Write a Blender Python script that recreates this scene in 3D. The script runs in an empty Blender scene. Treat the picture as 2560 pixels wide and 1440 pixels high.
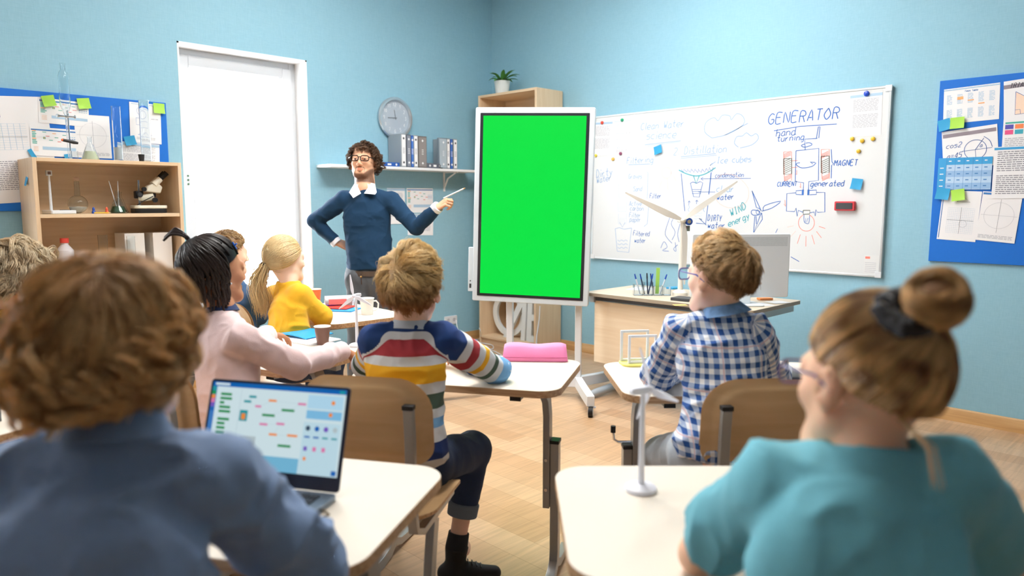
import bpy, math, random
import numpy as np
from mathutils import Vector, Matrix
random.seed(7)
RNG = np.random.default_rng(7)
SC = bpy.context.scene
COL = SC.collection
PI = math.pi

# ------------------------------------------------------------------ camera, world, lights, exposure
CAM_H = 1.35                       # lens height above the floor
PITCH = math.radians(6.65)         # looking slightly down
FPX = 1818.0                       # focal length in pixels of the 2560 px wide frame
XR, YL = 5.08, 5.36                # planes of the right and the left wall
X0, Y0, ZC = -3.2, -3.0, 3.6       # the two walls behind the camera, ceiling height
cam_d = bpy.data.cameras.new('camera')
cam_d.sensor_width = 36.0
cam_d.lens = 36.0 * FPX / 2560.0
cam_d.clip_start = 0.05
cam_d.dof.use_dof = True
cam_d.dof.focus_distance = 3.6
cam_d.dof.aperture_fstop = 2.2
cam = bpy.data.objects.new('camera', cam_d)
COL.objects.link(cam)
cam.location = (0, 0, CAM_H)
cam.rotation_euler = (PI / 2 - PITCH, 0, -PI / 4)
SC.camera = cam

wd = bpy.data.worlds.new('sky'); SC.world = wd
wd.use_nodes = True
bg = wd.node_tree.nodes['Background']
bg.inputs[0].default_value = (0.86, 0.93, 1.0, 1)
bg.inputs[1].default_value = 6.0

def area(name, loc, direction, sx, sy, power, color=(1, 1, 1), spread=PI):
    l = bpy.data.lights.new(name, 'AREA'); l.shape = 'RECTANGLE'
    l.size = sx; l.size_y = sy; l.energy = power; l.color = color; l.spread = spread
    o = bpy.data.objects.new(name, l); COL.objects.link(o)
    o.location = loc
    o.rotation_euler = Vector(direction).to_track_quat('-Z', 'Y').to_euler()
    return o
# daylight entering by the three windows of the left wall (lamps stand just outside the panes)
WIN = [(2.05, 3.05), (-0.75, 0.45), (-2.75, -1.55)]
area('daylight_window_1', (2.55, YL + 0.55, 1.5), (0, -1, -0.05), 1.3, 2.3, 170, (0.96, 0.98, 1.0))
area('daylight_window_2', (-0.15, YL + 0.5, 1.65), (0.35, -1, -0.12), 1.5, 2.2, 300, (1.0, 0.99, 0.97))
area('daylight_window_3', (-2.15, YL + 0.5, 1.65), (0.4, -1, -0.12), 1.5, 2.2, 160, (1.0, 0.99, 0.97))
# light of the unseen ceiling fittings; the last one is added fill for heads
CEIL_LIGHTS = [(2.2, 2.6), (3.5, 2.7), (2.6, 4.1), (1.2, 1.5)]
CEIL_POWER = [76, 54, 25, 30]
for (lx, ly), pw in zip(CEIL_LIGHTS, CEIL_POWER):
    area('ceiling_lamp_light', (lx, ly, ZC - 0.12), (0, 0, -1), 1.15, 0.55, pw, (1.0, 0.97, 0.93))
SC.view_settings.view_transform = 'Standard'
SC.view_settings.look = 'None'
SC.view_settings.gamma = 1.0
SC.view_settings.use_curve_mapping = False
SC.view_settings.exposure = -0.06

# ------------------------------------------------------------------ frames and measuring helpers
# "viewer frame": u to the right, v forward from below the lens, z up; the walls stand at 45 degrees to it
R45 = Matrix.Rotation(-PI / 4, 4, 'Z')
cP, sP = math.cos(PITCH), math.sin(PITCH)
def F(u, v, z=0.0, rot=0.0):
    return R45 @ Matrix.Translation((u, v, z)) @ Matrix.Rotation(math.radians(rot), 4, 'Z')
def at(px, py, v):                 # photo pixel and forward distance -> viewer frame point
    k = (py - 720) / FPX
    D = v * (sP + k * cP) / (cP - k * sP)
    return Vector(((px - 1280) / FPX * (v * cP + D * sP), v, CAM_H - D))
def atz(px, py, z):                # photo pixel and height -> viewer frame point
    k = (py - 720) / FPX
    D = CAM_H - z
    v = D * (cP - k * sP) / (sP + k * cP)
    return Vector(((px - 1280) / FPX * (v * cP + D * sP), v, z))
def ray(px, py):
    d = Vector(((px - 1280) / FPX, cP - (py - 720) / FPX * sP, -sP - (py - 720) / FPX * cP))
    return R45.to_3x3() @ d
def on_right(px, py, off=0.0):     # point on the right wall: (distance right of the corner, height)
    d = ray(px, py); t = (XR - off) / d.x
    return (YL - d.y * t, CAM_H + d.z * t)
def on_left(px, py, off=0.0):      # point on the left wall: (world x, height)
    d = ray(px, py); t = (YL - off) / d.y
    return (d.x * t, CAM_H + d.z * t)
def FL(x, z, off=0.0, roll=0.0):   # frame on the left wall, local x right, y into the wall, z up
    return Matrix.Translation((x, YL - off, z)) @ Matrix.Rotation(math.radians(roll), 4, 'Y')
def FR(s, z, off=0.0, roll=0.0):   # frame on the right wall, s = distance from the corner
    return Matrix.Translation((XR - off, YL - s, z)) @ Matrix.Rotation(-PI / 2, 4, 'Z') @ Matrix.Rotation(math.radians(roll), 4, 'Y')

# ------------------------------------------------------------------ materials
def lin(c):
    c = c / 255.0
    return c / 12.92 if c <= 0.04045 else ((c + 0.055) / 1.055) ** 2.4
def rgb(r, g, b):
    return (lin(r), lin(g), lin(b), 1.0)
MATS = {}
def mat(name, col=(200, 200, 200), rough=0.5, metal=0.0, emit=0.0, noise=0.0, nscale=30.0, bump=0.0, bscale=200.0,
        trans=0.0, alpha=1.0, sheen=0.0, sss=0.0, ior=1.45, spec=0.5):
    if name in MATS: return MATS[name]
    m = bpy.data.materials.new(name); m.use_nodes = True
    nt = m.node_tree; N = nt.nodes; L = nt.links; b = N['Principled BSDF']
    c = rgb(*col)
    b.inputs['Base Color'].default_value = c
    b.inputs['Roughness'].default_value = rough
    b.inputs['Metallic'].default_value = metal
    b.inputs['IOR'].default_value = ior
    b.inputs['Specular IOR Level'].default_value = spec
    b.inputs['Transmission Weight'].default_value = trans
    b.inputs['Alpha'].default_value = alpha
    if sheen: b.inputs['Sheen Weight'].default_value = sheen
    if sss:
        b.inputs['Subsurface Weight'].default_value = sss
        b.inputs['Subsurface Radius'].default_value = (0.012, 0.005, 0.003)
        b.inputs['Subsurface Scale'].default_value = 1.0
    if emit:
        b.inputs['Emission Color'].default_value = c
        b.inputs['Emission Strength'].default_value = emit
    if noise or bump:
        tc = N.new('ShaderNodeTexCoord')
        if noise:
            nz = N.new('ShaderNodeTexNoise'); nz.inputs['Scale'].default_value = nscale; nz.inputs['Detail'].default_value = 4
            L.new(tc.outputs['Object'], nz.inputs['Vector'])
            mx = N.new('ShaderNodeMix'); mx.data_type = 'RGBA'
            mx.inputs['A'].default_value = tuple(x * (1 - noise) for x in c[:3]) + (1,)
            mx.inputs['B'].default_value = tuple(min(1, x * (1 + noise)) for x in c[:3]) + (1,)
            L.new(nz.outputs['Fac'], mx.inputs['Factor']); L.new(mx.outputs['Result'], b.inputs['Base Color'])
        if bump:
            n2 = N.new('ShaderNodeTexNoise'); n2.inputs['Scale'].default_value = bscale; n2.inputs['Detail'].default_value = 3
            L.new(tc.outputs['Object'], n2.inputs['Vector'])
            bp = N.new('ShaderNodeBump'); bp.inputs['Strength'].default_value = bump; bp.inputs['Distance'].default_value = 0.002
            L.new(n2.outputs['Fac'], bp.inputs['Height']); L.new(bp.outputs['Normal'], b.inputs['Normal'])
    MATS[name] = m
    return m

def wood(name, c1, c2, rough=0.45, axis='X', scale=1.0):
    if name in MATS: return MATS[name]
    m = bpy.data.materials.new(name); m.use_nodes = True
    nt = m.node_tree; N = nt.nodes; L = nt.links; b = N['Principled BSDF']
    b.inputs['Roughness'].default_value = rough
    tc = N.new('ShaderNodeTexCoord'); mp = N.new('ShaderNodeMapping')
    s = {'X': (2, 38, 38), 'Y': (38, 2, 38), 'Z': (38, 38, 2)}[axis]
    mp.inputs['Scale'].default_value = tuple(q * scale for q in s)
    L.new(tc.outputs['Object'], mp.inputs['Vector'])
    nz = N.new('ShaderNodeTexNoise'); nz.inputs['Scale'].default_value = 1.0; nz.inputs['Detail'].default_value = 5; nz.inputs['Distortion'].default_value = 0.6
    L.new(mp.outputs['Vector'], nz.inputs['Vector'])
    mx = N.new('ShaderNodeMix'); mx.data_type = 'RGBA'
    mx.inputs['A'].default_value = rgb(*c1); mx.inputs['B'].default_value = rgb(*c2)
    mr = N.new('ShaderNodeMapRange'); mr.inputs['From Min'].default_value = 0.3; mr.inputs['From Max'].default_value = 0.7
    L.new(nz.outputs['Fac'], mr.inputs['Value']); L.new(mr.outputs['Result'], mx.inputs['Factor'])
    L.new(mx.outputs['Result'], b.inputs['Base Color'])
    MATS[name] = m
    return m

def floor_material():
    m = bpy.data.materials.new('laminate planks'); m.use_nodes = True
    nt = m.node_tree; N = nt.nodes; L = nt.links; b = N['Principled BSDF']
    b.inputs['Roughness'].default_value = 0.33
    tc = N.new('ShaderNodeTexCoord'); mp = N.new('ShaderNodeMapping')
    mp.inputs['Rotation'].default_value = (0, 0, PI / 2)
    L.new(tc.outputs['Object'], mp.inputs['Vector'])
    br = N.new('ShaderNodeTexBrick'); br.inputs['Scale'].default_value = 1.0
    br.inputs['Brick Width'].default_value = 0.95; br.inputs['Row Height'].default_value = 0.135
    br.inputs['Mortar Size'].default_value = 0.0012; br.inputs['Mortar Smooth'].default_value = 0.3
    br.offset = 0.37; br.inputs['Bias'].default_value = 0.0
    br.inputs['Color1'].default_value = rgb(212, 178, 142); br.inputs['Color2'].default_value = rgb(192, 152, 114)
    br.inputs['Mortar'].default_value = rgb(172, 134, 100)
    L.new(mp.outputs['Vector'], br.inputs['Vector'])
    m2 = N.new('ShaderNodeMapping'); m2.inputs['Scale'].default_value = (1.6, 26, 1); m2.inputs['Rotation'].default_value = (0, 0, PI / 2)
    L.new(tc.outputs['Object'], m2.inputs['Vector'])
    nz = N.new('ShaderNodeTexNoise'); nz.inputs['Scale'].default_value = 1.4; nz.inputs['Detail'].default_value = 6; nz.inputs['Distortion'].default_value = 1.2
    L.new(m2.outputs['Vector'], nz.inputs['Vector'])
    mr = N.new('ShaderNodeMapRange'); mr.inputs['From Min'].default_value = 0.3; mr.inputs['From Max'].default_value = 0.72
    mr.inputs['To Min'].default_value = 0.80; mr.inputs['To Max'].default_value = 1.08
    L.new(nz.outputs['Fac'], mr.inputs['Value'])
    mx = N.new('ShaderNodeMix'); mx.data_type = 'RGBA'; mx.blend_type = 'MULTIPLY'; mx.inputs['Factor'].default_value = 1
    L.new(br.outputs['Color'], mx.inputs['A']); L.new(mr.outputs['Result'], mx.inputs['B'])
    L.new(mx.outputs['Result'], b.inputs['Base Color'])
    return m

def wall_material():
    m = bpy.data.materials.new('blue woven wallpaper'); m.use_nodes = True
    nt = m.node_tree; N = nt.nodes; L = nt.links; b = N['Principled BSDF']
    b.inputs['Roughness'].default_value = 0.62
    b.inputs['Specular IOR Level'].default_value = 0.3
    tc = N.new('ShaderNodeTexCoord')
    hs = []
    for s in ((60, 60, 900), (900, 900, 60)):
        mp = N.new('ShaderNodeMapping'); mp.inputs['Scale'].default_value = s
        L.new(tc.outputs['Object'], mp.inputs['Vector'])
        nz = N.new('ShaderNodeTexNoise'); nz.inputs['Scale'].default_value = 0.35; nz.inputs['Detail'].default_value = 2
        L.new(mp.outputs['Vector'], nz.inputs['Vector']); hs.append(nz)
    ad = N.new('ShaderNodeMath'); ad.operation = 'ADD'
    L.new(hs[0].outputs['Fac'], ad.inputs[0]); L.new(hs[1].outputs['Fac'], ad.inputs[1])
    mr = N.new('ShaderNodeMapRange'); mr.inputs['From Min'].default_value = 0.6; mr.inputs['From Max'].default_value = 1.4
    L.new(ad.outputs[0], mr.inputs['Value'])
    mx = N.new('ShaderNodeMix'); mx.data_type = 'RGBA'
    mx.inputs['A'].default_value = rgb(*WALL_A); mx.inputs['B'].default_value = rgb(*WALL_B)
    L.new(mr.outputs['Result'], mx.inputs['Factor']); L.new(mx.outputs['Result'], b.inputs['Base Color'])
    bp = N.new('ShaderNodeBump'); bp.inputs['Strength'].default_value = 0.15; bp.inputs['Distance'].default_value = 0.001
    L.new(ad.outputs[0], bp.inputs['Height']); L.new(bp.outputs['Normal'], b.inputs['Normal'])
    return m
WALL_A, WALL_B = (140, 187, 206), (154, 198, 215)

WHITE = mat('white plastic', (226, 230, 234), 0.35)
WHITEP = mat('white lacquer', (240, 242, 244), 0.4)
CREAM = mat('cream laminate', (230, 221, 206), 0.42)
BEECH = wood('beech', (230, 204, 170), (218, 188, 150), axis='Z')
BEECHX = wood('beech along x', (230, 204, 170), (218, 188, 150), axis='X')
PLY = wood('plywood', (222, 186, 140), (208, 170, 122), axis='X', scale=0.6)
PLYEDGE = wood('plywood edge', (216, 180, 138), (170, 128, 88), axis='X', scale=3)
STEEL = mat('grey painted steel', (168, 168, 166), 0.35, metal=0.55)
CHROME = mat('chrome', (225, 228, 232), 0.12, metal=1.0)
BLACK = mat('black plastic', (24, 25, 28), 0.45)
DARK = mat('dark grey plastic', (60, 62, 66), 0.45)
PAPER = mat('white paper', (244, 244, 246), 0.7)
INKGREY = mat('grey print', (190, 192, 200), 0.8)
INKMID = mat('mid grey print', (140, 142, 152), 0.8)
INKBLUE = mat('blue print', (70, 130, 195), 0.8)
INKLIGHT = mat('light blue print', (176, 205, 228), 0.8)
INKTEAL = mat('teal print', (70, 175, 160), 0.8)
INKRED = mat('red print', (226, 120, 120), 0.8)
INKORANGE = mat('orange print', (246, 178, 120), 0.8)
INKPURPLE = mat('purple print', (96, 90, 180), 0.8)
BOARD = mat('bulletin board blue', (4, 108, 205), 0.6, noise=0.04, nscale=60)
NOTE_G = mat('green sticky note', (170, 222, 82), 0.6)
NOTE_B = mat('blue sticky note', (48, 158, 208), 0.6)
def glass(name, col=(255, 255, 255)):
    if name in MATS: return MATS[name]
    m = mat(name, col, 0.02, trans=1.0, ior=1.3)
    return m
GLASS = glass('clear glass', (246, 250, 252))
ACRYL = glass('clear acrylic', (240, 246, 250))

# ------------------------------------------------------------------ mesh building
class MB:
    def __init__(s): s.v = []; s.f = []; s.m = []; s.mats = []
    def mi(s, m):
        if m not in s.mats: s.mats.append(m)
        return s.mats.index(m)
    def add(s, vs, fs, m):
        o = len(s.v); i = s.mi(m)
        s.v += [tuple(x) for x in vs]
        for f in fs: s.f.append(tuple(o + q for q in f)); s.m.append(i)
        return s
    def box(s, c, d, m, R=None):
        vs = []
        for x in (-1, 1):
            for y in (-1, 1):
                for z in (-1, 1):
                    p = Vector((x * d[0] / 2, y * d[1] / 2, z * d[2] / 2))
                    if R is not None: p = R @ p
                    vs.append(p + Vector(c))
        return s.add(vs, [(0, 1, 3, 2), (4, 6, 7, 5), (0, 4, 5, 1), (2, 3, 7, 6), (0, 2, 6, 4), (1, 5, 7, 3)], m)
    def box2(s, a, b, m):
        return s.box([(a[i] + b[i]) / 2 for i in range(3)], [abs(b[i] - a[i]) for i in range(3)], m)
    def quad(s, ps, m): return s.add(ps, [tuple(range(len(ps)))], m)
    def prism(s, pts, z0, z1, m, ms=None, axis='z'):      # outline in 2D, counterclockwise, extruded
        n = len(pts)
        def P(x, y, z):
            return (x, y, z) if axis == 'z' else ((x, z, y) if axis == 'y' else (z, x, y))
        vs = [P(x, y, z0) for x, y in pts] + [P(x, y, z1) for x, y in pts]
        s.add(vs, [tuple(range(n - 1, -1, -1)), tuple(range(n, 2 * n))], m)
        o = len(s.v) - 2 * n; i = s.mi(ms or m)
        for k in range(n):
            s.f.append((o + k, o + (k + 1) % n, o + n + (k + 1) % n, o + n + k)); s.m.append(i)
        return s
    def lathe(s, prof, m, c=(0, 0, 0), seg=24, R=None):
        vs = []; fs = []
        for r, z in prof:
            for k in range(seg):
                a = 2 * PI * k / seg
                p = Vector((r * math.cos(a), r * math.sin(a), z))
                if R is not None: p = R @ p
                vs.append(p + Vector(c))
        for j in range(len(prof) - 1):
            for k in range(seg):
                a, b = j * seg + k, j * seg + (k + 1) % seg
                fs.append((a, b, b + seg, a + seg))
        flatp = len(set(round(q[1], 6) for q in prof)) == 1
        if prof[0][0] > 1e-5 and not flatp: fs.append(tuple(range(seg - 1, -1, -1)))
        if prof[-1][0] > 1e-5 and not flatp: fs.append(tuple((len(prof) - 1) * seg + k for k in range(seg)))
        return s.add(vs, fs, m)
    def tube(s, pts, r, m, seg=8, up=None, flat=None, caps=True):
        pts = [Vector(p) for p in pts]; n = len(pts)
        rr = r if isinstance(r, (list, tuple)) else [r] * n
        T = []
        for i in range(n):
            t = (pts[min(i + 1, n - 1)] - pts[max(i - 1, 0)])
            T.append(t.normalized() if t.length > 1e-9 else Vector((0, 0, 1)))
        u = Vector(up) if up is not None else (Vector((0, 0, 1)) if abs(T[0].z) < 0.9 else Vector((1, 0, 0)))
        vs = []; fs = []
        x = (u - T[0] * u.dot(T[0])).normalized()
        for i in range(n):
            x = (x - T[i] * x.dot(T[i]))
            x = x.normalized() if x.length > 1e-9 else T[i].orthogonal().normalized()
            y = T[i].cross(x)
            for k in range(seg):
                a = 2 * PI * (k + (0.5 if seg == 4 else 0)) / seg
                cx, cy = math.cos(a), math.sin(a)
                if seg == 4: cx *= 1.4142; cy *= 1.4142
                if flat: vs.append(pts[i] + x * cx * flat[0] / 2 + y * cy * flat[1] / 2)
                else: vs.append(pts[i] + (x * cx + y * cy) * rr[i])
        for i in range(n - 1):
            for k in range(seg):
                a, b = i * seg + k, i * seg + (k + 1) % seg
                fs.append((a, b, b + seg, a + seg))
        if caps: fs += [tuple(range(seg - 1, -1, -1)), tuple((n - 1) * seg + k for k in range(seg))]
        return s.add(vs, fs, m)
    def cyl(s, a, b, r, m, seg=16, r2=None): return s.tube([a, b], [r, r if r2 is None else r2], m, seg)
    def ball(s, c, r, m, seg=16, rings=10, R=None):
        if not isinstance(r, (tuple, list)): r = (r, r, r)
        vs = []; fs = []
        for j in range(rings + 1):
            th = PI * j / rings
            for k in range(seg):
                a = 2 * PI * k / seg
                p = Vector((r[0] * math.sin(th) * math.cos(a), r[1] * math.sin(th) * math.sin(a), r[2] * math.cos(th)))
                if R is not None: p = R @ p
                vs.append(p + Vector(c))
        for j in range(rings):
            for k in range(seg):
                a, b = j * seg + k, j * seg + (k + 1) % seg
                fs.append((a + seg, b + seg, b, a))
        return s.add(vs, fs, m)
    def build(s, name, parent=None, M=None, bevel=0.0, angle=35, seg=2):
        me = bpy.data.meshes.new(name)
        me.from_pydata(s.v, [], s.f)
        for m in s.mats: me.materials.append(m)
        me.polygons.foreach_set('material_index', s.m)
        me.polygons.foreach_set('use_smooth', [True] * len(s.f))
        me.update()
        me.set_sharp_from_angle(angle=math.radians(angle))
        o = bpy.data.objects.new(name, me); COL.objects.link(o)
        if parent is not None: o.parent = parent
        if M is not None: o.matrix_basis = M
        if bevel:
            b = o.modifiers.new('bevel', 'BEVEL'); b.width = bevel; b.segments = seg; b.limit_method = 'ANGLE'; b.angle_limit = math.radians(40)
        return o

def rrect(w, h, r, n=6, cx=0, cy=0, rs=None):
    rs = rs or (r, r, r, r); out = []
    for (sx, sy, a0, q) in ((1, -1, -90, rs[0]), (1, 1, 0, rs[1]), (-1, 1, 90, rs[2]), (-1, -1, 180, rs[3])):
        for k in range(n + 1):
            a = math.radians(a0 + 90 * k / n)
            out.append((cx + sx * (w / 2 - q) + q * math.cos(a), cy + sy * (h / 2 - q) + q * math.sin(a)))
    return out
def circle(r, n=32, cx=0, cy=0): return [(cx + r * math.cos(2 * PI * k / n), cy + r * math.sin(2 * PI * k / n)) for k in range(n)]

def tag(o, label, cat, group=None, kind=None):
    o['label'] = label; o['category'] = cat
    if group: o['group'] = group
    if kind: o['kind'] = kind
    return o
def thing(name, label, cat, M, group=None):
    o = bpy.data.objects.new(name, None); COL.objects.link(o); o.empty_display_size = 0.05
    o.matrix_basis = M
    return tag(o, label, cat, group)
def single(mb, name, label, cat, M, group=None, **kw):
    return tag(mb.build(name, M=M, **kw), label, cat, group)
def struct(mb, name, **kw):
    o = mb.build(name, **kw); o['kind'] = 'structure'; return o
def copy_thing(o, M, label, group=None):
    kids = [c for c in bpy.data.objects if c.parent == o]
    r = o.copy(); COL.objects.link(r); r.matrix_basis = M; r['label'] = label
    if group: r['group'] = group
    for c in kids:
        sub = [g for g in bpy.data.objects if g.parent == c]
        d = c.copy(); COL.objects.link(d); d.parent = r
        for g in sub:
            e = g.copy(); COL.objects.link(e); e.parent = d
    return r

# single-stroke hand lettering on a 5 x 9 grid: baseline y = 2, x-height 6, capitals 9
GLY = {'a': '46 26 15 03 12 32 43;46 43 52', 'b': '09 02 32 43 45 36 15', 'c': '46 26 05 03 22 42', 'd': '46 16 04 03 12 32 43;49 42',
 'e': '04 44 46 26 05 03 22 42', 'f': '48 39 28 22;06 46', 'g': '46 16 04 03 12 43;46 41 30 10', 'h': '09 02;05 26 45 42', 'i': '16 12;18 19',
 'j': '26 21 10;28 29', 'k': '09 02;46 04 42', 'l': '19 13 22', 'm': '06 02;05 16 26 22;25 36 46 42', 'n': '06 02;05 26 45 42', 'o': '26 05 03 22 43 45 26',
 'p': '06 00;06 36 45 43 32 02', 'q': '46 16 04 12 43;46 40', 'r': '06 02;04 26 36', 's': '46 16 05 44 43 32 02', 't': '29 23 32 42;06 46', 'u': '06 03 12 32 43;46 42',
 'v': '06 22 46', 'w': '06 12 25 32 46', 'x': '06 42;46 02', 'y': '06 23;46 10', 'z': '06 46 02 42',
 'A': '02 29 42;14 34', 'B': '02 09 39 47 36 06;36 44 32 02', 'C': '48 29 07 04 22 43', 'D': '02 09 29 46 44 22 02', 'E': '49 09 02 42;06 36', 'F': '49 09 02;06 36',
 'G': '48 29 07 04 22 43 45 25', 'H': '09 02;49 42;06 46', 'I': '29 22;19 39;12 32', 'L': '09 02 42', 'M': '02 09 25 49 42', 'N': '02 09 42 49', 'O': '29 06 04 22 44 46 29',
 'P': '02 09 39 47 36 06', 'R': '02 09 39 47 36 06;26 42', 'S': '48 29 08 07 45 43 22 03', 'T': '09 49;29 22', 'U': '09 03 22 43 49', 'W': '09 12 26 32 49', 'Y': '09 25 49;25 22',
 '0': '29 06 04 22 44 46 29', '1': '07 29 22', '2': '08 29 48 46 02 42', '3': '09 49 26 45 43 22 03', '4': '39 04 44;39 32', '5': '49 09 06 36 44 32 02', '6': '48 29 05 03 22 43 45 06',
 '7': '09 49 12', '8': '26 08 29 48 26 04 22 44 26', '9': '46 26 07 29 48 46 32', '.': '12 22', '=': '04 44;06 46', '-': '05 45', ' ': ''}
def lettering(txt, x, y, h, dx=None, jitter=0.0, rot=0.0, slant=0.12):
    """strokes (lists of 2D points) for txt with its baseline starting at x, y; h = capital height"""
    s = h / 7.0; w = (dx or 0.82) * s; out = []; cx = 0.0; ca, sa = math.cos(math.radians(rot)), math.sin(math.radians(rot))
    for ch in txt:
        g = GLY.get(ch, '')
        jy = random.uniform(-jitter, jitter) * h
        for st in g.split(';'):
            if not st: continue
            pts = []
            for q in st.split():
                X, Y = int(q[0]), int(q[1]) - 2
                lx = cx + X * w + Y * s * slant; ly = Y * s + jy
                pts.append((x + lx * ca - ly * sa, y + lx * sa + ly * ca))
            out.append(smooth2(pts))
        cx += w * (3.4 if ch in 'il.' else 6.0)
    return out
def smooth2(p, n=3):
    if len(p) < 3: return p
    out = []
    for i in range(len(p) - 1):
        a, b, c, d = p[max(i - 1, 0)], p[i], p[i + 1], p[min(i + 2, len(p) - 1)]
        for k in range(n):
            t = k / n
            out.append(tuple(0.5 * ((2 * b[j]) + (-a[j] + c[j]) * t + (2 * a[j] - 5 * b[j] + 4 * c[j] - d[j]) * t * t + (-a[j] + 3 * b[j] - 3 * c[j] + d[j]) * t ** 3) for j in (0, 1)))
    out.append(p[-1]); return out
def ink(mb, pts, w, m, y):            # flat ink line on a plane facing -y at depth y
    L = []; R_ = []
    n = len(pts)
    for i in range(n):
        a = pts[max(i - 1, 0)]; b = pts[min(i + 1, n - 1)]
        dx, dz = b[0] - a[0], b[1] - a[1]; l = math.hypot(dx, dz) or 1
        nx, nz = -dz / l * w / 2, dx / l * w / 2
        L.append((pts[i][0] + nx, y, pts[i][1] + nz)); R_.append((pts[i][0] - nx, y, pts[i][1] - nz))
    mb.add(L + R_, [(i, n + i, n + i + 1, i + 1) for i in range(n - 1)], m)
# ------------------------------------------------------------------ the room
WALLM = wall_material()
FLOORM = floor_material()
DIMW = mat('low bounce grey blue', (104, 114, 124), .8)  # unseen rear walls, toned down to hold back bounce light
SKIRT = wood('oak skirting', (214, 172, 118), (192, 148, 94), axis='X')
SKIRTY = wood('oak skirting along y', (214, 172, 118), (192, 148, 94), axis='Y')
m = MB(); m.box2((X0 - .2, Y0 - .2, -0.12), (XR + .2, YL + .3, 0), FLOORM); struct(m, 'floor')
m = MB(); m.box2((X0 - .2, Y0 - .2, ZC), (XR + .2, YL + .3, ZC + .12), mat('ceiling paint', (236, 238, 240), 0.8)); struct(m, 'ceiling')
m = MB(); m.box2((XR, Y0, 0), (XR + .2, YL + .3, ZC), WALLM); struct(m, 'wall_right')
m = MB(); m.box2((X0 - .2, Y0 - .2, 0), (X0, YL + .3, ZC), DIMW); struct(m, 'wall_west')
m = MB(); m.box2((X0, Y0 - .2, 0), (XR + .2, Y0, ZC), DIMW); struct(m, 'wall_back')
# left wall with openings for its three windows
WZ = [(0.5, 2.476), (0.8, 2.6), (0.8, 2.6)]
m = MB(); xs = sorted([(a, b, z) for (a, b), z in zip(WIN, WZ)]); x = X0
for a, b, (z0, z1) in xs:
    m.box2((x, YL, 0), (a, YL + .3, ZC), WALLM)
    m.box2((a, YL, 0), (b, YL + .3, z0), WALLM); m.box2((a, YL, z1), (b, YL + .3, ZC), WALLM); x = b
m.box2((x, YL, 0), (XR, YL + .3, ZC), WALLM); struct(m, 'wall_left')
m = MB(); m.prism([(0, 0), (.016, 0), (.016, .07), (.008, .082), (0, .082)], Y0, YL, SKIRTY, axis='y')
o = struct(m, 'baseboard_right'); o.matrix_basis = Matrix.Translation((XR, 0, 0)) @ Matrix.Scale(-1, 4, (1, 0, 0))
m = MB(); m.box2((X0, YL - .016, 0), (XR - .016, YL, .07), SKIRT); m.box2((X0, YL - .010, .07), (XR - .016, YL, .082), SKIRT); struct(m, 'baseboard_left')

WINW = mat('white window frame', (206, 210, 214), 0.4)
REVEAL = mat('white window reveal', (248, 248, 248), 0.6)
PANE = mat('window glass pane', (255, 255, 255), 0.0, trans=1.0, ior=1.02, spec=0.1)
for i, ((a, b), (z0, z1)) in enumerate(zip(WIN, WZ)):
    n = i + 1; d0, d1 = YL - 0.002, YL + .3
    m = MB()
    m.box2((a, d0, z0), (a + .012, d1, z1), REVEAL); m.box2((b - .012, d0, z0), (b, d1, z1), REVEAL)
    m.box2((a, d0, z1 - .012), (b, d1, z1), REVEAL); m.box2((a, d0, z0), (b, d1, z0 + .02), REVEAL)
    w = struct(m, 'window_%d' % n)
    fy = YL + .17
    fr = MB(); A, B, C_, D_ = a + .012, b - .012, z0 + .02, z1 - .012; t = .055
    def ring(mb, x0, x1, zz0, zz1, tt, y0, y1, mm):
        mb.box2((x0, y0, zz0), (x0 + tt, y1, zz1), mm); mb.box2((x1 - tt, y0, zz0), (x1, y1, zz1), mm)
        mb.box2((x0 + tt, y0, zz1 - tt), (x1 - tt, y1, zz1), mm); mb.box2((x0 + tt, y0, zz0), (x1 - tt, y1, zz0 + tt), mm)
    ring(fr, A, B, C_, D_, t, fy, fy + .07, WINW)
    o = fr.build('window_frame', w, bevel=.004); o['kind'] = 'structure'
    sh = MB(); ring(sh, A + t - .01, B - t + .01, C_ + t - .01, D_ - t + .01, .075, fy - .02, fy + .05, WINW)
    ring(sh, A + t + .06, B - t - .06, C_ + t + .06, D_ - t - .06, .012, fy - .012, fy + .03, WINW)
    o = sh.build('window_sash', w, bevel=.005); o['kind'] = 'structure'
    pn = MB(); pn.box2((A + t + .06, fy + .005, C_ + t + .06), (B - t - .06, fy + .012, D_ - t - .06), PANE)
    o = pn.build('window_pane', w); o['kind'] = 'structure'
    if i == 0:
        h = MB()
        for q in (-.03, 0, .03): h.cyl((A + t + .022, fy - .024, 1.52 + q), (A + t + .022, fy - .018, 1.52 + q), .007, mat('green plastic dot', (70, 110, 80), .5), 10)
        h.build('handle_holes', w)['kind'] = 'structure'
for (lx, ly), lb in zip(CEIL_LIGHTS, ('flat white ceiling light above the middle of the classroom', 'flat white ceiling light nearest to the whiteboard', 'flat white ceiling light nearest to the tall window', 'flat white fill light added to the ceiling above the boy in stripes')):  # the last housing only carries the added fill light
    t = thing('ceiling_light', lb, 'lamp', Matrix.Translation((lx, ly, ZC)), 'ceiling lights')
    m = MB(); m.box2((-.62, -.31, -.08), (.62, .31, 0), WHITE); m.build('housing', t, bevel=.005)

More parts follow.
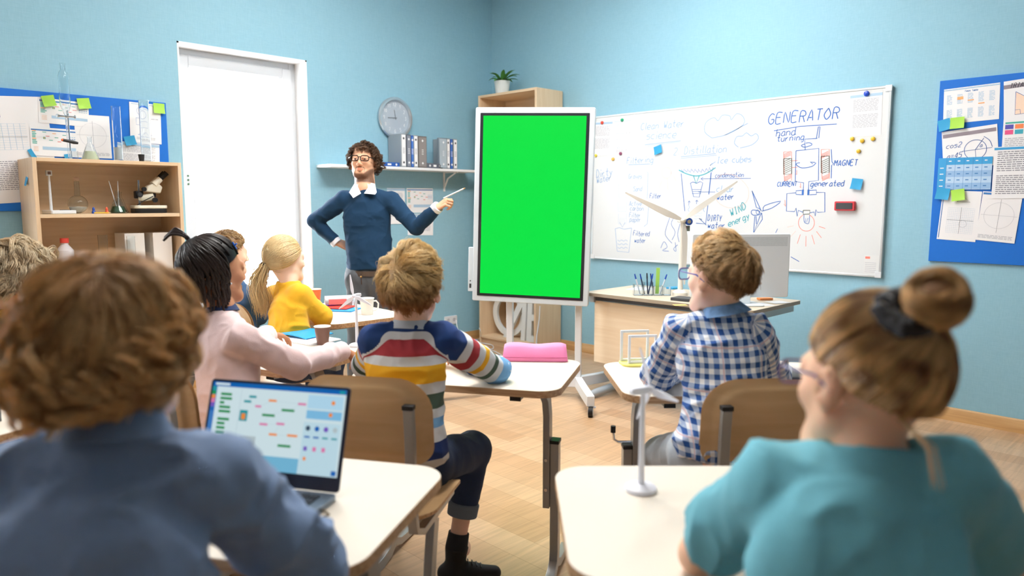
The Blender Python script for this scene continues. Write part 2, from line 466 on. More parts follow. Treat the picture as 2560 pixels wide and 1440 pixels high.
# ------------------------------------------------------------------ sheets of paper and notes
def sheet(w, h, fn=None, curl=0.0, base=None):
    """paper lying on a wall plane, facing -y; origin at its centre; layers lifted by fractions of a millimetre"""
    mb = MB(); n = 8; t = .0006
    vs = []; fs = []
    for j in range(n + 1):
        for i in range(n + 1):
            x = -w / 2 + w * i / n; z = -h / 2 + h * j / n
            y = -curl * ((1 - j / n) ** 3) * (0.5 + 0.5 * abs(2 * i / n - 1))
            vs.append((x, y, z))
    for j in range(n):
        for i in range(n):
            a = j * (n + 1) + i; fs.append((a, a + 1, a + n + 2, a + n + 1))
    mb.add(vs, fs, base or PAPER)
    if fn: fn(mb, w, h)
    return mb
def R2(mb, x0, z0, x1, z1, m, y=-.0008): mb.quad([(x0, y, z0), (x1, y, z0), (x1, y, z1), (x0, y, z1)], m)
def textblock(mb, x0, z0, x1, z1, n, m=None, fill=.45):
    for i in range(n):
        z = z1 - (z1 - z0) * (i + .5) / n; hh = (z1 - z0) / n * fill / 2; x = x0
        xe = x1 - (random.random() * .4 * (x1 - x0) if i % 6 == 5 else random.random() * .04 * (x1 - x0))
        while x < xe - .004:
            l = random.uniform(.008, .03); R2(mb, x, z - hh, min(x + l, xe), z + hh, m or INKGREY); x += l + .004
def p_text(mb, w, h, head=True):
    if head: R2(mb, -w / 2, h / 2 - .022, w / 2, h / 2 - .004, INKLIGHT)
    textblock(mb, -w * .4, h * .08, w * .4, h * .38, 9); textblock(mb, -w * .4, -h * .3, w * .4, h * .02, 10)
def p_app(mb, w, h):
    R2(mb, -w / 2 + .006, h / 2 - .02, w / 2 - .006, h / 2 - .012, INKBLUE)
    for i in range(9): R2(mb, -w * .46, h * .36 - i * h * .055, -w * .46 + w * random.uniform(.07, .12), h * .36 - i * h * .055 + h * .03, INKTEAL if i % 5 else INKORANGE)
    for k in range(4): R2(mb, -w * .44, -h * .2 - k * .008, -w * .34, -h * .19 - k * .008, INKORANGE)
    cs = [INKTEAL, INKRED, INKTEAL, INKORANGE, INKTEAL, INKRED, INKTEAL, INKRED]
    for i in range(8):
        x = -w * .24 + w * .065 * i * random.uniform(.9, 1.1); z = h * .33 - (i * 37 % 11) / 11 * h * .38
        R2(mb, x, z, x + w * .08, z + h * .022, cs[i])
    R2(mb, -w * .23, h * .1, -w * .18, h * .17, INKTEAL); R2(mb, -w * .218, h * .115, -w * .192, h * .155, INKORANGE, -.001)
    R2(mb, -w * .25, -h * .28, w * .47, -h * .17, INKLIGHT)
    for i in range(4):
        for j in range(3): R2(mb, w * .3 + i * w * .045, h * .2 - j * h * .07, w * .33 + i * w * .045, h * .225 - j * h * .07, INKBLUE if j % 2 else INKLIGHT)
def p_shapes(mb, w, h):
    R2(mb, -w / 2 + .01, h / 2 - .012, w / 2 - .01, h / 2 - .008, INKLIGHT)
    c = [(x, z) for x, z in circle(w * .15, 30, -w * .12, h * .3)]; ink(mb, c + [c[0]], .0015, INKBLUE, -.001)
    for pts in ([(-w * .3, h * .12), (w * .1, h * .12), (w * .1, -h * .05), (-w * .3, -h * .05), (-w * .3, h * .12)], [(-w * .25, -h * .3), (0, -h * .18), (w * .2, -h * .3), (-w * .25, -h * .3)]):
        ink(mb, pts, .0015, INKBLUE, -.001)
    textblock(mb, w * .18, h * .1, w * .42, h * .14, 1)
    textblock(mb, -w * .3, -h * .42, w * .3, -h * .35, 2)
def p_grid(mb, w, h):
    R2(mb, -w / 2 + .006, -h / 2 + .01, -w / 2 + .010, h / 2 - .01, INKBLUE)
    ink(mb, [(-w * .1, h * .28), (w * .06, h * .38), (w * .24, h * .28), (-w * .1, h * .28)], .0018, INKMID, -.001)
    for i in range(15): R2(mb, -w * .3, -h * .35 + i * h * .036, w * .38, -h * .348 + i * h * .036, INKLIGHT)
    for i in range(15): R2(mb, -w * .3 + i * w * .0486, -h * .35, -w * .298 + i * w * .0486, h * .155, INKLIGHT)
    ink(mb, [(w * .04, -h * .36), (w * .04, h * .17)], .0016, INKMID, -.001); ink(mb, [(-w * .3, -h * .09), (w * .38, -h * .09)], .0016, INKMID, -.001)
    c = circle(w * .1, 24, w * .12, -h * .16); ink(mb, c + [c[0]], .0012, INKGREY, -.001)
def p_circle(mb, w, h):
    R2(mb, -w * .48, h * .44, -w * .2, h * .48, INKBLUE)
    c = circle(w * .38, 40, 0, h * .03); ink(mb, c + [c[0]], .0012, INKGREY, -.001)
    ink(mb, [(0, -h * .32), (0, h * .36)], .0014, INKMID, -.001); ink(mb, [(-w * .46, h * .03), (w * .46, h * .03)], .0012, INKGREY, -.001)
    textblock(mb, -w * .45, -h * .45, w * .45, -h * .37, 3)
BAR = mat('grey brown title bar', (150, 140, 150), .8)
def p_times(mb, w, h):
    R2(mb, -w / 2, h / 2 - .012, w / 2, h / 2 - .005, INKLIGHT)
    for s_ in lettering('Times Table', -.035, h * .36, .010): ink(mb, s_, .0016, INKBLUE, -.001)
    for c_ in range(5):
        for r_ in range(2): textblock(mb, -w * .44 + c_ * w * .19, h * (.04 - .42 * r_), -w * .44 + c_ * w * .19 + w * .10, h * (.32 - .42 * r_) - (.0 if r_ else .0), 9, INKLIGHT)
    for (i, z) in ((1, .16), (2, .1), (3, -.02)): R2(mb, -w * .44 + i * w * .19, h * z, -w * .33 + i * w * .19, h * (z + (.08 if i == 1 else .03)), INKORANGE, -.001)
PEN = mat('blue marker ink', (50, 98, 170), .6)
def p_cos(mb, w, h):
    R2(mb, -w * .48, h * .33, w * .48, h * .42, BAR)
    for t_, x, z in (('cos2', -w * .43, h * .06), ('a=45', -w * .43, -h * .2)):
        for s_ in lettering(t_, x, z, .03, slant=.3): ink(mb, s_, .003, PEN, -.001)
    c = circle(w * .2, 34, w * .1, -h * .06); ink(mb, c + [c[0]], .003, PEN, -.001)
    ink(mb, [(-w * .14, -h * .06), (w * .4, -h * .06)], .0025, PEN, -.001); ink(mb, [(w * .1, -h * .06), (w * .26, h * .2)], .003, PEN, -.001)
    ink(mb, [(w * .1, -h * .3), (w * .1, -h * .06)], .0018, PEN, -.001)
    ink(mb, smooth2([(w * .26, h * .24), (w * .36, h * .12), (w * .4, -h * .04)]), .003, PEN, -.001)
    for s_ in lettering('a', w * .18, h * -.01, .022, slant=.3): ink(mb, s_, .0025, PEN, -.001)
TABH = mat('table blue header', (64, 160, 216), .7); TABL = mat('table pale blue', (186, 214, 240), .7); TABM = mat('table mid blue', (150, 188, 228), .7)
def p_table(mb, w, h):
    R2(mb, -w * .5, -h * .5, w * .5, h * .5, TABL); R2(mb, -w * .5, h * .28, w * .5, h * .5, TABH, -.001); R2(mb, -w * .5, -h * .5, -w * .34, h * .28, TABH, -.001)
    for j in range(4):
        if j % 2 == 1: R2(mb, -w * .34, h * (.28 - .19 * (j + 1)), w * .5, h * (.28 - .19 * j), TABM, -.0011)
        for i in range(5): R2(mb, -w * .3 + i * w * .165, h * (.17 - .19 * j), -w * .3 + i * w * .165 + w * .06, h * (.20 - .19 * j), INKBLUE, -.0014)
        R2(mb, -w * .46, h * (.17 - .19 * j), -w * .39, h * (.20 - .19 * j), PAPER, -.0014)
    for i in range(5): R2(mb, -w * .3 + i * w * .165, h * .38, -w * .3 + i * w * .165 + w * .05, h * .41, PAPER, -.0014); R2(mb, -w * .345 + i * w * .165, -h * .5, -w * .34 + i * w * .165, h * .5, INKBLUE, -.0013)
def p_tri(mb, w, h):
    R2(mb, -w * .5, h * .3, w * .5, h * .4, BAR)
    for s_ in lettering('TRIANGLE', -w * .38, h * .31, .024, slant=.3): ink(mb, s_, .003, mat('black ink', (40, 42, 50), .6), -.0012)
    mb.quad([(-w * .28, -.0009, -h * .38), (w * .4, -.0009, -h * .36), (-w * .26, -.0009, h * .2)], mat('pale orange crayon', (250, 222, 200), .8))
    ink(mb, [(-w * .26, h * .2), (-w * .28, -h * .38), (w * .42, -h * .36), (-w * .26, h * .2)], .0025, PEN, -.001)
    ink(mb, [(-w * .28, -h * .26), (-w * .18, -h * .26), (-w * .17, -h * .38)], .002, PEN, -.001)
def p_colors(mb, w, h):
    R2(mb, -w * .46, h * .34, -w * .1, h * .39, INKTEAL)
    for i, c in enumerate(('purple', 'orange', 'pink', 'teal')):
        mm = {'purple': INKPURPLE, 'orange': mat('orange block', (246, 140, 90), .8), 'pink': mat('pink block', (228, 90, 140), .8), 'teal': mat('teal block', (70, 170, 190), .8)}[c]
        R2(mb, -w * (.46 - .19 * (i % 2)), h * (.17 - .17 * (i // 2)), -w * (.3 - .19 * (i % 2)), h * (.31 - .17 * (i // 2)), mm)
    textblock(mb, w * .05, -h * .1, w * .45, h * .3, 5, INKGREY); textblock(mb, -w * .45, -h * .45, w * .2, -h * .1, 6)
def p_essay(mb, w, h):
    R2(mb, -w / 2, h * .44, w / 2, h * .485, TABH)
    textblock(mb, -w * .44, h * .02, w * .44, h * .42, 10, INKMID, .4); textblock(mb, -w * .44, -h * .42, w * .44, -h * .04, 10, INKMID, .4)
def p_poster(mb, w, h):
    for i in range(2):
        for j, c in enumerate((INKTEAL, None, INKPURPLE)):
            if c: R2(mb, -w * .5 + .05 + j * .13, h * .42 - i * .075, -w * .5 + .13 + j * .13, h * .42 + .022 - i * .075, c)
    R2(mb, -w * .05, h * .42 - .075, w * .05, h * .42 - .06, INKRED)
    textblock(mb, -w * .15, h * .4, w * .1, h * .43, 2)
    ink(mb, [(-w * .2, h * .28), (-w * .12, h * .34), (0, h * .275), (-w * .2, h * .28)], .0025, INKBLUE, -.001)
    for i in range(12): R2(mb, -w * .3, h * .0 + i * h * .022, w * .3, h * .0015 + i * h * .022, INKLIGHT)
    for i in range(12): R2(mb, -w * .3 + i * w * .05, h * .0, -w * .297 + i * w * .05, h * .245, INKLIGHT)
    ink(mb, [(0, -h * .01), (0, h * .25)], .002, INKMID, -.001); ink(mb, [(-w * .3, h * .12), (w * .3, h * .12)], .002, INKMID, -.001)
    textblock(mb, -w * .4, -h * .38, w * .45, -h * .1, 16, INKMID, .35)

def corners(px, fn, off):            # photo corners TL, TR, BR, BL -> centre, size, roll on a wall
    P = [fn(x, y, off) for x, y in px]
    cx = sum(p[0] for p in P) / 4; cz = sum(p[1] for p in P) / 4
    w = (math.dist(P[0], P[1]) + math.dist(P[3], P[2])) / 2; h = (math.dist(P[0], P[3]) + math.dist(P[1], P[2])) / 2
    roll = -math.degrees(math.atan2(P[1][1] - P[0][1], P[1][0] - P[0][0]))
    return cx, cz, w, h, roll
def hang(side, px, off, fn, label, cat='paper', name='paper_sheet', group=None, curl=0.0, base=None):
    q = on_left if side == 'L' else on_right
    cx, cz, w, h, roll = corners(px, q, off)
    M = FL(cx, cz, off, roll) if side == 'L' else FR(cx, cz, off, roll)
    return single(sheet(w, h, fn, curl, base), name, label, cat, M, group)
def note(side, px, off, m, label, group=None):
    return hang(side, px, off, None, label, 'sticky note', 'sticky_note', group, .012, m)

# left bulletin board
bx1 = on_left(412, 258)[0]; zt = on_left(412, 258)[1]; zb = on_left(20, 528)[1]; bx0 = bx1 - 1.95
m = MB(); m.box2((bx0, YL - .018, zb), (bx1, YL - .001, zt), BOARD)
single(m, 'bulletin_board', 'blue bulletin board on the window wall behind the left beech shelf unit', 'bulletin board', Matrix(), bevel=.002)
o1 = .0195
hang('L', [(-190, 236), (96, 243), (170, 515), (-190, 500)], o1, p_poster, 'large white maths poster with text and grid at the left end of the left board', 'poster', 'poster')
hang('L', [(94, 243), (222, 258), (222, 318), (98, 306)], o1 + .002, p_app, 'white printout under two green notes on the left board', group='printouts on the left board')
hang('L', [(72, 316), (192, 325), (193, 392), (80, 390)], o1 + .004, p_app, 'white printout of a diagram low on the left board above the shelf unit', group='printouts on the left board')
hang('L', [(186, 285), (274, 291), (279, 398), (190, 392)], o1 + .001, p_circle, 'white sheet with a faint circle in the middle of the left board', group='printouts on the left board')
hang('L', [(322, 254), (401, 263), (404, 364), (327, 352)], o1 + .003, p_shapes, 'white sheet with circle and rectangle figures at the right of the left board', group='printouts on the left board')
hang('L', [(292, 352), (398, 362), (400, 420), (294, 412)], o1 + .001, p_text, 'white sheet of faint text low at the right end of the left board', group='printouts on the left board')
note('L', [(102, 240), (134, 237), (141, 265), (110, 267)], o1 + .012, NOTE_G, 'green sticky note leftmost on the left bulletin board', 'green notes on the left board')
note('L', [(191, 246), (222, 245), (228, 271), (197, 273)], o1 + .012, NOTE_G, 'green sticky note behind the separating funnel on the left board', 'green notes on the left board')
note('L', [(384, 257), (412, 260), (411, 287), (383, 280)], o1 + .014, NOTE_G, 'green sticky note at the top right corner of the left board', 'green notes on the left board')
note('L', [(308, 342), (338, 338), (340, 364), (315, 362)], o1 + .010, NOTE_B, 'blue sticky note between the two glass cylinders on the left board', 'blue notes on the left board')
note('L', [(74, 374), (84, 370), (88, 398), (77, 400)], o1 + .012, NOTE_B, 'blue sticky note just above the left end of the beech shelf unit', 'blue notes on the left board')
note('L', [(160, 386), (176, 384), (178, 400), (163, 400)], o1 + .014, NOTE_B, 'small blue sticky note behind the foot of the funnel stand', 'blue notes on the left board')
# papers beneath the wall shelf
hang('L', [(968, 470), (1012, 471), (1013, 560), (968, 560)], .003, p_text, 'white text sheet on the wall behind the teacher\'s shoulder', group='sheets under the wall shelf')
hang('L', [(1016, 470), (1082, 471), (1083, 533), (1018, 530)], .003, p_app, 'white diagram printout on the wall beneath the binder shelf', group='sheets under the wall shelf')
hang('L', [(1020, 534), (1083, 536), (1083, 588), (1019, 588)], .003, p_text, 'white sheet under the diagram printout beside the teacher\'s elbow', group='sheets under the wall shelf')
# right bulletin board
s0, zt = on_right(2348, 204); zb = on_right(2327, 652)[1]; s0b = on_right(2327, 652)[0]; s0 = (s0 + s0b) / 2
m = MB(); m.box2((s0, -.018, zb), (s0 + 1.5, -.001, zt), BOARD)
single(m, 'bulletin_board', 'blue bulletin board on the right wall beside the whiteboard', 'bulletin board', FR(0, 0), bevel=.002)
g = 'sheets on the right board'
hang('R', [(2361, 224), (2501, 206), (2497, 300), (2357, 309)], o1, p_times, 'white sheet with a times table at the top of the right board', group=g)
hang('R', [(2512, 204), (2640, 184), (2640, 290), (2507, 298)], o1, p_tri, 'white sheet with a drawn triangle at the top right of the right board', group=g)
hang('R', [(2358, 330), (2496, 309), (2494, 420), (2355, 420)], o1 + .001, p_cos, 'white sheet with a marker-drawn circle and angle on the right board', group=g)
hang('R', [(2509, 298), (2640, 288), (2640, 380), (2506, 366)], o1 + .001, p_colors, 'white sheet with four coloured blocks at the right of the right board', group=g)
hang('R', [(2346, 396), (2481, 391), (2477, 477), (2343, 471)], o1 + .004, p_table, 'pale blue printed table in the middle of the right board', group=g)
hang('R', [(2487, 368), (2640, 360), (2640, 500), (2478, 492)], o1 + .005, p_essay, 'white sheet full of grey text at the right of the right board', group=g)
hang('R', [(2352, 475), (2449, 479), (2445, 602), (2347, 601)], o1 + .001, p_grid, 'white sheet with a triangle and a grid low on the right board', group=g)
hang('R', [(2450, 478), (2550, 484), (2544, 606), (2445, 603)], o1 + .002, p_circle, 'white sheet with a faint circle at the bottom of the right board', group=g)
note('R', [(2346, 303), (2380, 293), (2374, 326), (2346, 327)], o1 + .012, NOTE_B, 'blue sticky note between the two upper sheets of the right board')
note('R', [(2378, 295), (2414, 291), (2408, 321), (2373, 322)], o1 + .016, NOTE_G, 'green sticky note between the two upper sheets of the right board')
note('R', [(2343, 469), (2378, 472), (2369, 500), (2337, 497)], o1 + .012, NOTE_B, 'blue sticky note below the printed table of the right board')
note('R', [(2376, 476), (2410, 471), (2414, 499), (2381, 504)], o1 + .016, NOTE_G, 'green sticky note below the printed table of the right board')

# ------------------------------------------------------------------ whiteboard
wt = thing('whiteboard', 'large magnetic whiteboard covered in blue marker drawings on the right wall', 'whiteboard', FR(0, 0))
sl = on_right(1483, 470, .03)[0]
trx, trz = on_right(2224, 219, .03); brx, brz = on_right(2195, 688, .03); sr = (trx + brx) / 2
tz = trz; bz = brz
BW = mat('whiteboard enamel', (224, 227, 228), 0.3)
ALU = mat('aluminium', (220, 224, 226), 0.3, metal=.6)
m = MB(); m.box2((sl, -.026, bz), (sr, -.012, tz), BW)
INKB = mat('blue whiteboard marker', (50, 105, 185), .5); INKBf = mat('faint blue whiteboard marker', (150, 180, 215), .5); INKT = mat('teal whiteboard marker', (60, 170, 185), .5)
INKR = mat('red whiteboard marker', (236, 130, 115), .5); INKRf = mat('faint red whiteboard marker', (246, 208, 200), .5); INKK = mat('olive black whiteboard marker', (90, 96, 84), .5); INKVf = mat('very faint blue marker', (200, 214, 228), .5)
YI = -.0266
def wbp(x, y): s_, z_ = on_right(x, y, .0266); return (s_, z_)
def draw(pts, mm=INKB, w=.0055, sm=False):
    P = [wbp(*p) for p in pts]
    if sm: P = smooth2(P)
    ink(m, P, w, mm, YI)
def write(t, x, y, hpx, mm=INKB, w=.0055, rot=0.0, dx=.8, slant=.15):
    s_, z_ = wbp(x, y); z2 = wbp(x, y - hpx)[1]
    for st in lettering(t, s_, z_, z2 - z_, dx=dx, jitter=.05, rot=rot, slant=slant): ink(m, st, w, mm, YI)
write('GENERATOR', 1920, 311, 26, w=.007, dx=.90); draw([(1935, 327), (2000, 316), (2092, 310)])
write('hand', 1940, 341, 18, dx=.85); write('turning', 1942, 354, 16, dx=.8)
draw([(2050, 317), (2047, 345), (2041, 345), (2046, 317), (2050, 317)]); draw([(2043, 346), (2012, 348), (2013, 374)])
draw([(2012, 360), (2003, 364), (2012, 368), (2030, 362), (2024, 357), (2014, 358)], sm=True)
draw([(1990, 377), (2047, 371), (2046, 451), (2022, 454), (2021, 475)]); draw([(1990, 377), (1988, 454), (2009, 457), (2008, 475)])
for x0 in (1959, 2053):
    draw([(x0, 380 if x0 < 2000 else 374), (x0 + 20, 379 if x0 < 2000 else 373), (x0 + 20, 451 if x0 < 2000 else 447), (x0 + 2, 452 if x0 < 2000 else 447), (x0, 380 if x0 < 2000 else 374)], INKR, .004)
    draw([(x0, 397 if x0 < 2000 else 391), (x0 + 20, 396 if x0 < 2000 else 390), (x0 + 20, 435 if x0 < 2000 else 431), (x0, 436 if x0 < 2000 else 432), (x0, 397 if x0 < 2000 else 391)], INKK, .006)
    for i in range(7): draw([(x0 + 1, 404 + i * 5), (x0 + 18, 396 + i * 5)], INKK, .004)
    for i in range(4): draw([(x0 + 1, 386 + i * 3), (x0 + 18, 378 + i * 3)], INKR, .004); draw([(x0 + 2, 443 + i * 3), (x0 + 19, 435 + i * 3)], INKR, .004)
draw([(2078, 373), (2080, 405), (2084, 410), (2079, 413), (2078, 446)]); write('MAGNET', 2085, 415, 14, dx=.82)
draw([(2040, 407), (2030, 416), (2005, 420), (1991, 412), (1993, 408), (2000, 407)], sm=True); draw([(2038, 406), (2025, 405), (2032, 410)])
for y in (401, 418): draw([(1980, y + 1), (1994, y)], INKR, .004)
draw([(1992, 425), (1992, 437), (1989, 433)], INKR, .004); draw([(2001, 458), (2002, 470), (1999, 466)], INKR, .004)
write('CURRENT', 1943, 466, 11, dx=.78); write('generated', 2026, 466, 14, dx=.78)
for x0 in (2004, 2018): R2(m, wbp(x0, 488)[0], wbp(x0, 488)[1], wbp(x0 + 6, 474)[0], wbp(x0 + 6, 474)[1], INKB, YI)
draw([(2004, 476), (1990, 477), (1990, 486), (2004, 487)]); draw([(2024, 476), (2041, 475), (2041, 486), (2024, 487)])
draw([(1990, 482), (1967, 484), (1966, 528), (1986, 529), (1990, 520), (1993, 541), (1996, 526), (2008, 531)]); draw([(2041, 481), (2062, 481), (2062, 530), (2044, 531), (2040, 524), (2038, 540), (2035, 530), (2025, 532)])
draw([(2008, 526), (2025, 526), (2024, 535), (2008, 536), (2008, 526)], INKK, .006)
draw([(2016 + 20 * math.cos(a), 557 + 21 * math.sin(a)) for a in np.linspace(-1.2, 4.3, 24)], INKR, .004)
draw([(2010, 537), (2010, 552), (2014, 558), (2022, 558), (2024, 538)], sm=True, w=.004); draw([(2013, 556), (2014, 545), (2017, 556), (2020, 545)], w=.004)
for a in np.linspace(.2, 3.0, 7): draw([(2016 + 32 * math.cos(a), 560 + 30 * math.sin(a)), (2016 + 48 * math.cos(a), 560 + 56 * math.sin(a))], INKRf if a > 2.4 else INKR, .0035)
draw([(1962, 500), (1964, 516), (1960, 510)], INKR, .004)
# clean water column
write('Clean Water', 1602, 325, 17, INKBf, dx=.84); write('science', 1616, 349, 19, INKBf, dx=.84); draw([(1612, 362), (1702, 352)], INKBf); draw([(1618, 365), (1700, 355)], INKBf, .003)
draw([(1780, 345), (1762, 330), (1765, 306), (1785, 294), (1795, 302), (1806, 288), (1825, 290), (1828, 300), (1842, 284), (1858, 292), (1858, 312), (1818, 336), (1780, 345)], INKBf, sm=True)
draw([(1812, 338), (1870, 308)], INKBf)
draw([(1846, 368), (1836, 358), (1842, 342), (1856, 340), (1866, 332), (1878, 340), (1890, 334), (1896, 346), (1880, 362), (1850, 370)], INKBf, sm=True)
write('2. Distillation', 1684, 387, 18, INKBf, w=.005, dx=.78); draw([(1702, 392), (1790, 384)], INKBf); draw([(1702, 396), (1792, 388)], INKBf, .004)
write('Filtering', 1567, 409, 15, INKBf, dx=.82); draw([(1571, 412), (1625, 410)], INKBf)
write('Dirty', 1491, 444, 18, INKBf, rot=6, dx=.75); write('Water', 1492, 458, 15, INKBf, rot=8, dx=.75)
for t_, x, y in (('Graves', 1571, 447), ('Sand', 1583, 478), ('Filter', 1624, 496), ('Active', 1573, 514), ('carbon', 1575, 526), ('Filter', 1573, 543), ('paper', 1574, 554), ('Filtered', 1583, 589), ('water', 1586, 606)):
    write(t_, x, y, 12, INKB if x > 1580 and y > 480 else INKBf, .0042, dx=.68)
for x0, y0, x1, y1 in ((1545, 432, 1567, 462), (1547, 462, 1566, 494), (1545, 505, 1566, 528), (1546, 534, 1566, 560)):
    draw([(x0, y0), (x0, y1), (x1, y1), (x1, y0)], INKVf, .004)
    for k in range(4): draw([(x0 + 2 + k * 4, y1 - 3), (x0 + 5 + k * 4, y0 + 10)], INKVf, .003)
draw([(1549, 556), (1556, 568), (1563, 556)], INKBf, .004)
draw([(1617, 430), (1620, 432), (1618, 497)], INKBf, .004); draw([(1617, 505), (1622, 510), (1618, 560), (1610, 566)], INKBf, .004)
draw([(1538, 572), (1543, 628), (1572, 631), (1579, 570)], INKBf, .0045); draw([(1538, 572), (1548, 569), (1560, 573), (1579, 570)], INKBf, .004)
for k in range(3): draw([(1544 + q * 5, 600 + k * 9 + (q % 2) * 3) for q in range(6)], INKBf, .0035, True)
# distillation beaker
draw([(1703, 434), (1712, 528)], w=.006); draw([(1778, 431), (1772, 486)], w=.008); draw([(1770, 510), (1764, 560), (1740, 558)], w=.006)
draw([(1697, 425), (1715, 434), (1740, 440), (1765, 434), (1789, 419)], INKT, .008, True); draw([(1734, 440), (1740, 459), (1748, 440)], INKT, .008)
for k in range(9): draw([(1703 + k * 9, 424 - (k > 6) * 4 + (k % 3)), (1708 + k * 9, 432 - abs(k - 4) * .5), (1711 + k * 9, 422 - (k > 6) * 4)], w=.004)
draw([(1726, 458), (1734, 492), (1748, 493), (1757, 457), (1750, 454), (1742, 458), (1732, 455), (1726, 458)], w=.005)
for k in range(3): draw([(1730, 474 + 5 * k), (1753, 474 + 5 * k)], w=.0035)
write('Ice cubes', 1792, 408, 15, INKBf, dx=.82); draw([(1789, 404), (1775, 414), (1781, 408)], INKBf)
write('condensation', 1788, 444, 12, INKB, .0042, dx=.66); draw([(1752, 447), (1877, 446)], w=.004); draw([(1758, 443), (1752, 447), (1758, 451)], w=.004)
write('clear', 1791, 480, 16, INKBf, dx=.8); write('water', 1792, 499, 14, INKB, dx=.82); draw([(1746, 480), (1788, 480)], w=.004)
write('DIRTY', 1769, 552, 14, INKB, dx=.66); write('water', 1769, 570, 15, INKB, dx=.78); draw([(1766, 563), (1748, 546), (1755, 549)], w=.005)
for x, y in ((1722, 502), (1741, 500)): draw([(x, y + 10), (x + 1, y)], w=.004); draw([(x - 2, y + 4), (x + 1, y), (x + 4, y + 4)], w=.004)
for x in (1720, 1758): draw([(x, 512), (x + 4, 518), (x, 524), (x + 4, 530)], INKBf, .004, True)
for k in range(3): draw([(1735 + q * 5, 532 + k * 7 + (q % 2) * 2) for q in range(5)], INKVf, .004)
draw([(1790, 450), (1806, 436), (1840, 440), (1870, 470), (1866, 505), (1830, 520), (1800, 510), (1786, 490)], INKRf, .004, True)
draw([(1666 + 12 * math.cos(a), 432 + 14 * math.sin(a)) for a in np.linspace(0, 6.6, 20)], INKRf, .005); draw([(1668, 446), (1670, 474)], INKRf, .005); draw([(1655, 452), (1648, 470)], INKRf, .005); draw([(1684, 440), (1690, 452)], INKRf, .005)
write('WIND', 1828, 540, 17, INKT, .006, rot=24, dx=.8); write('energy', 1822, 567, 16, INKT, .006, rot=22, dx=.75)
draw([(1880, 477), (1891, 519), (1898, 521), (1903, 527), (1880, 477)]); draw([(1908, 528), (1912, 514), (1952, 503), (1930, 520), (1904, 528)], sm=True); draw([(1904, 532), (1906, 548), (1885, 581), (1900, 540), (1904, 532)])
draw([(1899, 528), (1882, 525), (1878, 532), (1884, 538), (1899, 536), (1899, 528)], sm=True); draw([(1887, 540), (1884, 581)]); draw([(1890, 540), (1891, 560)])
draw([(1898, 530), (1894, 524), (1890, 530), (1895, 537), (1898, 530)], sm=True, w=.004)
draw([(1675, 542), (1663, 580), (1668, 595), (1680, 608)], INKB, .004, True); draw([(1686, 542), (1678, 560), (1688, 580), (1680, 600)], INKB, .004, True)
draw([(1700, 560), (1694, 585), (1698, 605)], INKB, .004, True); draw([(1652, 620), (1660, 604), (1668, 618), (1656, 626), (1672, 628)], INKB, .004, True); draw([(1688, 606), (1690, 628), (1684, 622), (1694, 612)], INKB, .004, True)
draw([(1939, 582), (1944, 572)], w=.004); draw([(1977, 642), (1998, 654)], w=.005)
# small maker label in the corner of the board
lx, lz = wbp(2159, 684); R2(m, lx, lz, lx + .09, lz + .125, mat('label white', (228, 230, 230), .5), YI); R2(m, lx + .005, lz + .1, lx + .035, lz + .115, INKR, YI - .0002)
for k in range(6): R2(m, lx + .005, lz + .012 + k * .012, lx + .075, lz + .015 + k * .012, INKGREY, YI - .0002)
m.build('panel', wt)
m = MB(); t = .016
for a, b in (((sl - t, bz - t), (sl, tz + t)), ((sr, bz - t), (sr + t, tz + t)), ((sl, tz), (sr, tz + t)), ((sl, bz - t), (sr, bz))): m.box2((a[0], -.03, a[1]), (b[0], -.001, b[1]), ALU)
m.build('frame', wt, bevel=.003)
for a, b in ((sl - t, bz - t), (sr - .02, bz - t), (sl - t, tz - .02), (sr - .02, tz - .02)):
    m = MB(); m.box2((a - .002, -.034, b - .002), (a + .038, -.0305, b + .038), WHITE); m.build('corner_cap', wt, bevel=.002)
ob = .0275
hang('R', [(1483, 306), (1530, 303), (1530, 389), (1484, 389)], ob, p_text, 'white sheet under a red magnet at the whiteboard\'s left end', group='sheets on the whiteboard')
hang('R', [(1531, 302), (1580, 298), (1580, 386), (1532, 388)], ob, p_shapes, 'white sheet under a green magnet at the whiteboard\'s left end', group='sheets on the whiteboard')
hang('R', [(2126, 238), (2205, 229), (2203, 343), (2123, 337)], ob, lambda mb, w, h: p_text(mb, w, h), 'white text sheet under a dark blue magnet at the whiteboard\'s top right', group='sheets on the whiteboard')
note('R', [(1634, 368), (1652, 361), (1657, 381), (1637, 388)], ob + .010, NOTE_B, 'blue sticky note under the words at the whiteboard\'s upper left')
note('R', [(2130, 445), (2158, 448), (2153, 475), (2126, 472)], ob + .012, NOTE_B, 'blue sticky note above the eraser on the whiteboard')
def magnet(x, y, col, label, group=None, r=.014):
    s_, z_ = on_right(x, y, ob + .006)
    mb = MB(); mb.lathe([(0, 0), (r, 0), (r * 1.02, .004), (r * .85, .012), (r * .3, .015), (0, .0155)], mat('magnet ' + str(col), col, .25), R=Matrix.Rotation(PI / 2, 3, 'X'))
    single(mb, 'magnet', label, 'magnet', FR(s_, z_, ob), group)
magnet(1505, 307, (215, 70, 50), 'red round magnet on the left sheet of the whiteboard')
magnet(1555, 300, (50, 175, 130), 'green round magnet on the whiteboard sheet with figures')
magnet(1551, 384, (150, 80, 110), 'dark pink round magnet at the bottom of a whiteboard sheet')
magnet(1489, 389, (232, 214, 70), 'pale yellow round magnet at the whiteboard\'s left edge')
magnet(1532, 398, (240, 190, 90), 'orange round magnet just below the two left whiteboard sheets')
magnet(2166, 234, (20, 70, 190), 'dark blue round magnet at the whiteboard\'s top right', r=.018)
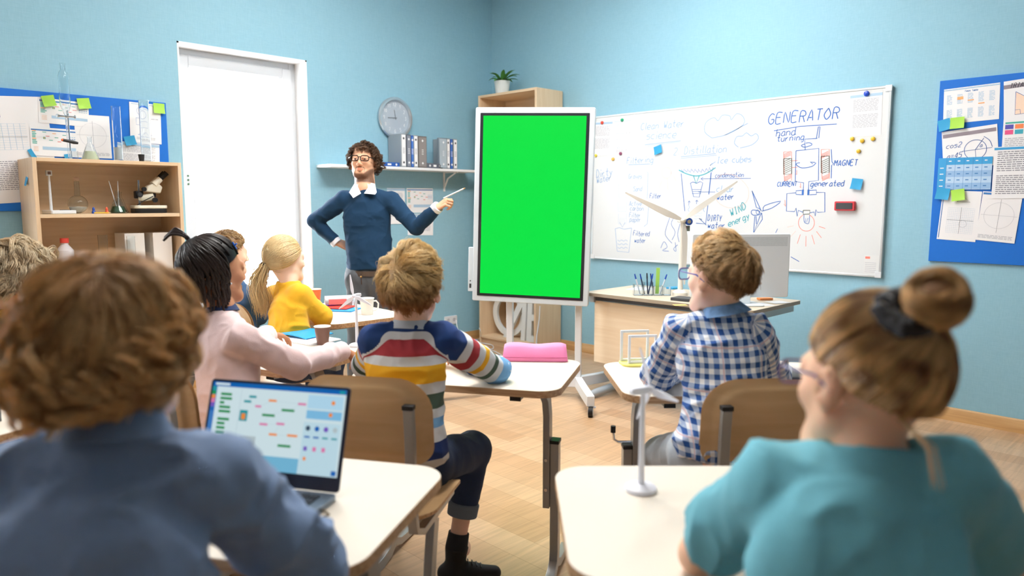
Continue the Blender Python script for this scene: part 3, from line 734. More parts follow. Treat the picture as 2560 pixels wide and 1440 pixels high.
for (x, y), lb in zip([(2130, 347), (2155, 352), (2182, 347), (2146, 378)], ['leftmost in the row of three yellow magnets at the whiteboard\'s right', 'middle one of three yellow magnets in a row on the whiteboard', 'rightmost in the row of three yellow magnets on the whiteboard', 'lone yellow magnet below the row of three on the whiteboard']):
    magnet(x, y, (228, 186, 50), lb, 'yellow magnets')
s_, z_ = on_right(2112, 515, ob + .02)
t = thing('whiteboard_eraser', 'red magnetic eraser with a grey face on the whiteboard', 'eraser', FR(s_, z_, ob))
m = MB(); m.prism(rrect(.13, .062, .008), -.032, 0, mat('eraser red', (214, 60, 70), .45), axis='y'); m.build('body', t, bevel=.003)
m = MB(); m.prism(rrect(.105, .042, .003), -.036, -.0325, DARK, axis='y'); m.build('pad', t)

# ------------------------------------------------------------------ clock, wall shelf, socket
cx, cz = on_left(988, 295, .02)
t = thing('wall_clock', 'round silver wall clock with white numerals on the window wall', 'clock', FL(cx, cz))
RX = Matrix.Rotation(PI / 2, 3, 'X')
m = MB(); m.lathe([(.0, .002), (.172, .002), (.178, .012), (.18, .03), (.172, .042), (.155, .044), (.148, .034), (.146, .02)], mat('brushed aluminium', (196, 204, 210), .3, metal=.7), R=RX, seg=64); m.build('rim', t)
m = MB(); m.lathe([(0, .021), (.147, .021)], mat('clock face grey', (178, 190, 202), .5), R=RX, seg=64)
CN = mat('clock numeral white', (240, 244, 248), .5)
for k in range(1, 13):
    a = PI / 2 - k * PI / 6; n = str(k); wv = .022 * len(n)
    for st in lettering(n, .115 * math.cos(a) - wv / 2, .115 * math.sin(a) - .014, .028, dx=.75, slant=0): ink(m, st, .0045, CN, -.0225)
for k in range(60):
    a = k * PI / 30; ink(m, [(.088 * math.cos(a), .088 * math.sin(a)), (.092 * math.cos(a), .092 * math.sin(a))], .001, CN, -.0225)
m.build('face', t)
for nm, L_, an, w_ in (('hour_hand', .06, 170 + 0, .005), ('minute_hand', .085, 182, .0035), ('hour_hand', .07, 100, .004)):
    if L_ == .06: continue
    m = MB(); a = math.radians(an); ink(m, [(-.015 * math.cos(a), -.015 * math.sin(a)), (L_ * math.cos(a), L_ * math.sin(a))], w_, DARK, -.026 if nm[0] == 'h' else -.028); m.build(nm, t)


t = thing('wall_shelf', 'narrow white wall shelf carrying grey and blue binders', 'shelf', FL(0, 1.66))
m = MB(); m.box2((3.11, -.22, -.022), (4.70, -.001, 0), WHITEP); m.build('board', t, bevel=.002)
for x in (3.5, 4.45):
    m = MB(); m.tube([(x, -.004, -.022), (x, -.004, -.2)], 0, WHITEP, 4, flat=(.02, .006)); m.tube([(x, -.2, -.026), (x, -.004, -.026)], 0, WHITEP, 4, flat=(.006, .02)); m.tube([(x, -.004, -.17), (x, -.06, -.08), (x, -.17, -.03)], 0, WHITEP, 4, flat=(.006, .016)); m.build('bracket', t)
def binder(x, w, h, d, body, label, lying=False, white=False, rot=0):
    t = thing('binder', label, 'binder', FL(x, 1.6605), 'binders on the wall shelf')
    BM = mat('binder ' + str(body), body, .5)
    m = MB()
    if not lying:
        m.box2((0, -.2, .0), (w, -.2 + d, h), BM); m.build('cover', t, bevel=.003)
        m = MB(); m.box2((.006, -.2015, .01), (w - .006, -.2003, h - .01), PAPER if white else mat('binder label ' + str(body), tuple(min(255, c + 40) for c in body), .6))
        SY = DARK if white else PAPER
        for zz in (h - .04, .04): m.quad([(w / 2 - .011, -.202, zz), (w / 2, -.202, zz - .012), (w / 2 + .011, -.202, zz), (w / 2, -.202, zz + .012)], SY)
        for k in range(4): m.quad([(w / 2 - .01, -.202, h * .42 + k * .013), (w / 2 + .01, -.202, h * .42 + k * .013), (w / 2 + .01, -.202, h * .42 + k * .013 + .004), (w / 2 - .01, -.202, h * .42 + k * .013 + .004)], SY if not white else INKMID)
        m.build('spine_label', t)
    else:
        m.box2((0, -.2, 0), (h, -.2 + d, w), BM); m.build('cover', t, bevel=.003)
        m = MB()
        for xx in (.035, h - .035): m.quad([(xx - .011, -.2015, w / 2), (xx, -.2015, w / 2 - .012), (xx + .011, -.2015, w / 2), (xx, -.2015, w / 2 + .012)], PAPER)
        m.quad([(h * .4, -.2015, w * .3), (h * .58, -.2015, w * .3), (h * .58, -.2015, w * .7), (h * .4, -.2015, w * .7)], PAPER)
        m.build('spine_label', t)
    return t
def bx(px, y=400): return on_left(px, y, .2)[0]
GB, DGB, BLB = (150, 158, 164), (96, 102, 114), (40, 90, 170)
binder(bx(1003.5), .052, .285, .19, GB, 'white-spined binder, leftmost of the upright group under the clock', white=True)
binder(bx(1017), .048, .28, .19, DGB, 'dark grey upright binder second from left under the clock')
binder(bx(1028.5), .027, .275, .19, BLB, 'thin blue binder wedged upright in the left group of binders')
binder(bx(1035), .045, .28, .19, GB, 'white-spined binder just right of the thin blue one under the clock', white=True)
binder(bx(1046), .095, .275, .03, (104, 98, 96), 'brownish grey binder showing its cover, right of the left group')
binder(bx(1116), .045, .275, .19, GB, 'white-spined binder at the left of the right-hand binder group', white=True)
binder(bx(1127), .025, .27, .19, BLB, 'thin blue binder between two white-spined ones near the shelf\'s right end')
binder(bx(1134), .045, .275, .19, GB, 'white-spined binder rightmost on the wall shelf', white=True)
binder(bx(1098), .10, .275, .03, (132, 146, 156), 'pale grey binder showing its cover behind the right-hand group')
binder(bx(1067), .045, .185, .14, DGB, 'dark grey binder lying flat in the middle of the wall shelf', True)
binder(bx(948), .036, .21, .14, BLB, 'blue binder lying flat beside the teacher\'s hair', True)
sx, sz = on_left(1126, 800)
t = thing('wall_socket', 'white double wall socket near the floor by the corner shelf', 'socket', FL(sx, sz))
m = MB(); m.prism(rrect(.155, .082, .01), -.012, 0, WHITE, axis='y'); m.build('plate', t, bevel=.002)
for q in (-.037, .037):
    m = MB(); m.lathe([(.028, .0121), (.028, .0145), (.02, .0145), (.019, .0122)], WHITE, c=(q, 0, 0), R=RX, seg=20)
    m.lathe([(0, .0123), (.019, .0123)], INKGREY, c=(q, 0, 0), R=RX, seg=20); m.build('outlet', t)
for o in bpy.data.objects:
    pass
def cable(pts, r, label, mt=WHITE):
    mb = MB(); P = []
    for i in range(len(pts) - 1):
        a, b, c, d = [Vector(pts[max(0, min(len(pts) - 1, i + q))]) for q in (-1, 0, 1, 2)]
        for k in range(6):
            q = k / 6; P.append(.5 * ((2 * b) + (c - a) * q + (2 * a - 5 * b + 4 * c - d) * q * q + (-a + 3 * b - 3 * c + d) * q ** 3))
    P.append(Vector(pts[-1])); mb.tube([R45.to_3x3() @ p for p in P], r, mt, 6)
    return tag(mb.build('cable'), label, 'cable')
cable([tuple(at(1140, 800, 6.8)), tuple(at(1150, 836, 6.7)), tuple(atz(1180, 850, .03)), tuple(atz(1200, 846, .02)), tuple(at(1201, 828, 6.7)), tuple(at(1198, 820, 6.85))], .004, 'white cable drooping from the wall socket to the corner shelf')
cable([tuple(atz(1190, 856, .006)), tuple(atz(1228, 862, .006)), tuple(atz(1232, 872, .006)), tuple(atz(1215, 874, .006)), tuple(atz(1240, 880, .006)), tuple(atz(1270, 900, .006))], .005, 'white cable lying on the floor left of the screen stand')
# ------------------------------------------------------------------ beech shelf units
def shelf_unit(name, label, M, W, H, D, levels, t=.022, backed=True):
    """local: x width from 0, front at y=0, back at y=D"""
    r = thing(name, label, 'shelf unit', M)
    for x in (0, W - t):
        m = MB(); m.box2((x, 0, 0), (x + t, D, H), BEECH); m.build('side_panel', r, bevel=.0015)
    m = MB(); m.box2((t, 0, H - t), (W - t, D, H), BEECHX); m.build('top', r, bevel=.0015)
    m = MB(); m.box2((t, D - .008, .06), (W - t, D - .002, H - t), BEECHX); m.build('back_panel', r)
    m = MB(); m.box2((t, .02, 0), (W - t, .04, .06), BEECHX); m.build('plinth', r)
    for z in levels:
        m = MB(); m.box2((t, .004, z - t), (W - t, D - .01, z), BEECHX); m.build('shelf', r, bevel=.0015)
    return r
SU = Matrix.Translation((1.05, YL - .385, 0))
shelf_unit('shelf_unit', 'open beech shelf unit with lab glass and a microscope under the left bulletin board', SU, .84, 1.615, .36, (.09, .54, .91, 1.285))
CU = Matrix.Translation((XR - .365, 5.165, 0)) @ Matrix.Rotation(-PI / 2, 4, 'Z')
shelf_unit('shelf_unit', 'tall open beech bookcase in the corner behind the big green screen', CU, .75, 2.35, .345, (.075, .62, 1.05, 1.5, 1.93))

# white wooden letters standing in the bottom of the corner bookcase
LW = mat('white painted wood letter', (232, 236, 236), .5)
g = 'big letters in the corner bookcase'
def letter(name, label, build, x, y, tilt=0):
    M = CU @ Matrix.Translation((x, y, .0765)) @ Matrix.Rotation(math.radians(tilt), 4, 'Y')
    mb = MB(); build(mb); return single(mb, name, label, 'letter', M, g, bevel=.002)
def L_O(mb):
    n = 40; R0, R1 = .215, .160
    vs = []; fs = []
    for k in range(n):
        a = 2 * PI * k / n
        for r_ in (R0, R1):
            for y in (0, .03): vs.append((r_ * math.cos(a), y, .216 + r_ * math.sin(a)))
    for k in range(n):
        a, b = 4 * k, 4 * ((k + 1) % n)
        fs += [(a, b, b + 2, a + 2), (a + 1, a + 3, b + 3, b + 1), (a, a + 1, b + 1, b), (a + 2, b + 2, b + 3, a + 3)]
    mb.add(vs, fs, LW)
def L_A(mb):
    mb.prism([(0, 0), (.058, 0), (.235, .33), (.235, 0), (.29, 0), (.29, .46), (.225, .46)], 0, .03, LW, axis='y')
def L_E(mb):
    mb.prism([(0, 0), (.2, 0), (.2, .06), (.06, .06), (.06, .2), (.18, .2), (.18, .26), (.06, .26), (.06, .4), (.2, .4), (.2, .46), (0, .46)], 0, .03, LW, axis='y')
letter('letter_o', 'big round white letter at the left in the corner bookcase', L_O, .26, .14)
letter('letter_a', 'big slanted white letter leaning in the middle of the corner bookcase', L_A, .235, .09, 4)
letter('letter_e', 'big white letter with three arms at the right in the corner bookcase', L_E, .545, .09, 3)

# potted plant on the corner bookcase
LEAF = mat('green leaf', (78, 138, 62), .5, noise=.3, nscale=20)
def leaf(mb, base, az, L_, w, droop, el=.9, m=LEAF):
    pts = []; n = 7; p = Vector(base); e = el
    for i in range(n):
        pts.append(p.copy()); p = p + Vector((math.cos(az) * math.cos(e), math.sin(az) * math.cos(e), math.sin(e))) * L_ / (n - 1); e -= droop / (n - 1)
    sd = Vector((-math.sin(az), math.cos(az), 0)); vs = []
    for i, q in enumerate(pts):
        f = math.sin(PI * (.08 + .9 * i / (n - 1))) ** .7 * w
        vs += [q - sd * f + Vector((0, 0, f * .35)), q, q + sd * f + Vector((0, 0, f * .35))]
    mb.add(vs, [(3 * i + a, 3 * i + a + 1, 3 * i + a + 4, 3 * i + a + 3) for i in range(n - 1) for a in (0, 1)], m)
def potted(M, label, r=.075, h=.13, n=16, L_=.15, m_=None):
    t = thing('potted_plant', label, 'plant', M)
    m = MB(); m.lathe([(r * .72, 0), (r * .78, .004), (r, h), (r * .94, h), (r * .9, h - .02), (0, h - .02)], mat('white flower pot', (226, 230, 228), .5), seg=28); m.build('pot', t)
    m = MB(); m.lathe([(0, h - .018), (r * .88, h - .018)], mat('potting soil', (70, 52, 40), .9), seg=20); m.build('soil', t)
    m = MB()
    for k in range(n):
        m_az = 2 * PI * k / n * 2.4; leaf(m, (.01 * math.cos(m_az), .01 * math.sin(m_az), h - .02), m_az, L_ * random.uniform(.8, 1.1), L_ * .12, random.uniform(1.0, 1.9), random.uniform(.5, 1.35))
    m.build('leaves', t)
potted(CU @ Matrix.Translation((.17, .15, 2.3505)), 'small leafy plant in a white pot on top of the corner bookcase', L_=.17)

# ------------------------------------------------------------------ items of the left shelf unit (local x from its left edge, y from its front)
def on_unit(x, y, z, rot=0): return SU @ Matrix.Translation((x, y, z + .0008)) @ Matrix.Rotation(math.radians(rot), 4, 'Z')
Z1, Z2, Z3 = 1.615, 1.285, .91
LIQY = mat('pale yellow liquid', (240, 244, 205), .3); LIQG = mat('green liquid', (52, 92, 66), .2); POWD = mat('white powder', (238, 234, 222), .9); RUB = mat('black rubber', (30, 30, 32), .6)
def xu(px, y, v_off=0):   # x on the unit of a photo column, at depth y behind the front
    yy = YL - .385 + y; d = ray(px, 450); return d.x * yy / d.y - 1.05
# separating funnel in a clamp
t = thing('separating_funnel', 'tall glass separating funnel standing in a clamp on the left shelf unit', 'lab glass', on_unit(xu(176, .17), .17, Z1))
m = MB(); m.lathe([(.0035, .17), (.0045, .19), (.006, .26), (.012, .28), (.022, .305), (.029, .33), (.029, .50), (.024, .525), (.013, .54), (.013, .565), (.016, .58), (.0148, .58), (.0115, .565), (.0115, .54), (.022, .523), (.0272, .5), (.0272, .33), (.02, .307), (.010, .284), (.003, .262)], GLASS, seg=24); m.build('funnel', t)
m = MB(); m.tube([(-.045, 0, .262), (.045, 0, .262)], [.007, .005], CHROME, 10); m.ball((-.045, 0, .262), .012, GLASS); m.ball((.048, 0, .262), (.006, .012, .012), CHROME); m.build('stopcock', t)
m = MB(); m.cyl((0, 0, 0), (0, 0, .262), .0035, GLASS); m.build('glass_stem', t)
m = MB(); m.cyl((.016, .02, 0), (.016, .02, .30), .0045, CHROME); m.lathe([(.03, 0), (.03, .006), (.0, .007)], CHROME, c=(.016, .02, 0)); m.build('stand_rod', t)
m = MB(); m.tube([(-.028, -.008, .118), (.0, -.006, .113), (.03, -.004, .108), (.055, -.002, .104)], [.009, .009, .011, .007], BLACK, 8); m.ball((-.03, -.008, .118), .008, mat('orange rubber tip', (236, 120, 70), .5)); m.build('clamp', t)
def flask(M, label, s=1.0, liq=None, lz=.045, rods=False):
    t = thing('conical_flask', label, 'lab glass', M, 'conical flasks')
    m = MB(); m.lathe([(.0, .001), (.047 * s, .001), (.050 * s, .008 * s), (.019 * s, .095 * s), (.013 * s, .105 * s), (.013 * s, .14 * s), (.016 * s, .145 * s), (.0145 * s, .145 * s), (.0115 * s, .14 * s), (.0115 * s, .104 * s), (.0175 * s, .094 * s), (.0482 * s, .009 * s), (.045 * s, .003), (0, .003)], GLASS, seg=28); m.build('flask', t)
    if liq:
        f = lz / (.095 * s); r1 = (.0475 + (.0175 - .0475) * f) * s - .0005
        m = MB(); m.lathe([(0, .004), (.0455 * s, .004), (.047 * s, .010 * s), (r1, lz), (0, lz)], liq, seg=28); m.build('liquid', t)
    return t
flask(on_unit(xu(230, .13), .13, Z1), 'conical flask of pale yellow liquid on top of the left shelf unit', 1.0, LIQY, .055)
def cyl_glass(M, label, r, h, liq=0):
    t = thing('glass_cylinder', label, 'lab glass', M, 'tall glass cylinders')
    m = MB(); m.lathe([(0, .001), (r * 1.25, .001), (r * 1.25, .006), (r, .010), (r, h - .004), (r * 1.08, h), (r * .95, h), (r - .0022, h - .006), (r - .0022, .012), (0, .011)], GLASS, seg=28); m.build('cylinder', t)
    if liq: m = MB(); m.lathe([(0, .0125), (r - .003, .0125), (r - .003, liq), (0, liq)], mat('cloudy water', (220, 226, 228), .2), seg=24); m.build('liquid', t)
cyl_glass(on_unit(xu(300, .16), .16, Z1), 'tall narrow glass cylinder in the middle of the left shelf unit\'s top', .027, .345, .09)
cyl_glass(on_unit(xu(370, .16), .16, Z1), 'tallest glass cylinder, at the right on the left shelf unit\'s top', .031, .40)
t = single(MB().lathe([(0, 0), (.014, 0), (.020, .045), (0, .045)], RUB), 'rubber_stopper', 'black rubber stopper on top of the left shelf unit before the tallest cylinder', 'stopper', on_unit(xu(357, .05), .05, Z1))
t = single(MB().lathe([(0, .001), (.02, .001), (.021, .05), (.0195, .05), (.0185, .003), (0, .003)], GLASS), 'glass_beaker', 'small empty glass beaker beside the foot of the funnel stand', 'lab glass', on_unit(xu(190, .09), .09, Z1))
# folded note on the side of the unit
single(MB().quad([(0, 0, 0), (0, .05, .01), (-.012, .055, -.045), (-.014, .0, -.05)], NOTE_B), 'sticky_note', 'blue sticky note on the outer side of the left shelf unit', 'sticky note', SU @ Matrix.Translation((-.0003, .12, 1.50)))
# middle level: anemometer-like instrument, flask, pins, microscope
t = thing('lab_balance', 'white instrument with a tall post and square head at the left of the middle shelf', 'instrument', on_unit(xu(141, .14), .13, Z2, 8))
m = MB(); m.prism(rrect(.14, .15, .01), 0, .022, WHITE); m.build('base', t, bevel=.004)
m = MB(); m.prism(rrect(.05, .05, .004, cx=.025, cy=-.03), .0222, .0245, DARK); m.build('weighing_plate', t)
m = MB(); m.tube([(-.035, .02, .022), (-.035, .02, .23)], [.009, .006], WHITE, 10); m.build('post', t)
m = MB(); m.box((-.035, .02, .245), (.032, .018, .032), WHITE); m.box((-.035, .0105, .245), (.018, .003, .018), mat('brown lens', (130, 105, 100), .3)); m.build('head', t, bevel=.003)
t = thing('round_flask', 'round-bottomed glass flask with white powder on the middle shelf', 'lab glass', on_unit(xu(193, .15), .17, Z2))
prof = [(0, .002)] + [(.056 * math.sin(a), .058 - .056 * math.cos(a)) for a in np.linspace(.3, 2.85, 14)] + [(.014, .17), (.0135, .2), (.012, .2), (.0125, .17)] + [(.054 * math.sin(a), .058 - .054 * math.cos(a)) for a in np.linspace(2.85, .3, 14)] + [(0, .004)]
m = MB(); m.lathe(prof, GLASS, seg=32); m.build('flask', t)
prof = [(0, .0045)] + [(.053 * math.sin(a), .058 - .053 * math.cos(a)) for a in np.linspace(.3, 1.25, 8)] + [(0, .044)]
m = MB(); m.lathe(prof, POWD, seg=28); m.build('powder', t)
m = MB(); m.ball((0, 0, .214), (.018, .018, .013), mat('tan stopper', (190, 160, 135), .4)); m.build('stopper', t)
def pawn(px, col, label):
    m = MB(); m.lathe([(0, 0), (.011, 0), (.011, .012), (.007, .018), (.008, .03), (.003, .04), (0, .041)], mat('pawn ' + str(col), col, .4)); single(m, 'plastic_nozzle', label, 'nozzle', on_unit(xu(px, .07), .07, Z2))
pawn(229, (40, 80, 170), 'small blue nozzle standing on the middle shelf'); pawn(262, (226, 90, 60), 'small red nozzle standing on the middle shelf')
m = MB(); m.tube([(0, 0, .005), (.085, .01, .005)], .004, mat('yellow pencil paint', (232, 190, 70), .5), 6); m.tube([(.085, .01, .005), (.098, .0115, .005)], [.004, .001], BEECH, 6); single(m, 'pencil', 'yellow pencil lying on the middle shelf before the green flask', 'pencil', on_unit(xu(230, .03), .03, Z2), bevel=0)
f = flask(on_unit(xu(291, .15), .15, Z2), 'conical flask of dark green liquid holding glass rods on the middle shelf', 1.0, LIQG, .045)
for a, b in (((-.003, 0, .012), (-.045, .0, .205)), ((.004, .002, .012), (.008, .004, .205))): m = MB(); m.cyl(a, b, .0022, WHITE, 8); m.build('stirring_rod', f)
cf = flask(on_unit(xu(299, .22), .24, Z2), 'empty conical flask behind the green one on the middle shelf', .95)
# microscope
t = thing('microscope', 'cream stereo microscope with black eyepieces on the middle shelf', 'microscope', on_unit(xu(368, .15), .15, Z2, -4))
CRM = mat('cream enamel', (236, 232, 214), .35)
m = MB(); m.prism(rrect(.20, .16, .03), .03, .05, CRM); m.build('base_top', t, bevel=.004)
m = MB(); m.prism(rrect(.195, .155, .03), 0, .03, BLACK); m.build('base', t, bevel=.004)
m = MB(); m.cyl((-.045, .04, .05), (-.045, .04, .215), .008, CHROME); m.build('column', t)
m = MB(); m.box((-.05, .03, .12), (.05, .05, .05), BLACK); m.cyl((-.052, -.005, .12), (-.052, -.02, .12), .018, DARK); m.build('focus_block', t, bevel=.006)
m = MB(); m.tube([(-.05, .02, .10), (-.02, .0, .10), (.03, -.005, .11)], [.018, .022, .024], CRM, 12); m.cyl((.03, -.03, .085), (.03, -.05, .085), .016, BLACK); m.build('arm', t)
m = MB(); m.prism([(-.02, .14), (.07, .128), (.085, .17), (.05, .205), (-.01, .175)], -.035, .035, CRM, axis='y'); m.build('body', t, bevel=.008)
m = MB(); m.cyl((.03, -.0, .13), (.03, 0, .105), .018, BLACK); m.cyl((-.03, -.02, .155), (-.03, -.04, .155), .014, BLACK); m.build('objective', t)
for q in (-.022, .022):
    m = MB(); m.tube([(.035, q, .185), (.075, q, .225)], [.022, .020], CRM, 14); m.tube([(.07, q, .22), (.115, q, .265)], [.017, .0185], BLACK, 14); m.build('eyepiece', t)
m = MB(); m.tube([(-.08, -.05, .052), (-.05, -.055, .075), (0, -.05, .10), (.02, -.04, .11)], .003, BLACK, 6); m.build('cord', t)
# lower level
t = thing('plastic_bottle', 'white plastic bottle with a red cap on the lower shelf of the left unit', 'bottle', on_unit(xu(150, .16), .16, Z3))
m = MB(); m.lathe([(0, 0), (.045, 0), (.047, .01), (.047, .15), (.02, .185), (.02, .195), (0, .195)], mat('cloudy plastic', (226, 224, 228), .4)); m.build('bottle', t)
m = MB(); m.lathe([(0, .196), (.024, .196), (.024, .225), (0, .226)], mat('red cap', (222, 80, 70), .4)); m.build('cap', t)
single(MB().lathe([(0, .001), (.025, .001), (.028, .24), (.0262, .24), (.0235, .004), (0, .004)], GLASS), 'glass_beaker', 'tall glass on the lower shelf of the left unit', 'lab glass', on_unit(xu(247, .13), .13, Z3))
single(MB().lathe([(0, .001), (.025, .001), (.025, .23), (.0232, .23), (.0235, .004), (0, .004)], GLASS), 'glass_beaker', 'tall glass before a white box on the lower shelf of the left unit', 'lab glass', on_unit(xu(318, .05), .05, Z3))
for px, lb in ((328, 'plain white box left of its twin on the lower shelf'), (398, 'plain white box rightmost on the lower shelf of the left unit')):
    single(MB().box2((-.06, 0, 0), (.06, .2, .245), mat('white card box', (236, 232, 226), .7)), 'storage_box', lb, 'box', on_unit(xu(px, .1), .1, Z3), 'white boxes on the lower shelf', bevel=.002)

# ------------------------------------------------------------------ big display on its stand
DM = F(.14, 4.98, 0, -12)
t = thing('display_stand', 'tall digital flip display with a plain green screen on a white wheeled stand', 'display', DM)
HW, ZB, ZT = .405, .665, 1.985
G_ = bpy.data.materials.new('plain green screen'); G_.use_nodes = True
gb = G_.node_tree.nodes['Principled BSDF']; gb.inputs['Base Color'].default_value = (0, .02, 0, 1); gb.inputs['Roughness'].default_value = .5; gb.inputs['Specular IOR Level'].default_value = .1
gb.inputs['Emission Color'].default_value = rgb(0, 226, 68)
gb.inputs['Emission Strength'].default_value = 2 ** -SC.view_settings.exposure
GREEN_NODE = gb
RR = Matrix.Rotation(math.radians(1.5), 4, 'Y')
lean = Matrix.Translation((0, 0, (ZB + ZT) / 2)) @ RR
hh = (ZT - ZB) / 2
FRAMEW = mat('white display frame', (206, 216, 222), .35)
m = MB(); m.prism(rrect(2 * HW, 2 * hh, .012), -.03, .03, FRAMEW, axis='y'); o = m.build('frame', t, M=lean, bevel=.004)
m = MB(); m.prism(rrect(2 * HW - .07, 2 * hh - .075, .004), -.0325, -.0301, mat('black bezel', (40, 42, 48), .3), axis='y'); o = m.build('bezel', t, M=lean)
m = MB(); m.prism(rrect(2 * HW - .112, 2 * hh - .112, .001), -.0335, -.0326, G_, axis='y'); o = m.build('screen', t, M=lean)
m = MB(); m.box2((-HW - .038, -.01, -.6), (-HW - .002, .028, -.29), FRAMEW); m.build('side_module', t, M=lean, bevel=.004)
m = MB(); m.box((-HW - .02, -.0108, -.56), (.014, .002, .03), DARK); m.box((-HW - .02, -.0108, -.525), (.008, .002, .008), DARK); m.build('ports', t, M=lean)
for x in (-.17, .315):
    m = MB(); m.box2((x - .022, .035, .09), (x + .022, .085, 1.35), WHITE); m.build('post', t, bevel=.004)
m = MB(); m.box2((-.19, .035, .075), (.335, .085, .15), WHITE); m.build('crossbar', t, bevel=.004)
m = MB(); m.box2((-.25, .03, 1.1), (.38, .09, 1.2), WHITE); m.build('mount_bracket', t, bevel=.004)
def caster(mb, p, wheel=.035):
    x, y = p; mb.cyl((x - .014, y, wheel), (x + .014, y, wheel), wheel, RUB, 20); mb.cyl((x - .0155, y, wheel), (x + .0155, y, wheel), wheel * .72, mat('grey wheel disc', (190, 196, 200), .4), 18)
    mb.tube([(x, y + .01, wheel * 1.5), (x, y + .02, wheel * 2.3)], .012, DARK, 8); mb.box((x + .02, y + .02, wheel * 1.8), (.02, .03, .006), INKGREY)
# feet end points (viewer frame) -> local
Di = (R45 @ Matrix.Identity(4)).inverted() @ DM
Dinv = Di.inverted()
def loc(u, v, z=0): return Dinv @ Vector((u, v, z))
posts = {-1: loc(-.16, 4.98), 1: loc(.335, 5.06)}
px_ = lambda s_: Vector((-.17 if s_ < 0 else .315, .06, 0))
for s_, ends in ((1, [(.50, 4.50), (.76, 5.24)]), (-1, [(-.50, 4.86), (-.22, 5.55)])):
    for (u, v) in ends:
        e = loc(u, v); b_ = px_(s_)
        m = MB(); m.tube([(b_.x, b_.y, .115), ((b_.x + e.x) / 2, (b_.y + e.y) / 2, .105), (e.x, e.y, .10)], 0, WHITE, 4, up=(0, 0, 1), flat=(.07, .05)); m.build('foot', t, bevel=.004)
        m = MB(); caster(m, (e.x, e.y + .0), .033); m.build('caster', t)
single(MB().tube([tuple(R45.to_3x3() @ p) for p in (at(1350, 765, 5.3), at(1348, 800, 5.32), at(1342, 840, 5.3), at(1340, 880, 5.2), atz(1350, 905, .01))], .005, WHITE, 6), 'cable', 'white cable hanging behind the green screen in front of the letters', 'cable', Matrix())

# ------------------------------------------------------------------ teacher's desk (stands parallel to the right wall)
TX0, TX1, TY0, TY1, TZ = 3.88, 4.52, 1.93, 3.19, .74
t = thing('teacher_desk', 'beech teacher\'s desk with a wide panel and grey top in front of the whiteboard', 'desk', Matrix.Translation((TX0, TY0, 0)))
WD, LD = TX1 - TX0, TY1 - TY0
DTOP = wood('pale grey beech desktop', (226, 212, 190), (208, 194, 172), axis='Y')
m = MB(); m.prism(rrect(WD, LD, .02, cx=WD / 2, cy=LD / 2), TZ - .024, TZ, DTOP, mat('grey brown desk edge', (160, 148, 130), .5)); m.build('desktop', t, bevel=.002)
m = MB(); m.box2((.06, .06, .25), (.08, LD - .06, .68), wood('beech along y', (240, 220, 190), (230, 206, 172), axis='Y')); m.build('front_panel', t, bevel=.002)
m = MB()
for y in (.05, LD - .05): m.box2((.04, y - .02, .67), (WD - .04, y + .02, .715), STEEL)
m.box2((.055, .05, .685), (.085, LD - .05, .715), DARK); m.build('under_frame', t)
LEGM = mat('light blue grey steel', (196, 206, 216), .35, metal=.3)
for y in (.09, LD - .09):
    m = MB(); m.cyl((.30, y, .03), (.30, y, .68), .025, LEGM, 16); m.build('leg', t)
    m = MB(); m.tube([(-.02, y, .028), (.05, y, .035), (.3, y, .045), (.55, y, .035), (.62, y, .028)], [.024, .027, .028, .027, .024], LEGM, 12)
    for x in (-.03, .63): m.cyl((x, y, .0281), (x + (.012 if x > 0 else .012), y, .0281), .023, RUB, 12)
    m.build('foot', t)
m = MB(); m.cyl((.3, .09, .13), (.3, LD - .09, .13), .014, LEGM); m.build('stretcher', t)
def TD(px, py, z=TZ): 
    p = atz(px, py, z); return p
def on_td(px, py, rot=0, dz=.0006):
    p = atz(px, py, TZ); return F(p.x, p.y, TZ + dz, rot)
# monitor seen from behind
t = thing('monitor', 'silver grey desktop monitor seen from behind on the teacher\'s desk', 'monitor', F(1.375, 4.38, TZ + .001, 180 + 3))
SIL = mat('silver monitor plastic', (232, 240, 245), .4)
m = MB(); m.prism(rrect(.60, .385, .012, cx=0, cy=.235), -.015, .018, SIL, axis='y'); m.build('housing', t, bevel=.005)
m = MB(); m.prism(rrect(.585, .37, .008, cx=0, cy=.235), -.018, -.0155, BLACK, axis='y'); m.build('screen', t)
m = MB(); 
for j in range(7):
    for i in range(70): m.quad([(-.28 + i * .008, .0187, .355 + j * .008), (-.28 + i * .008, .0187, .3585 + j * .008), (-.2762 + i * .008, .0187, .3585 + j * .008), (-.2762 + i * .008, .0187, .355 + j * .008)], mat('vent slot grey', (150, 165, 172), .6))
m.build('vent_grille', t)
m = MB(); m.prism(rrect(.17, .12, .012, cx=-.0, cy=.135), .018, .03, SIL, axis='y'); m.build('mount', t, bevel=.003)
m = MB(); m.box2((-.055, .02, .01), (.055, .055, .14), SIL); m.prism(rrect(.24, .18, .02, cy=.03), 0, .01, SIL); m.build('stand', t, bevel=.004)
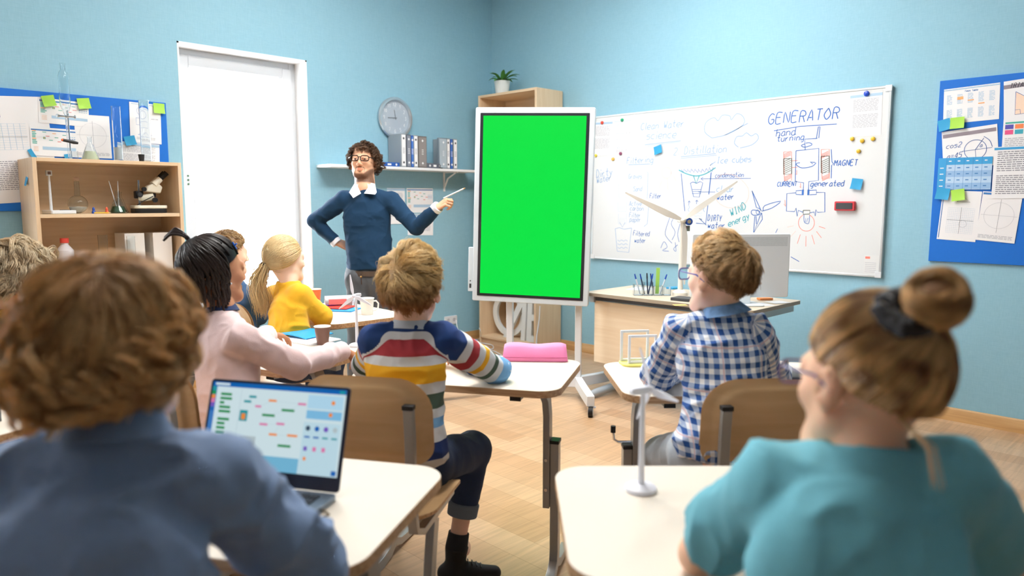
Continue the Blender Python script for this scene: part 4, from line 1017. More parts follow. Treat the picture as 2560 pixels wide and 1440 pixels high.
# wind turbine models
def turbine(M, label, H=.215, bl=.075, ang=(80, 200, 320), yaw=0, group='small model wind turbines', base_r=.033, seg=16, mtl=None, wf=1.0):
    W_ = mtl or mat('white model plastic', (236, 238, 248), .4)
    t = thing('model_wind_turbine', label, 'model', M, group)
    s = H / .215
    m = MB(); m.lathe([(0, 0), (base_r, 0), (base_r, .008 * s), (base_r * .8, .012 * s), (.010 * s, .016 * s), (0, .016 * s)], W_, seg=28); m.build('base', t)
    m = MB(); m.tube([(0, 0, .012 * s), (0, 0, H - .006 * s)], [.0072 * s, .0048 * s], W_, seg); m.build('tower', t)
    m = MB(); m.prism([(-.012 * s, -.007 * s), (.028 * s, -.007 * s), (.032 * s, 0), (.028 * s, .008 * s), (-.012 * s, .008 * s)], -.008 * s, .008 * s, W_, axis='x'); 
    Mn = Matrix.Translation((0, 0, H)) @ Matrix.Rotation(math.radians(yaw), 4, 'Z')
    m.build('nacelle', t, M=Mn, bevel=.002 * s)
    m = MB(); m.ball((0, -.018 * s, 0), (.008 * s, .010 * s, .008 * s), W_); hub = m.build('hub', t, M=Mn)
    for a in ang:
        a = math.radians(a); d = Vector((math.cos(a), 0, math.sin(a))); n = Vector((-math.sin(a), 0, math.cos(a)))
        mb = MB(); vs = []; K = 8
        for i in range(K + 1):
            f = i / K; w_ = wf * bl * (.07 + .14 * math.sin(min(1, f * 3.2) * PI / 2)) * (1 - .8 * f ** 1.5); p = d * (.006 * s + bl * f) + Vector((0, -.020 * s, 0)); th = .002 * s * (1 - .6 * f)
            vs += [p - n * w_ * .35 + Vector((0, th, 0)), p + n * w_ * .65 + Vector((0, .004 * s * (1 - f), 0)), p + n * w_ * .6 - Vector((0, th - .003 * s * (1 - f), 0)), p - n * w_ * .35 - Vector((0, th, 0))]
        fs = [(4 * i + k, 4 * i + (k + 1) % 4, 4 * i + 4 + (k + 1) % 4, 4 * i + 4 + k) for i in range(K) for k in range(4)] + [(3, 2, 1, 0), (4 * K, 4 * K + 1, 4 * K + 2, 4 * K + 3)]
        mb.add(vs, fs, W_); mb.build('blade', t, M=Mn)
    return t
bt = turbine(on_td(1700, 738), 'big cream model wind turbine with long blades on the teacher\'s desk', H=.50, bl=.41, ang=(36, 155, 272), yaw=0, group=None, base_r=.05, mtl=mat('cream model plastic', (236, 232, 222), .4), wf=.55)
m = MB(); m.cyl((.035, -.03, .49), (.035, -.05, .49), .024, mat('blue motor wheel', (40, 80, 160), .4)); m.cyl((.035, -.051, .49), (.035, -.053, .49), .012, mat('brass disc', (200, 180, 140), .3, metal=.6)); m.build('motor_wheel', bt)
m = MB(); m.box((.03, -.02, .445), (.03, .03, .035), mat('motor grey', (120, 130, 120), .4)); m.ball((.014, -.035, .45), .010, mat('motor red', (220, 70, 50), .4)); m.build('motor', bt)
m = MB(); m.prism(rrect(.2, .12, .01), 0, .018, DARK); single(m, 'black_base_tray', 'flat dark tray on the teacher\'s desk at the foot of the big turbine', 'tray', on_td(1722, 752, -40), bevel=.002)
# acrylic pen organiser with pens
t = thing('pen_organiser', 'clear acrylic pen organiser on the left end of the teacher\'s desk', 'organiser', on_td(1628, 738, 0))
m = MB()
for (x, y, w, d, h) in ((-.09, 0, .06, .06, .075), (-.025, 0, .06, .06, .09), (.04, 0, .06, .06, .065), (.1, 0, .05, .06, .055)):
    for a, b in (((x - w / 2, y - d / 2, 0), (x + w / 2, y - d / 2 + .003, h)), ((x - w / 2, y + d / 2 - .003, 0), (x + w / 2, y + d / 2, h)), ((x - w / 2, y - d / 2 + .003, 0), (x - w / 2 + .003, y + d / 2 - .003, h)), ((x + w / 2 - .003, y - d / 2 + .003, 0), (x + w / 2, y + d / 2 - .003, h)), ((x - w / 2 + .003, y - d / 2 + .003, 0), (x + w / 2 - .003, y + d / 2 - .003, .004))): m.box2(a, b, ACRYL)
m.build('compartments', t)
def pen(Mx, col, label, cap=(40, 90, 180), h=.14, r=.0045, group='pens in the acrylic organiser', name='pen'):
    t = thing(name, label, 'pen', Mx, group)
    m = MB(); m.tube([(0, 0, 0), (0, 0, h * .75)], r, mat('pen body ' + str(col), col, .3), 10); m.build('barrel', t)
    m = MB(); m.tube([(0, 0, h * .75), (0, 0, h)], [r * 1.25, r * .9], mat('pen cap ' + str(cap), cap, .3), 10); m.build('cap', t)
P0 = atz(1628, 738, TZ)
def penpose(dx, dy, tx, ty): return F(P0.x + dx, P0.y + dy, TZ + .008) @ Matrix.Rotation(tx, 4, 'Y') @ Matrix.Rotation(ty, 4, 'X')
for (dx, dy, tx, ty, col, cap, lb) in ((-.075, .0, -.28, 0, (225, 230, 238), (30, 80, 180), 'blue-capped pen leaning left, leftmost in the acrylic organiser'), (-.045, .0, -.24, .05, (50, 60, 90), (30, 80, 180), 'dark pen with blue cap, second from left in the organiser'), (-.022, .008, -.06, .0, (40, 50, 80), (40, 44, 60), 'black upright pen in the acrylic organiser'),
    (-.022, -.012, .20, 0, (60, 80, 120), (30, 80, 180), 'blue-capped pen leaning right in the acrylic organiser'), (.015, .0, -.16, 0, (50, 64, 100), (50, 70, 130), 'dark blue pen in the middle of the acrylic organiser'), (.055, -.01, .32, 0, (215, 225, 235), (30, 80, 180), 'blue-capped pen leaning far right in the organiser')):
    pen(penpose(dx, dy, tx, ty), col, lb, cap)
m = MB(); m.box2((-.012, -.003, 0), (.012, .003, .175), mat('green plastic ruler', (176, 226, 110), .2)); single(m, 'ruler', 'translucent green ruler standing in the acrylic pen organiser', 'ruler', penpose(.04, .012, .03, 0), bevel=.001)
for (px, py, rot, w, h, mm, lb, nm, ct) in ((1685, 722, 30, .09, .07, NOTE_B, 'stack of blue sticky notes on the teacher\'s desk behind the turbine tray', 'sticky_note_pad', 'sticky notes'), (1885, 762, 12, .2, .14, PAPER, 'white paper on the teacher\'s desk in front of the monitor stand', 'paper_sheet', 'paper'), (1700, 763, 5, .08, .05, mat('orange sticky paper', (250, 200, 120), .7), 'orange sticky note at the front edge of the teacher\'s desk', 'sticky_note', 'sticky note'),
    (1945, 756, 20, .12, .1, PAPER, 'white sheet at the right end of the teacher\'s desk', 'paper_sheet', 'paper'), (1600, 722, 60, .2, .14, PAPER, 'white paper at the far left of the teacher\'s desk', 'paper_sheet', 'paper')):
    hgt = .012 if nm == 'sticky_note_pad' else .0012
    single(MB().prism(rrect(w, h, .002), 0, hgt, mm), nm, lb, ct, on_td(px, py, rot))
single(MB().prism(rrect(.09, .045, .003), 0, .012, mat('orange notebook', (238, 150, 90), .6)), 'small_notebook', 'small orange notebook beside the monitor stand', 'notebook', on_td(1912, 750, 10, .002), bevel=.001)

# ------------------------------------------------------------------ pupils' desks: local x across, front edge (pupil side) at -y
SD_Z = .75
def school_desk(M, label, hook=False, w=.75, d=.50, z=SD_Z):
    t = thing('school_desk', label, 'desk', M, 'pupils\' desks')
    m = MB(); m.prism(rrect(w, d, .075, 8), z - .024, z - .0012, PLYEDGE); 
    m.prism(rrect(w - .001, d - .001, .075, 8), z - .0012, z, CREAM); m.build('desktop', t, bevel=.0012)
    for s in (-1, 1):
        x = s * (w / 2 - .085)
        m = MB(); m.box2((x - s * .07 - .018, -d / 2 + .06, z - .054), (x - s * .07 + .018, d / 2 - .06, z - .025), STEEL); m.build('rail', t, bevel=.002)
        for y in (-d / 2 + .058, d / 2 - .062):
            m = MB(); m.box2((x - s * .07 - .019, y, z - .055), (x - s * .07 + .019, y + .004, z - .0245), BLACK); m.build('rail_cap', t, bevel=.001)
        m = MB(); m.tube([(x - s * .07, 0, z - .04), (x - s * .045, 0, z - .045), (x - s * .018, 0, z - .065), (x - s * .004, 0, z - .10), (x, 0, z - .15), (x, 0, .26)], 0, STEEL, 4, up=(1, 0, 0), flat=(.024, .05)); m.build('upper_leg', t, bevel=.002)
        m = MB(); m.tube([(x + s * .029, 0, .50), (x + s * .029, 0, .10), (x + s * .029, -.012, .055), (x + s * .029, -.05, .03), (x + s * .029, -.11, .02), (x + s * .029, -.27, .016)], 0, STEEL, 4, up=(1, 0, 0), flat=(.030, .042)); m.build('lower_leg', t, bevel=.002)
        m = MB(); m.tube([(x + s * .029, 0, .05), (x + s * .029, .05, .03), (x + s * .029, .2, .016)], 0, STEEL, 4, up=(1, 0, 0), flat=(.030, .03)); m.build('foot', t, bevel=.002)
        m = MB(); m.box2((x + s * .029 - .0165, -.023, .5), (x + s * .029 + .0165, .023, .512), BLACK); m.build('leg_cap', t, bevel=.001)
        m = MB()
        for zz in (.33, .44): m.lathe([(.007, 0), (.006, .003), (0, .003)], CHROME, c=(x - .0, -.026, zz), seg=12, R=Matrix.Rotation(PI / 2, 3, 'X'))
        m.build('bolts', t)
    m = MB(); m.box2((-w / 2 + .1, .1, z - .075), (w / 2 - .1, .13, z - .03), STEEL); m.build('crossbar', t, bevel=.002)
    if hook:
        m = MB(); x = -(w / 2 - .085) - .04; m.tube([(x + .03, 0, .52), (x - .02, 0, .52), (x - .035, 0, .53), (x - .038, 0, .56)], .005, CHROME, 8); m.cyl((x - .038, 0, .555), (x - .038, 0, .578), .009, BLACK); m.build('bag_hook', t)
    return t
def desk_by_corner(u, v, rot, corner, w=.75, d=.50):       # corner: 'nr' near-right or 'nl' near-left
    a = math.radians(rot); X = Vector((math.cos(a), math.sin(a))); Y = Vector((-math.sin(a), math.cos(a)))
    c = Vector((u, v)) + (-X if corner[1] == 'r' else X) * w / 2 + Y * d / 2
    return F(c.x, c.y, 0, rot)
DK_C = desk_by_corner(-.262, 1.115, -14, 'nr'); DK_T = desk_by_corner(.095, 1.10, 0, 'nl', .78, .515); DK_S = desk_by_corner(.145, 2.265, -15, 'nr')
DK_P = desk_by_corner(.355, 2.215, 2, 'nl', .77, .5); DK_K = desk_by_corner(-.80, 2.53, -30, 'nr'); DK_Y = desk_by_corner(-.90, 3.555, -47, 'nr')
school_desk(DK_C, 'cream-topped school desk with the open laptop in the left foreground')
school_desk(DK_T, 'cream-topped school desk in the right foreground with a small turbine', w=.78, d=.515)
school_desk(DK_S, 'cream-topped school desk with the pink pencil case before the striped boy')
school_desk(DK_P, 'cream-topped school desk before the boy in blue checks', True, w=.77)
school_desk(DK_K, 'cream-topped school desk with the blue folder before the girl in pale pink')
school_desk(DK_Y, 'cream-topped school desk with an orange cup before the girl in yellow')
school_desk(F(-1.72, 1.90, 0, -25), 'cream-topped school desk at the left edge behind the curly-haired boy')
school_desk(F(-1.98, 3.12, 0, -25), 'cream-topped school desk before the pupil in mustard checks')

# ------------------------------------------------------------------ chairs: origin under the seat centre, sitter faces +y
def school_chair(M, label):
    t = thing('school_chair', label, 'chair', M, 'plywood school chairs')
    sz = .455
    m = MB(); n = 16; out = rrect(.38, .38, .08, 6); vs = []
    m.prism(out, 0, .010, PLY, PLYEDGE); 
    m.v = [(x, y, z + .022 * (abs(x) / .19) ** 2 - (.02 * ((y - .1) / .09) ** 2 if y > .1 else 0) + .010 * (abs(y + .0) / .19) ** 2) for x, y, z in m.v]
    # finer seat surface: grid clipped to the outline by radial mapping
    m2 = MB(); K = 10; NN = len(out); vs = [(0, 0, .010)]
    for j in range(1, K + 1):
        for (x, y) in out: f = j / K; vs.append((x * f, y * f, 0))
    def hz(x, y): return .020 * (abs(x) / .19) ** 2 - (.022 * ((y - .08) / .11) ** 2 if y > .08 else 0) + (.012 * ((-y) / .19) ** 2 if y < 0 else 0)
    top = [(x, y, hz(x, y) + .005) for x, y, z in vs]; bot = [(x, y, hz(x, y) - .005) for x, y, z in vs]
    fs = []
    for k in range(NN):
        fs.append((0, 1 + k, 1 + (k + 1) % NN))
        for j in range(K - 1): a = 1 + j * NN + k; b = 1 + j * NN + (k + 1) % NN; fs.append((a, a + NN, b + NN, b))
    m3 = MB(); m3.add(top, fs, PLY); m3.add(bot, [tuple(reversed(f)) for f in fs], PLY)
    o0 = 1 + (K - 1) * NN; T_ = len(top); i_ = m3.mi(PLYEDGE)
    for k in range(NN): m3.f.append((o0 + k, T_ + o0 + k, T_ + o0 + (k + 1) % NN, o0 + (k + 1) % NN)); m3.m.append(i_)
    m3.build('seat', t, M=Matrix.Translation((0, 0, sz)))
    # backrest
    out = rrect(.385, .25, .09, 8, rs=(.05, .10, .10, .05)); NN = len(out); vs = [(0, 0)]
    for j in range(1, K + 1):
        for (x, z) in out: vs.append((x * j / K, z * j / K))
    def by(x, z): return .03 * (x / .19) ** 2 * 1.0 - .10 * z * .9
    fr = [(x, by(x, z) + .005, z) for x, z in vs]; bk = [(x, by(x, z) - .005, z) for x, z in vs]
    m3 = MB(); 
    fs = []
    for k in range(NN):
        fs.append((0, 1 + k, 1 + (k + 1) % NN))
        for j in range(K - 1): a = 1 + j * NN + k; b = 1 + j * NN + (k + 1) % NN; fs.append((a, a + NN, b + NN, b))
    m3.add(bk, fs, PLY); m3.add(fr, [tuple(reversed(f)) for f in fs], PLY); T_ = len(bk); i_ = m3.mi(PLYEDGE)
    for k in range(NN): m3.f.append((o0 + k, T_ + o0 + k, T_ + o0 + (k + 1) % NN, o0 + (k + 1) % NN)); m3.m.append(i_)
    m3.build('backrest', t, M=Matrix.Translation((0, -.185, .752)))
    for s in (-1, 1):
        x = s * .145
        m = MB(); m.tube([(x, .16, sz - .03), (x, -.13, sz - .035), (x, -.185, sz - .01), (x, -.200, sz + .06), (x, -.205, .72), (x, -.213, .80)], 0, STEEL, 4, up=(1, 0, 0), flat=(.028, .020)); m.build('back_post', t, bevel=.002)
        m = MB(); m.box((x, -.214, .806), (.031, .024, .012), BLACK); m.build('post_cap', t, bevel=.001)
        m = MB(); m.tube([(x, -.02, sz - .045), (x, -.05, .3), (x, -.09, .08), (x, -.10, .04)], 0, STEEL, 4, up=(1, 0, 0), flat=(.026, .045)); m.build('leg', t, bevel=.002)
        m = MB(); m.tube([(x, -.22, .018), (x, -.1, .032), (x, .1, .030), (x, .2, .018)], 0, STEEL, 4, up=(1, 0, 0), flat=(.03, .03)); m.build('foot', t, bevel=.002)
        for y in (-.22, .2): m = MB(); m.box((x, y, .017), (.036, .03, .034), BLACK); m.build('foot_cap', t, bevel=.003)
    m = MB(); m.box2((-.145, -.06, sz - .05), (.145, -.03, sz - .02), STEEL); m.box2((-.145, .1, sz - .05), (.145, .13, sz - .02), STEEL); m.build('seat_frame', t, bevel=.002)
    return t
school_chair(F(-.375, 2.14, 0, -12), 'plywood school chair of the boy in the striped top, seen from behind')
school_chair(F(.70, 2.12, 0, 5), 'plywood school chair of the boy in blue checks, seen from behind')
school_chair(F(-1.22, 3.60, 0, -48), 'plywood school chair of the girl in yellow')
school_chair(F(-1.00, 2.30, 0, -32), 'plywood school chair of the girl in pale pink, behind the laptop')
school_chair(F(-1.80, 2.60, 0, -25), 'plywood school chair of the pupil in mustard checks at the left edge')
school_chair(F(-1.72, 4.00, 0, -47), 'plywood school chair of the pupil hidden behind the braided girl')

# ------------------------------------------------------------------ things on the pupils' desks
def on_sd(px, py, rot=0, dz=.0006):
    p = atz(px, py, SD_Z); return F(p.x, p.y, SD_Z + dz, rot)
turbine(on_sd(1602, 1226), 'small white model wind turbine on the right foreground desk', ang=(62, 182, 302), yaw=115, bl=.085)
turbine(on_sd(893, 866), 'small white model wind turbine beside the striped boy\'s left shoulder', ang=(98, 218, 338), yaw=-20, bl=.085)
# pencil case
t = thing('pencil_case', 'bright pink zipped pencil case on the striped boy\'s desk', 'pencil case', on_sd(1338, 899, -3))
PK = mat('pink fabric', (250, 142, 194), .6, sheen=.3, bump=.2, bscale=300)
m = MB(); K = 14; vs = []; sec = [(-.042, 0), (-.046, .008), (-.044, .018), (-.030, .05), (-.012, .062), (.012, .062), (.030, .05), (.044, .018), (.046, .008), (.042, 0)]
for i in range(K + 1):
    f = i / K; x = -.125 + .25 * f; e = min(1, math.sin(PI * (0.06 + .88 * f)) * 3.2) ** .5
    for (y, z) in sec: vs.append((x * (1 - .05 * (z / .06)), y * (.55 + .45 * e), (z - .02) * (.55 + .45 * e) + .02 + .003 * math.sin(f * 9) * (z > .04)))
n = len(sec); fs = [(i * n + k, i * n + k + 1, (i + 1) * n + k + 1, (i + 1) * n + k) for i in range(K) for k in range(n - 1)] + [(i * n + n - 1, i * n, (i + 1) * n, (i + 1) * n + n - 1) for i in range(K)] + [tuple(range(n - 1, -1, -1)), tuple(K * n + k for k in range(n))]
m.add(vs, fs, PK); m.build('case', t, angle=70)
m = MB(); m.tube([(-.122, -.044, .017), (0, -.0475, .0165), (.122, -.044, .017)], .0012, mat('dark pink zip', (196, 70, 120), .5), 6); m.build('zip', t)
# cups and mugs
def cup(M, label, r0, r1, h, body, rim, name='paper_cup', handle=False, liquid=None):
    t = thing(name, label, 'cup' if not handle else 'mug', M)
    B = mat('cup ' + str(body), body, .45)
    m = MB(); m.lathe([(0, 0), (r0, 0), (r0 + .001, .004), (r1, h), (r1 - .0018, h), (r0 - .001, .006), (0, .006)], B, seg=28); m.build('cup_body', t)
    m = MB(); m.lathe([(r1 - .002, h - .0005), (r1 - .001, h + .0025), (r1 + .002, h + .0015), (r1 + .0022, h - .0015), (r1, h - .002)], mat('cup rim ' + str(rim), rim, .4), seg=28); m.build('rim', t)
    if handle:
        m = MB(); m.tube([(r1 - .006, 0, h * .82), (r1 + .012, 0, h * .84), (r1 + .024, 0, h * .68), (r1 + .022, 0, h * .42), (r1 + .008, 0, h * .26), (r0 + .002, 0, h * .24)], .0045, B, 8); m.build('handle', t)
cup(on_sd(807, 861), 'brown plastic cup with a white rim on the pink-dressed girl\'s desk', .023, .034, .078, (116, 84, 74), (245, 240, 236))
cup(on_sd(788, 768), 'orange paper cup on the desk of the girl in yellow', .026, .037, .105, (244, 122, 66), (250, 220, 200))
cup(on_sd(918, 786), 'white mug with a handle on the desk of the girl in yellow', .030, .038, .088, (240, 238, 234), (244, 244, 242), 'mug', True)
# clear pencil tube, red notebook
t = thing('pencil_tube', 'clear round pencil tube lying on the yellow girl\'s desk', 'pencil case', on_sd(852, 768, 20))
m = MB(); m.tube([(-.09, 0, .036), (.07, 0, .036)], .034, mat('cloudy clear plastic', (214, 224, 230), .2, trans=.5), 24); m.build('tube', t)
m = MB(); m.tube([(.07, 0, .036), (.085, 0, .036), (.088, 0, .036)], [.0365, .0365, .03], mat('grey blue lid', (190, 210, 222), .3), 24); m.build('lid', t)
m = MB(); m.box((-.02, -.02, .036), (.10, .03, .03), mat('pink filling', (224, 130, 130), .5)); m.build('contents', t)
single(MB().prism(rrect(.20, .14, .004), 0, .006, mat('bright blue notebook', (40, 150, 220), .5)), 'notebook', 'blue notebook under the red one on the yellow girl\'s desk', 'notebook', on_sd(850, 775, -12), bevel=.001)
single(MB().prism(rrect(.19, .13, .004), 0, .006, mat('red notebook', (222, 60, 50), .5)), 'notebook', 'red notebook on the desk of the girl in yellow', 'notebook', on_sd(840, 772, -14, .0075), bevel=.001)
m = MB(); m.tube([(-.06, 0, .004), (.05, 0, .004)], .004, mat('violet pen', (90, 60, 180), .4), 8); single(m, 'pen', 'violet pen lying on the red notebook', 'pen', on_sd(842, 770, 25, .0145))
# folder, papers
m = MB(); m.prism(rrect(.24, .17, .004), 0, .003, PAPER); m.prism(rrect(.23, .165, .004), .0035, .0055, PAPER); single(m, 'paper_sheets', 'loose white papers under the blue folder beside the brown cup', 'paper', on_sd(770, 850, -35))
m = MB(); K = 8; w, d = .22, .165; vs = []
for i in range(K + 1):
    for y in (-d / 2, d / 2): vs.append((-w / 2 + w * i / K, y, .010 + .012 * math.sin(PI * i / K))); vs.append((-w / 2 + w * i / K, y, .007 + .010 * math.sin(PI * i / K)))
fs = []
for i in range(K): a = 4 * i; fs += [(a, a + 4, a + 6, a + 2), (a + 1, a + 3, a + 7, a + 5), (a, a + 1, a + 5, a + 4), (a + 2, a + 6, a + 7, a + 3)]
m.add(vs, fs, mat('sky blue folder', (28, 160, 228), .4)); single(m, 'folder', 'bright blue folder on the desk beside the brown cup', 'folder', on_sd(756, 840, -30, .0))
# model frame on a yellow base, tablet, sheets
t = thing('frame_model', 'white square frame model on a yellow base at the blue-checked boy\'s desk', 'model', on_sd(1600, 910, 8))
m = MB(); m.prism(rrect(.15, .10, .03), 0, .008, mat('yellow card base', (246, 240, 130), .6)); m.build('base', t, bevel=.002)
def rect_frame(mb, x0, x1, z0, z1, y, th, mm):
    mb.box2((x0, y, z0), (x0 + th, y + th, z1), mm); mb.box2((x1 - th, y, z0), (x1, y + th, z1), mm); mb.box2((x0 + th, y, z1 - th), (x1 - th, y + th, z1), mm); mb.box2((x0 + th, y, z0), (x1 - th, y + th, z0 + th), mm)
m = MB(); rect_frame(m, -.055, .055, .0085, .115, -.03, .009, WHITE); m.build('front_square', t, bevel=.001)
m = MB(); rect_frame(m, -.07, .04, .0085, .125, .02, .009, WHITE); m.build('rear_square', t, bevel=.001)
m = MB(); m.cyl((.045, .0, .0082), (.045, 0, .03), .007, mat('dark blue bead', (60, 80, 140), .4)); m.build('knob', t)
t = thing('tablet', 'thin tablet standing on its stand on the blue-checked boy\'s desk', 'tablet', on_sd(1955, 934, -5))
m = MB(); m.prism(rrect(.06, .16, .006), 0, .007, BLACK); m.build('base', t)
m = MB(); m.prism([(-.02, .007), (.025, .007), (-.02, .045)], -.07, .07, mat('grey tablet cover', (150, 160, 166), .5), axis='y'); m.build('stand', t)

# ------------------------------------------------------------------ laptop in the left foreground
LB = atz(843, 1232, SD_Z + .016); a_ = math.radians(-14.5); wl, dl = .335, .225
org = Vector((LB.x - wl / 2 * math.cos(a_), LB.y - wl / 2 * math.sin(a_)))
LM = F(org.x, org.y, SD_Z + .001, -14.5)
t = thing('laptop', 'open laptop showing a flow chart on the left foreground desk', 'laptop', LM)
ALU2 = mat('slate grey laptop aluminium', (120, 134, 150), .35, metal=.5)
m = MB(); m.prism(rrect(wl, dl, .01, cy=-dl / 2), 0, .013, ALU2); m.build('base', t, bevel=.002)
m = MB()
for j in range(5):
    for i in range(13): m.box((-.132 + i * .022, -.028 - j * .020, .0142), (.0185, .0165, .0022), mat('laptop key', (52, 58, 68), .5))
m.build('keyboard', t, bevel=.0008)['kind'] = 'stuff'
m = MB(); m.prism(rrect(.10, .062, .004, cy=-.175), .0132, .0136, mat('touchpad', (104, 118, 134), .3)); m.build('touchpad', t)
tilt = Matrix.Translation((0, .004, .012)) @ Matrix.Rotation(math.radians(-18), 4, 'X')
hl = .214
m = MB(); m.prism(rrect(wl, hl, .008, cy=hl / 2), 0, .006, mat('laptop lid dark', (34, 40, 58), .35), axis='y'); m.build('lid', t, M=tilt, bevel=.0015)
def screen_mat(name, col, e=.9):
    if name in MATS: return MATS[name]
    m_ = mat(name, (0, 0, 0), .3, spec=.2); b = m_.node_tree.nodes['Principled BSDF']; b.inputs['Emission Color'].default_value = rgb(*col); b.inputs['Emission Strength'].default_value = e * 2 ** -SC.view_settings.exposure
    SCREENS.append(b); return m_
SCREENS = []
sc = MB(); x0, x1, z0, z1 = -wl / 2 + .007, wl / 2 - .007, .030, hl - .006
SW, SH = x1 - x0, z1 - z0
def S(a, b, c, d, name, col, lay=0): sc.quad([(x0 + SW * a, -.0008 - lay * .0002, z1 - SH * b), (x0 + SW * c, -.0008 - lay * .0002, z1 - SH * b), (x0 + SW * c, -.0008 - lay * .0002, z1 - SH * d), (x0 + SW * a, -.0008 - lay * .0002, z1 - SH * d)][::-1], screen_mat(name, col))
S(0, 0, 1, 1, 'screen pale', (208, 228, 234)); S(0, 0, 1, .055, 'screen title blue', (14, 98, 178), 1); S(0, .055, .035, 1, 'screen side blue', (60, 120, 190), 1)
for i, (n_, c) in enumerate((('screen teal', (30, 150, 160)), ('screen green', (30, 150, 80)), ('screen orange', (240, 140, 60)), ('screen pink', (220, 120, 170)), ('screen violet', (120, 90, 190)), ('screen deep blue', (30, 100, 180)))): S(0, .06 + i * .05, .03, .105 + i * .05, n_, c, 2)
S(.02, .012, .13, .04, 'screen pale', (208, 228, 234), 2); S(.95, .012, .99, .045, 'screen teal', (30, 150, 160), 2)
S(.225, .07, .228, 1, 'screen line', (180, 205, 215), 2)
for i, w in enumerate((.085, .09, .035, .085, .09)): S(.07, .13 + i * .052, .07 + w, .16 + i * .052, 'screen green dark', (18, 138, 72), 2)
for i, w in enumerate((.09, .06, .065, .065, .05)): S(.07, .43 + i * .052, .07 + w, .46 + i * .052, 'screen green dark', (18, 138, 72), 2)
S(.23, .83, .715, 1, 'screen band blue', (116, 182, 214), 1); S(.73, .08, .985, .24, 'screen sky', (176, 216, 238), 1); S(.73, .26, .985, .36, 'screen sky two', (126, 188, 226), 1); S(.72, .40, .985, 1, 'screen panel', (190, 220, 232), 1)
nodes = [('screen teal', .29, .14, .055, .028), ('screen teal', .255, .2, .055, .028), ('screen pink', .345, .25, .045, .026), ('screen orange', .44, .17, .06, .026), ('screen pink', .66, .185, .06, .026), ('screen green dark', .545, .27, .095, .028), ('screen green dark', .405, .345, .095, .028),
         ('screen pink', .395, .455, .06, .026), ('screen pink', .52, .435, .06, .026), ('screen orange', .475, .565, .06, .026), ('screen orange', .61, .56, .075, .026), ('screen green dark', .55, .685, .095, .028)]
CD = {'screen teal': (30, 150, 160), 'screen pink': (220, 120, 170), 'screen orange': (240, 140, 60), 'screen green dark': (18, 138, 72)}
for n_, a, b, w, h in nodes: S(a, b, a + w, b + h, n_, CD[n_], 2)
for i in range(len(nodes) - 1):
    a, b = nodes[i], nodes[i + 1]
    P = [(x0 + SW * (q[1] + q[3] / 2), z1 - SH * (q[2] + q[4] / 2)) for q in (a, b)]; ink(sc, P, .0005, screen_mat('screen line', (180, 205, 215)), -.0011)
S(.235, .32, .295, .45, 'screen teal', (30, 150, 160), 2); S(.25, .36, .28, .43, 'screen orange', (240, 140, 60), 3); S(.26, .62, .38, .72, 'screen grey', (180, 195, 200), 2)
for x, y in ((.905, .13), (.895, .27)): 
    c = circle(.0045, 12, x0 + SW * (x + .01), z1 - SH * (y + .03)); sc.quad([(p[0], -.0015, p[1]) for p in c][::-1], screen_mat('screen orange', (240, 140, 60)))
for i, (n_, c_) in enumerate((('screen slate', (60, 80, 100)), ('screen deep blue', (30, 100, 180)), ('screen violet', (120, 90, 190)), ('screen grey', (180, 195, 200)))):
    c = circle(.0055, 12, x0 + SW * (.755 + i * .065), z1 - SH * .47); sc.quad([(p[0], -.0015, p[1]) for p in c][::-1], screen_mat(n_, c_)); S(.735 + i * .065, .56, .775 + i * .065, .58, 'screen deep blue' if i < 2 else 'screen teal', (30, 100, 180), 3)
for i in range(3): S(.74 + i * .065, .68, .765 + i * .065, .73, 'screen violet' if i == 0 else 'screen pink', (120, 90, 190), 3)
S(.745, .8, .765, .84, 'screen orange', (240, 140, 60), 3); S(.955, .93, .99, .985, 'screen deep blue', (30, 100, 180), 3)
sc.build('screen', t, M=tilt)
m = MB(); m.tube([(.168, -.06, .004), (.19, -.075, .004), (.18, -.10, .004), (.195, -.12, .004), (.17, -.15, .004)], .002, mat('brown cord', (120, 100, 70), .6), 6); single(m, 'cord', 'small knotted cord lying beside the laptop', 'cord', LM)
# acrylic box at the left edge
t = thing('pen_organiser', 'clear acrylic pen organiser at the far left edge of the picture', 'organiser', F(-1.47, 1.95, SD_Z + .001, -25))
m = MB()
for (x, w, h) in ((-.05, .06, .10), (.02, .06, .09)):
    for a, b in (((x - w / 2, -.03, 0), (x + w / 2, -.027, h)), ((x - w / 2, .027, 0), (x + w / 2, .03, h)), ((x - w / 2, -.027, 0), (x - w / 2 + .003, .027, h)), ((x + w / 2 - .003, -.027, 0), (x + w / 2, .027, h)), ((x - w / 2 + .003, -.027, 0), (x + w / 2 - .003, .027, .004))): m.box2(a, b, mat('smoky clear acrylic', (200, 206, 208), .1, trans=.85, ior=1.2))
m.build('compartments', t)
for i, (c, lb) in enumerate((((220, 226, 232), 'white pen in the acrylic organiser at the left picture edge'), ((150, 170, 200), 'grey blue pen in the acrylic organiser at the left picture edge'))):
    pen(F(-1.50 + i * .045, 1.955, SD_Z + .007) @ Matrix.Rotation(-.12 + .2 * i, 4, 'Y'), c, lb, (200, 210, 225), .135, .005, 'pens in the left organiser')
potted(Matrix.Translation((2.55, YL + .085, .5206)), 'small green plant in a white pot on the sill of the tall window', r=.05, h=.09, L_=.13)
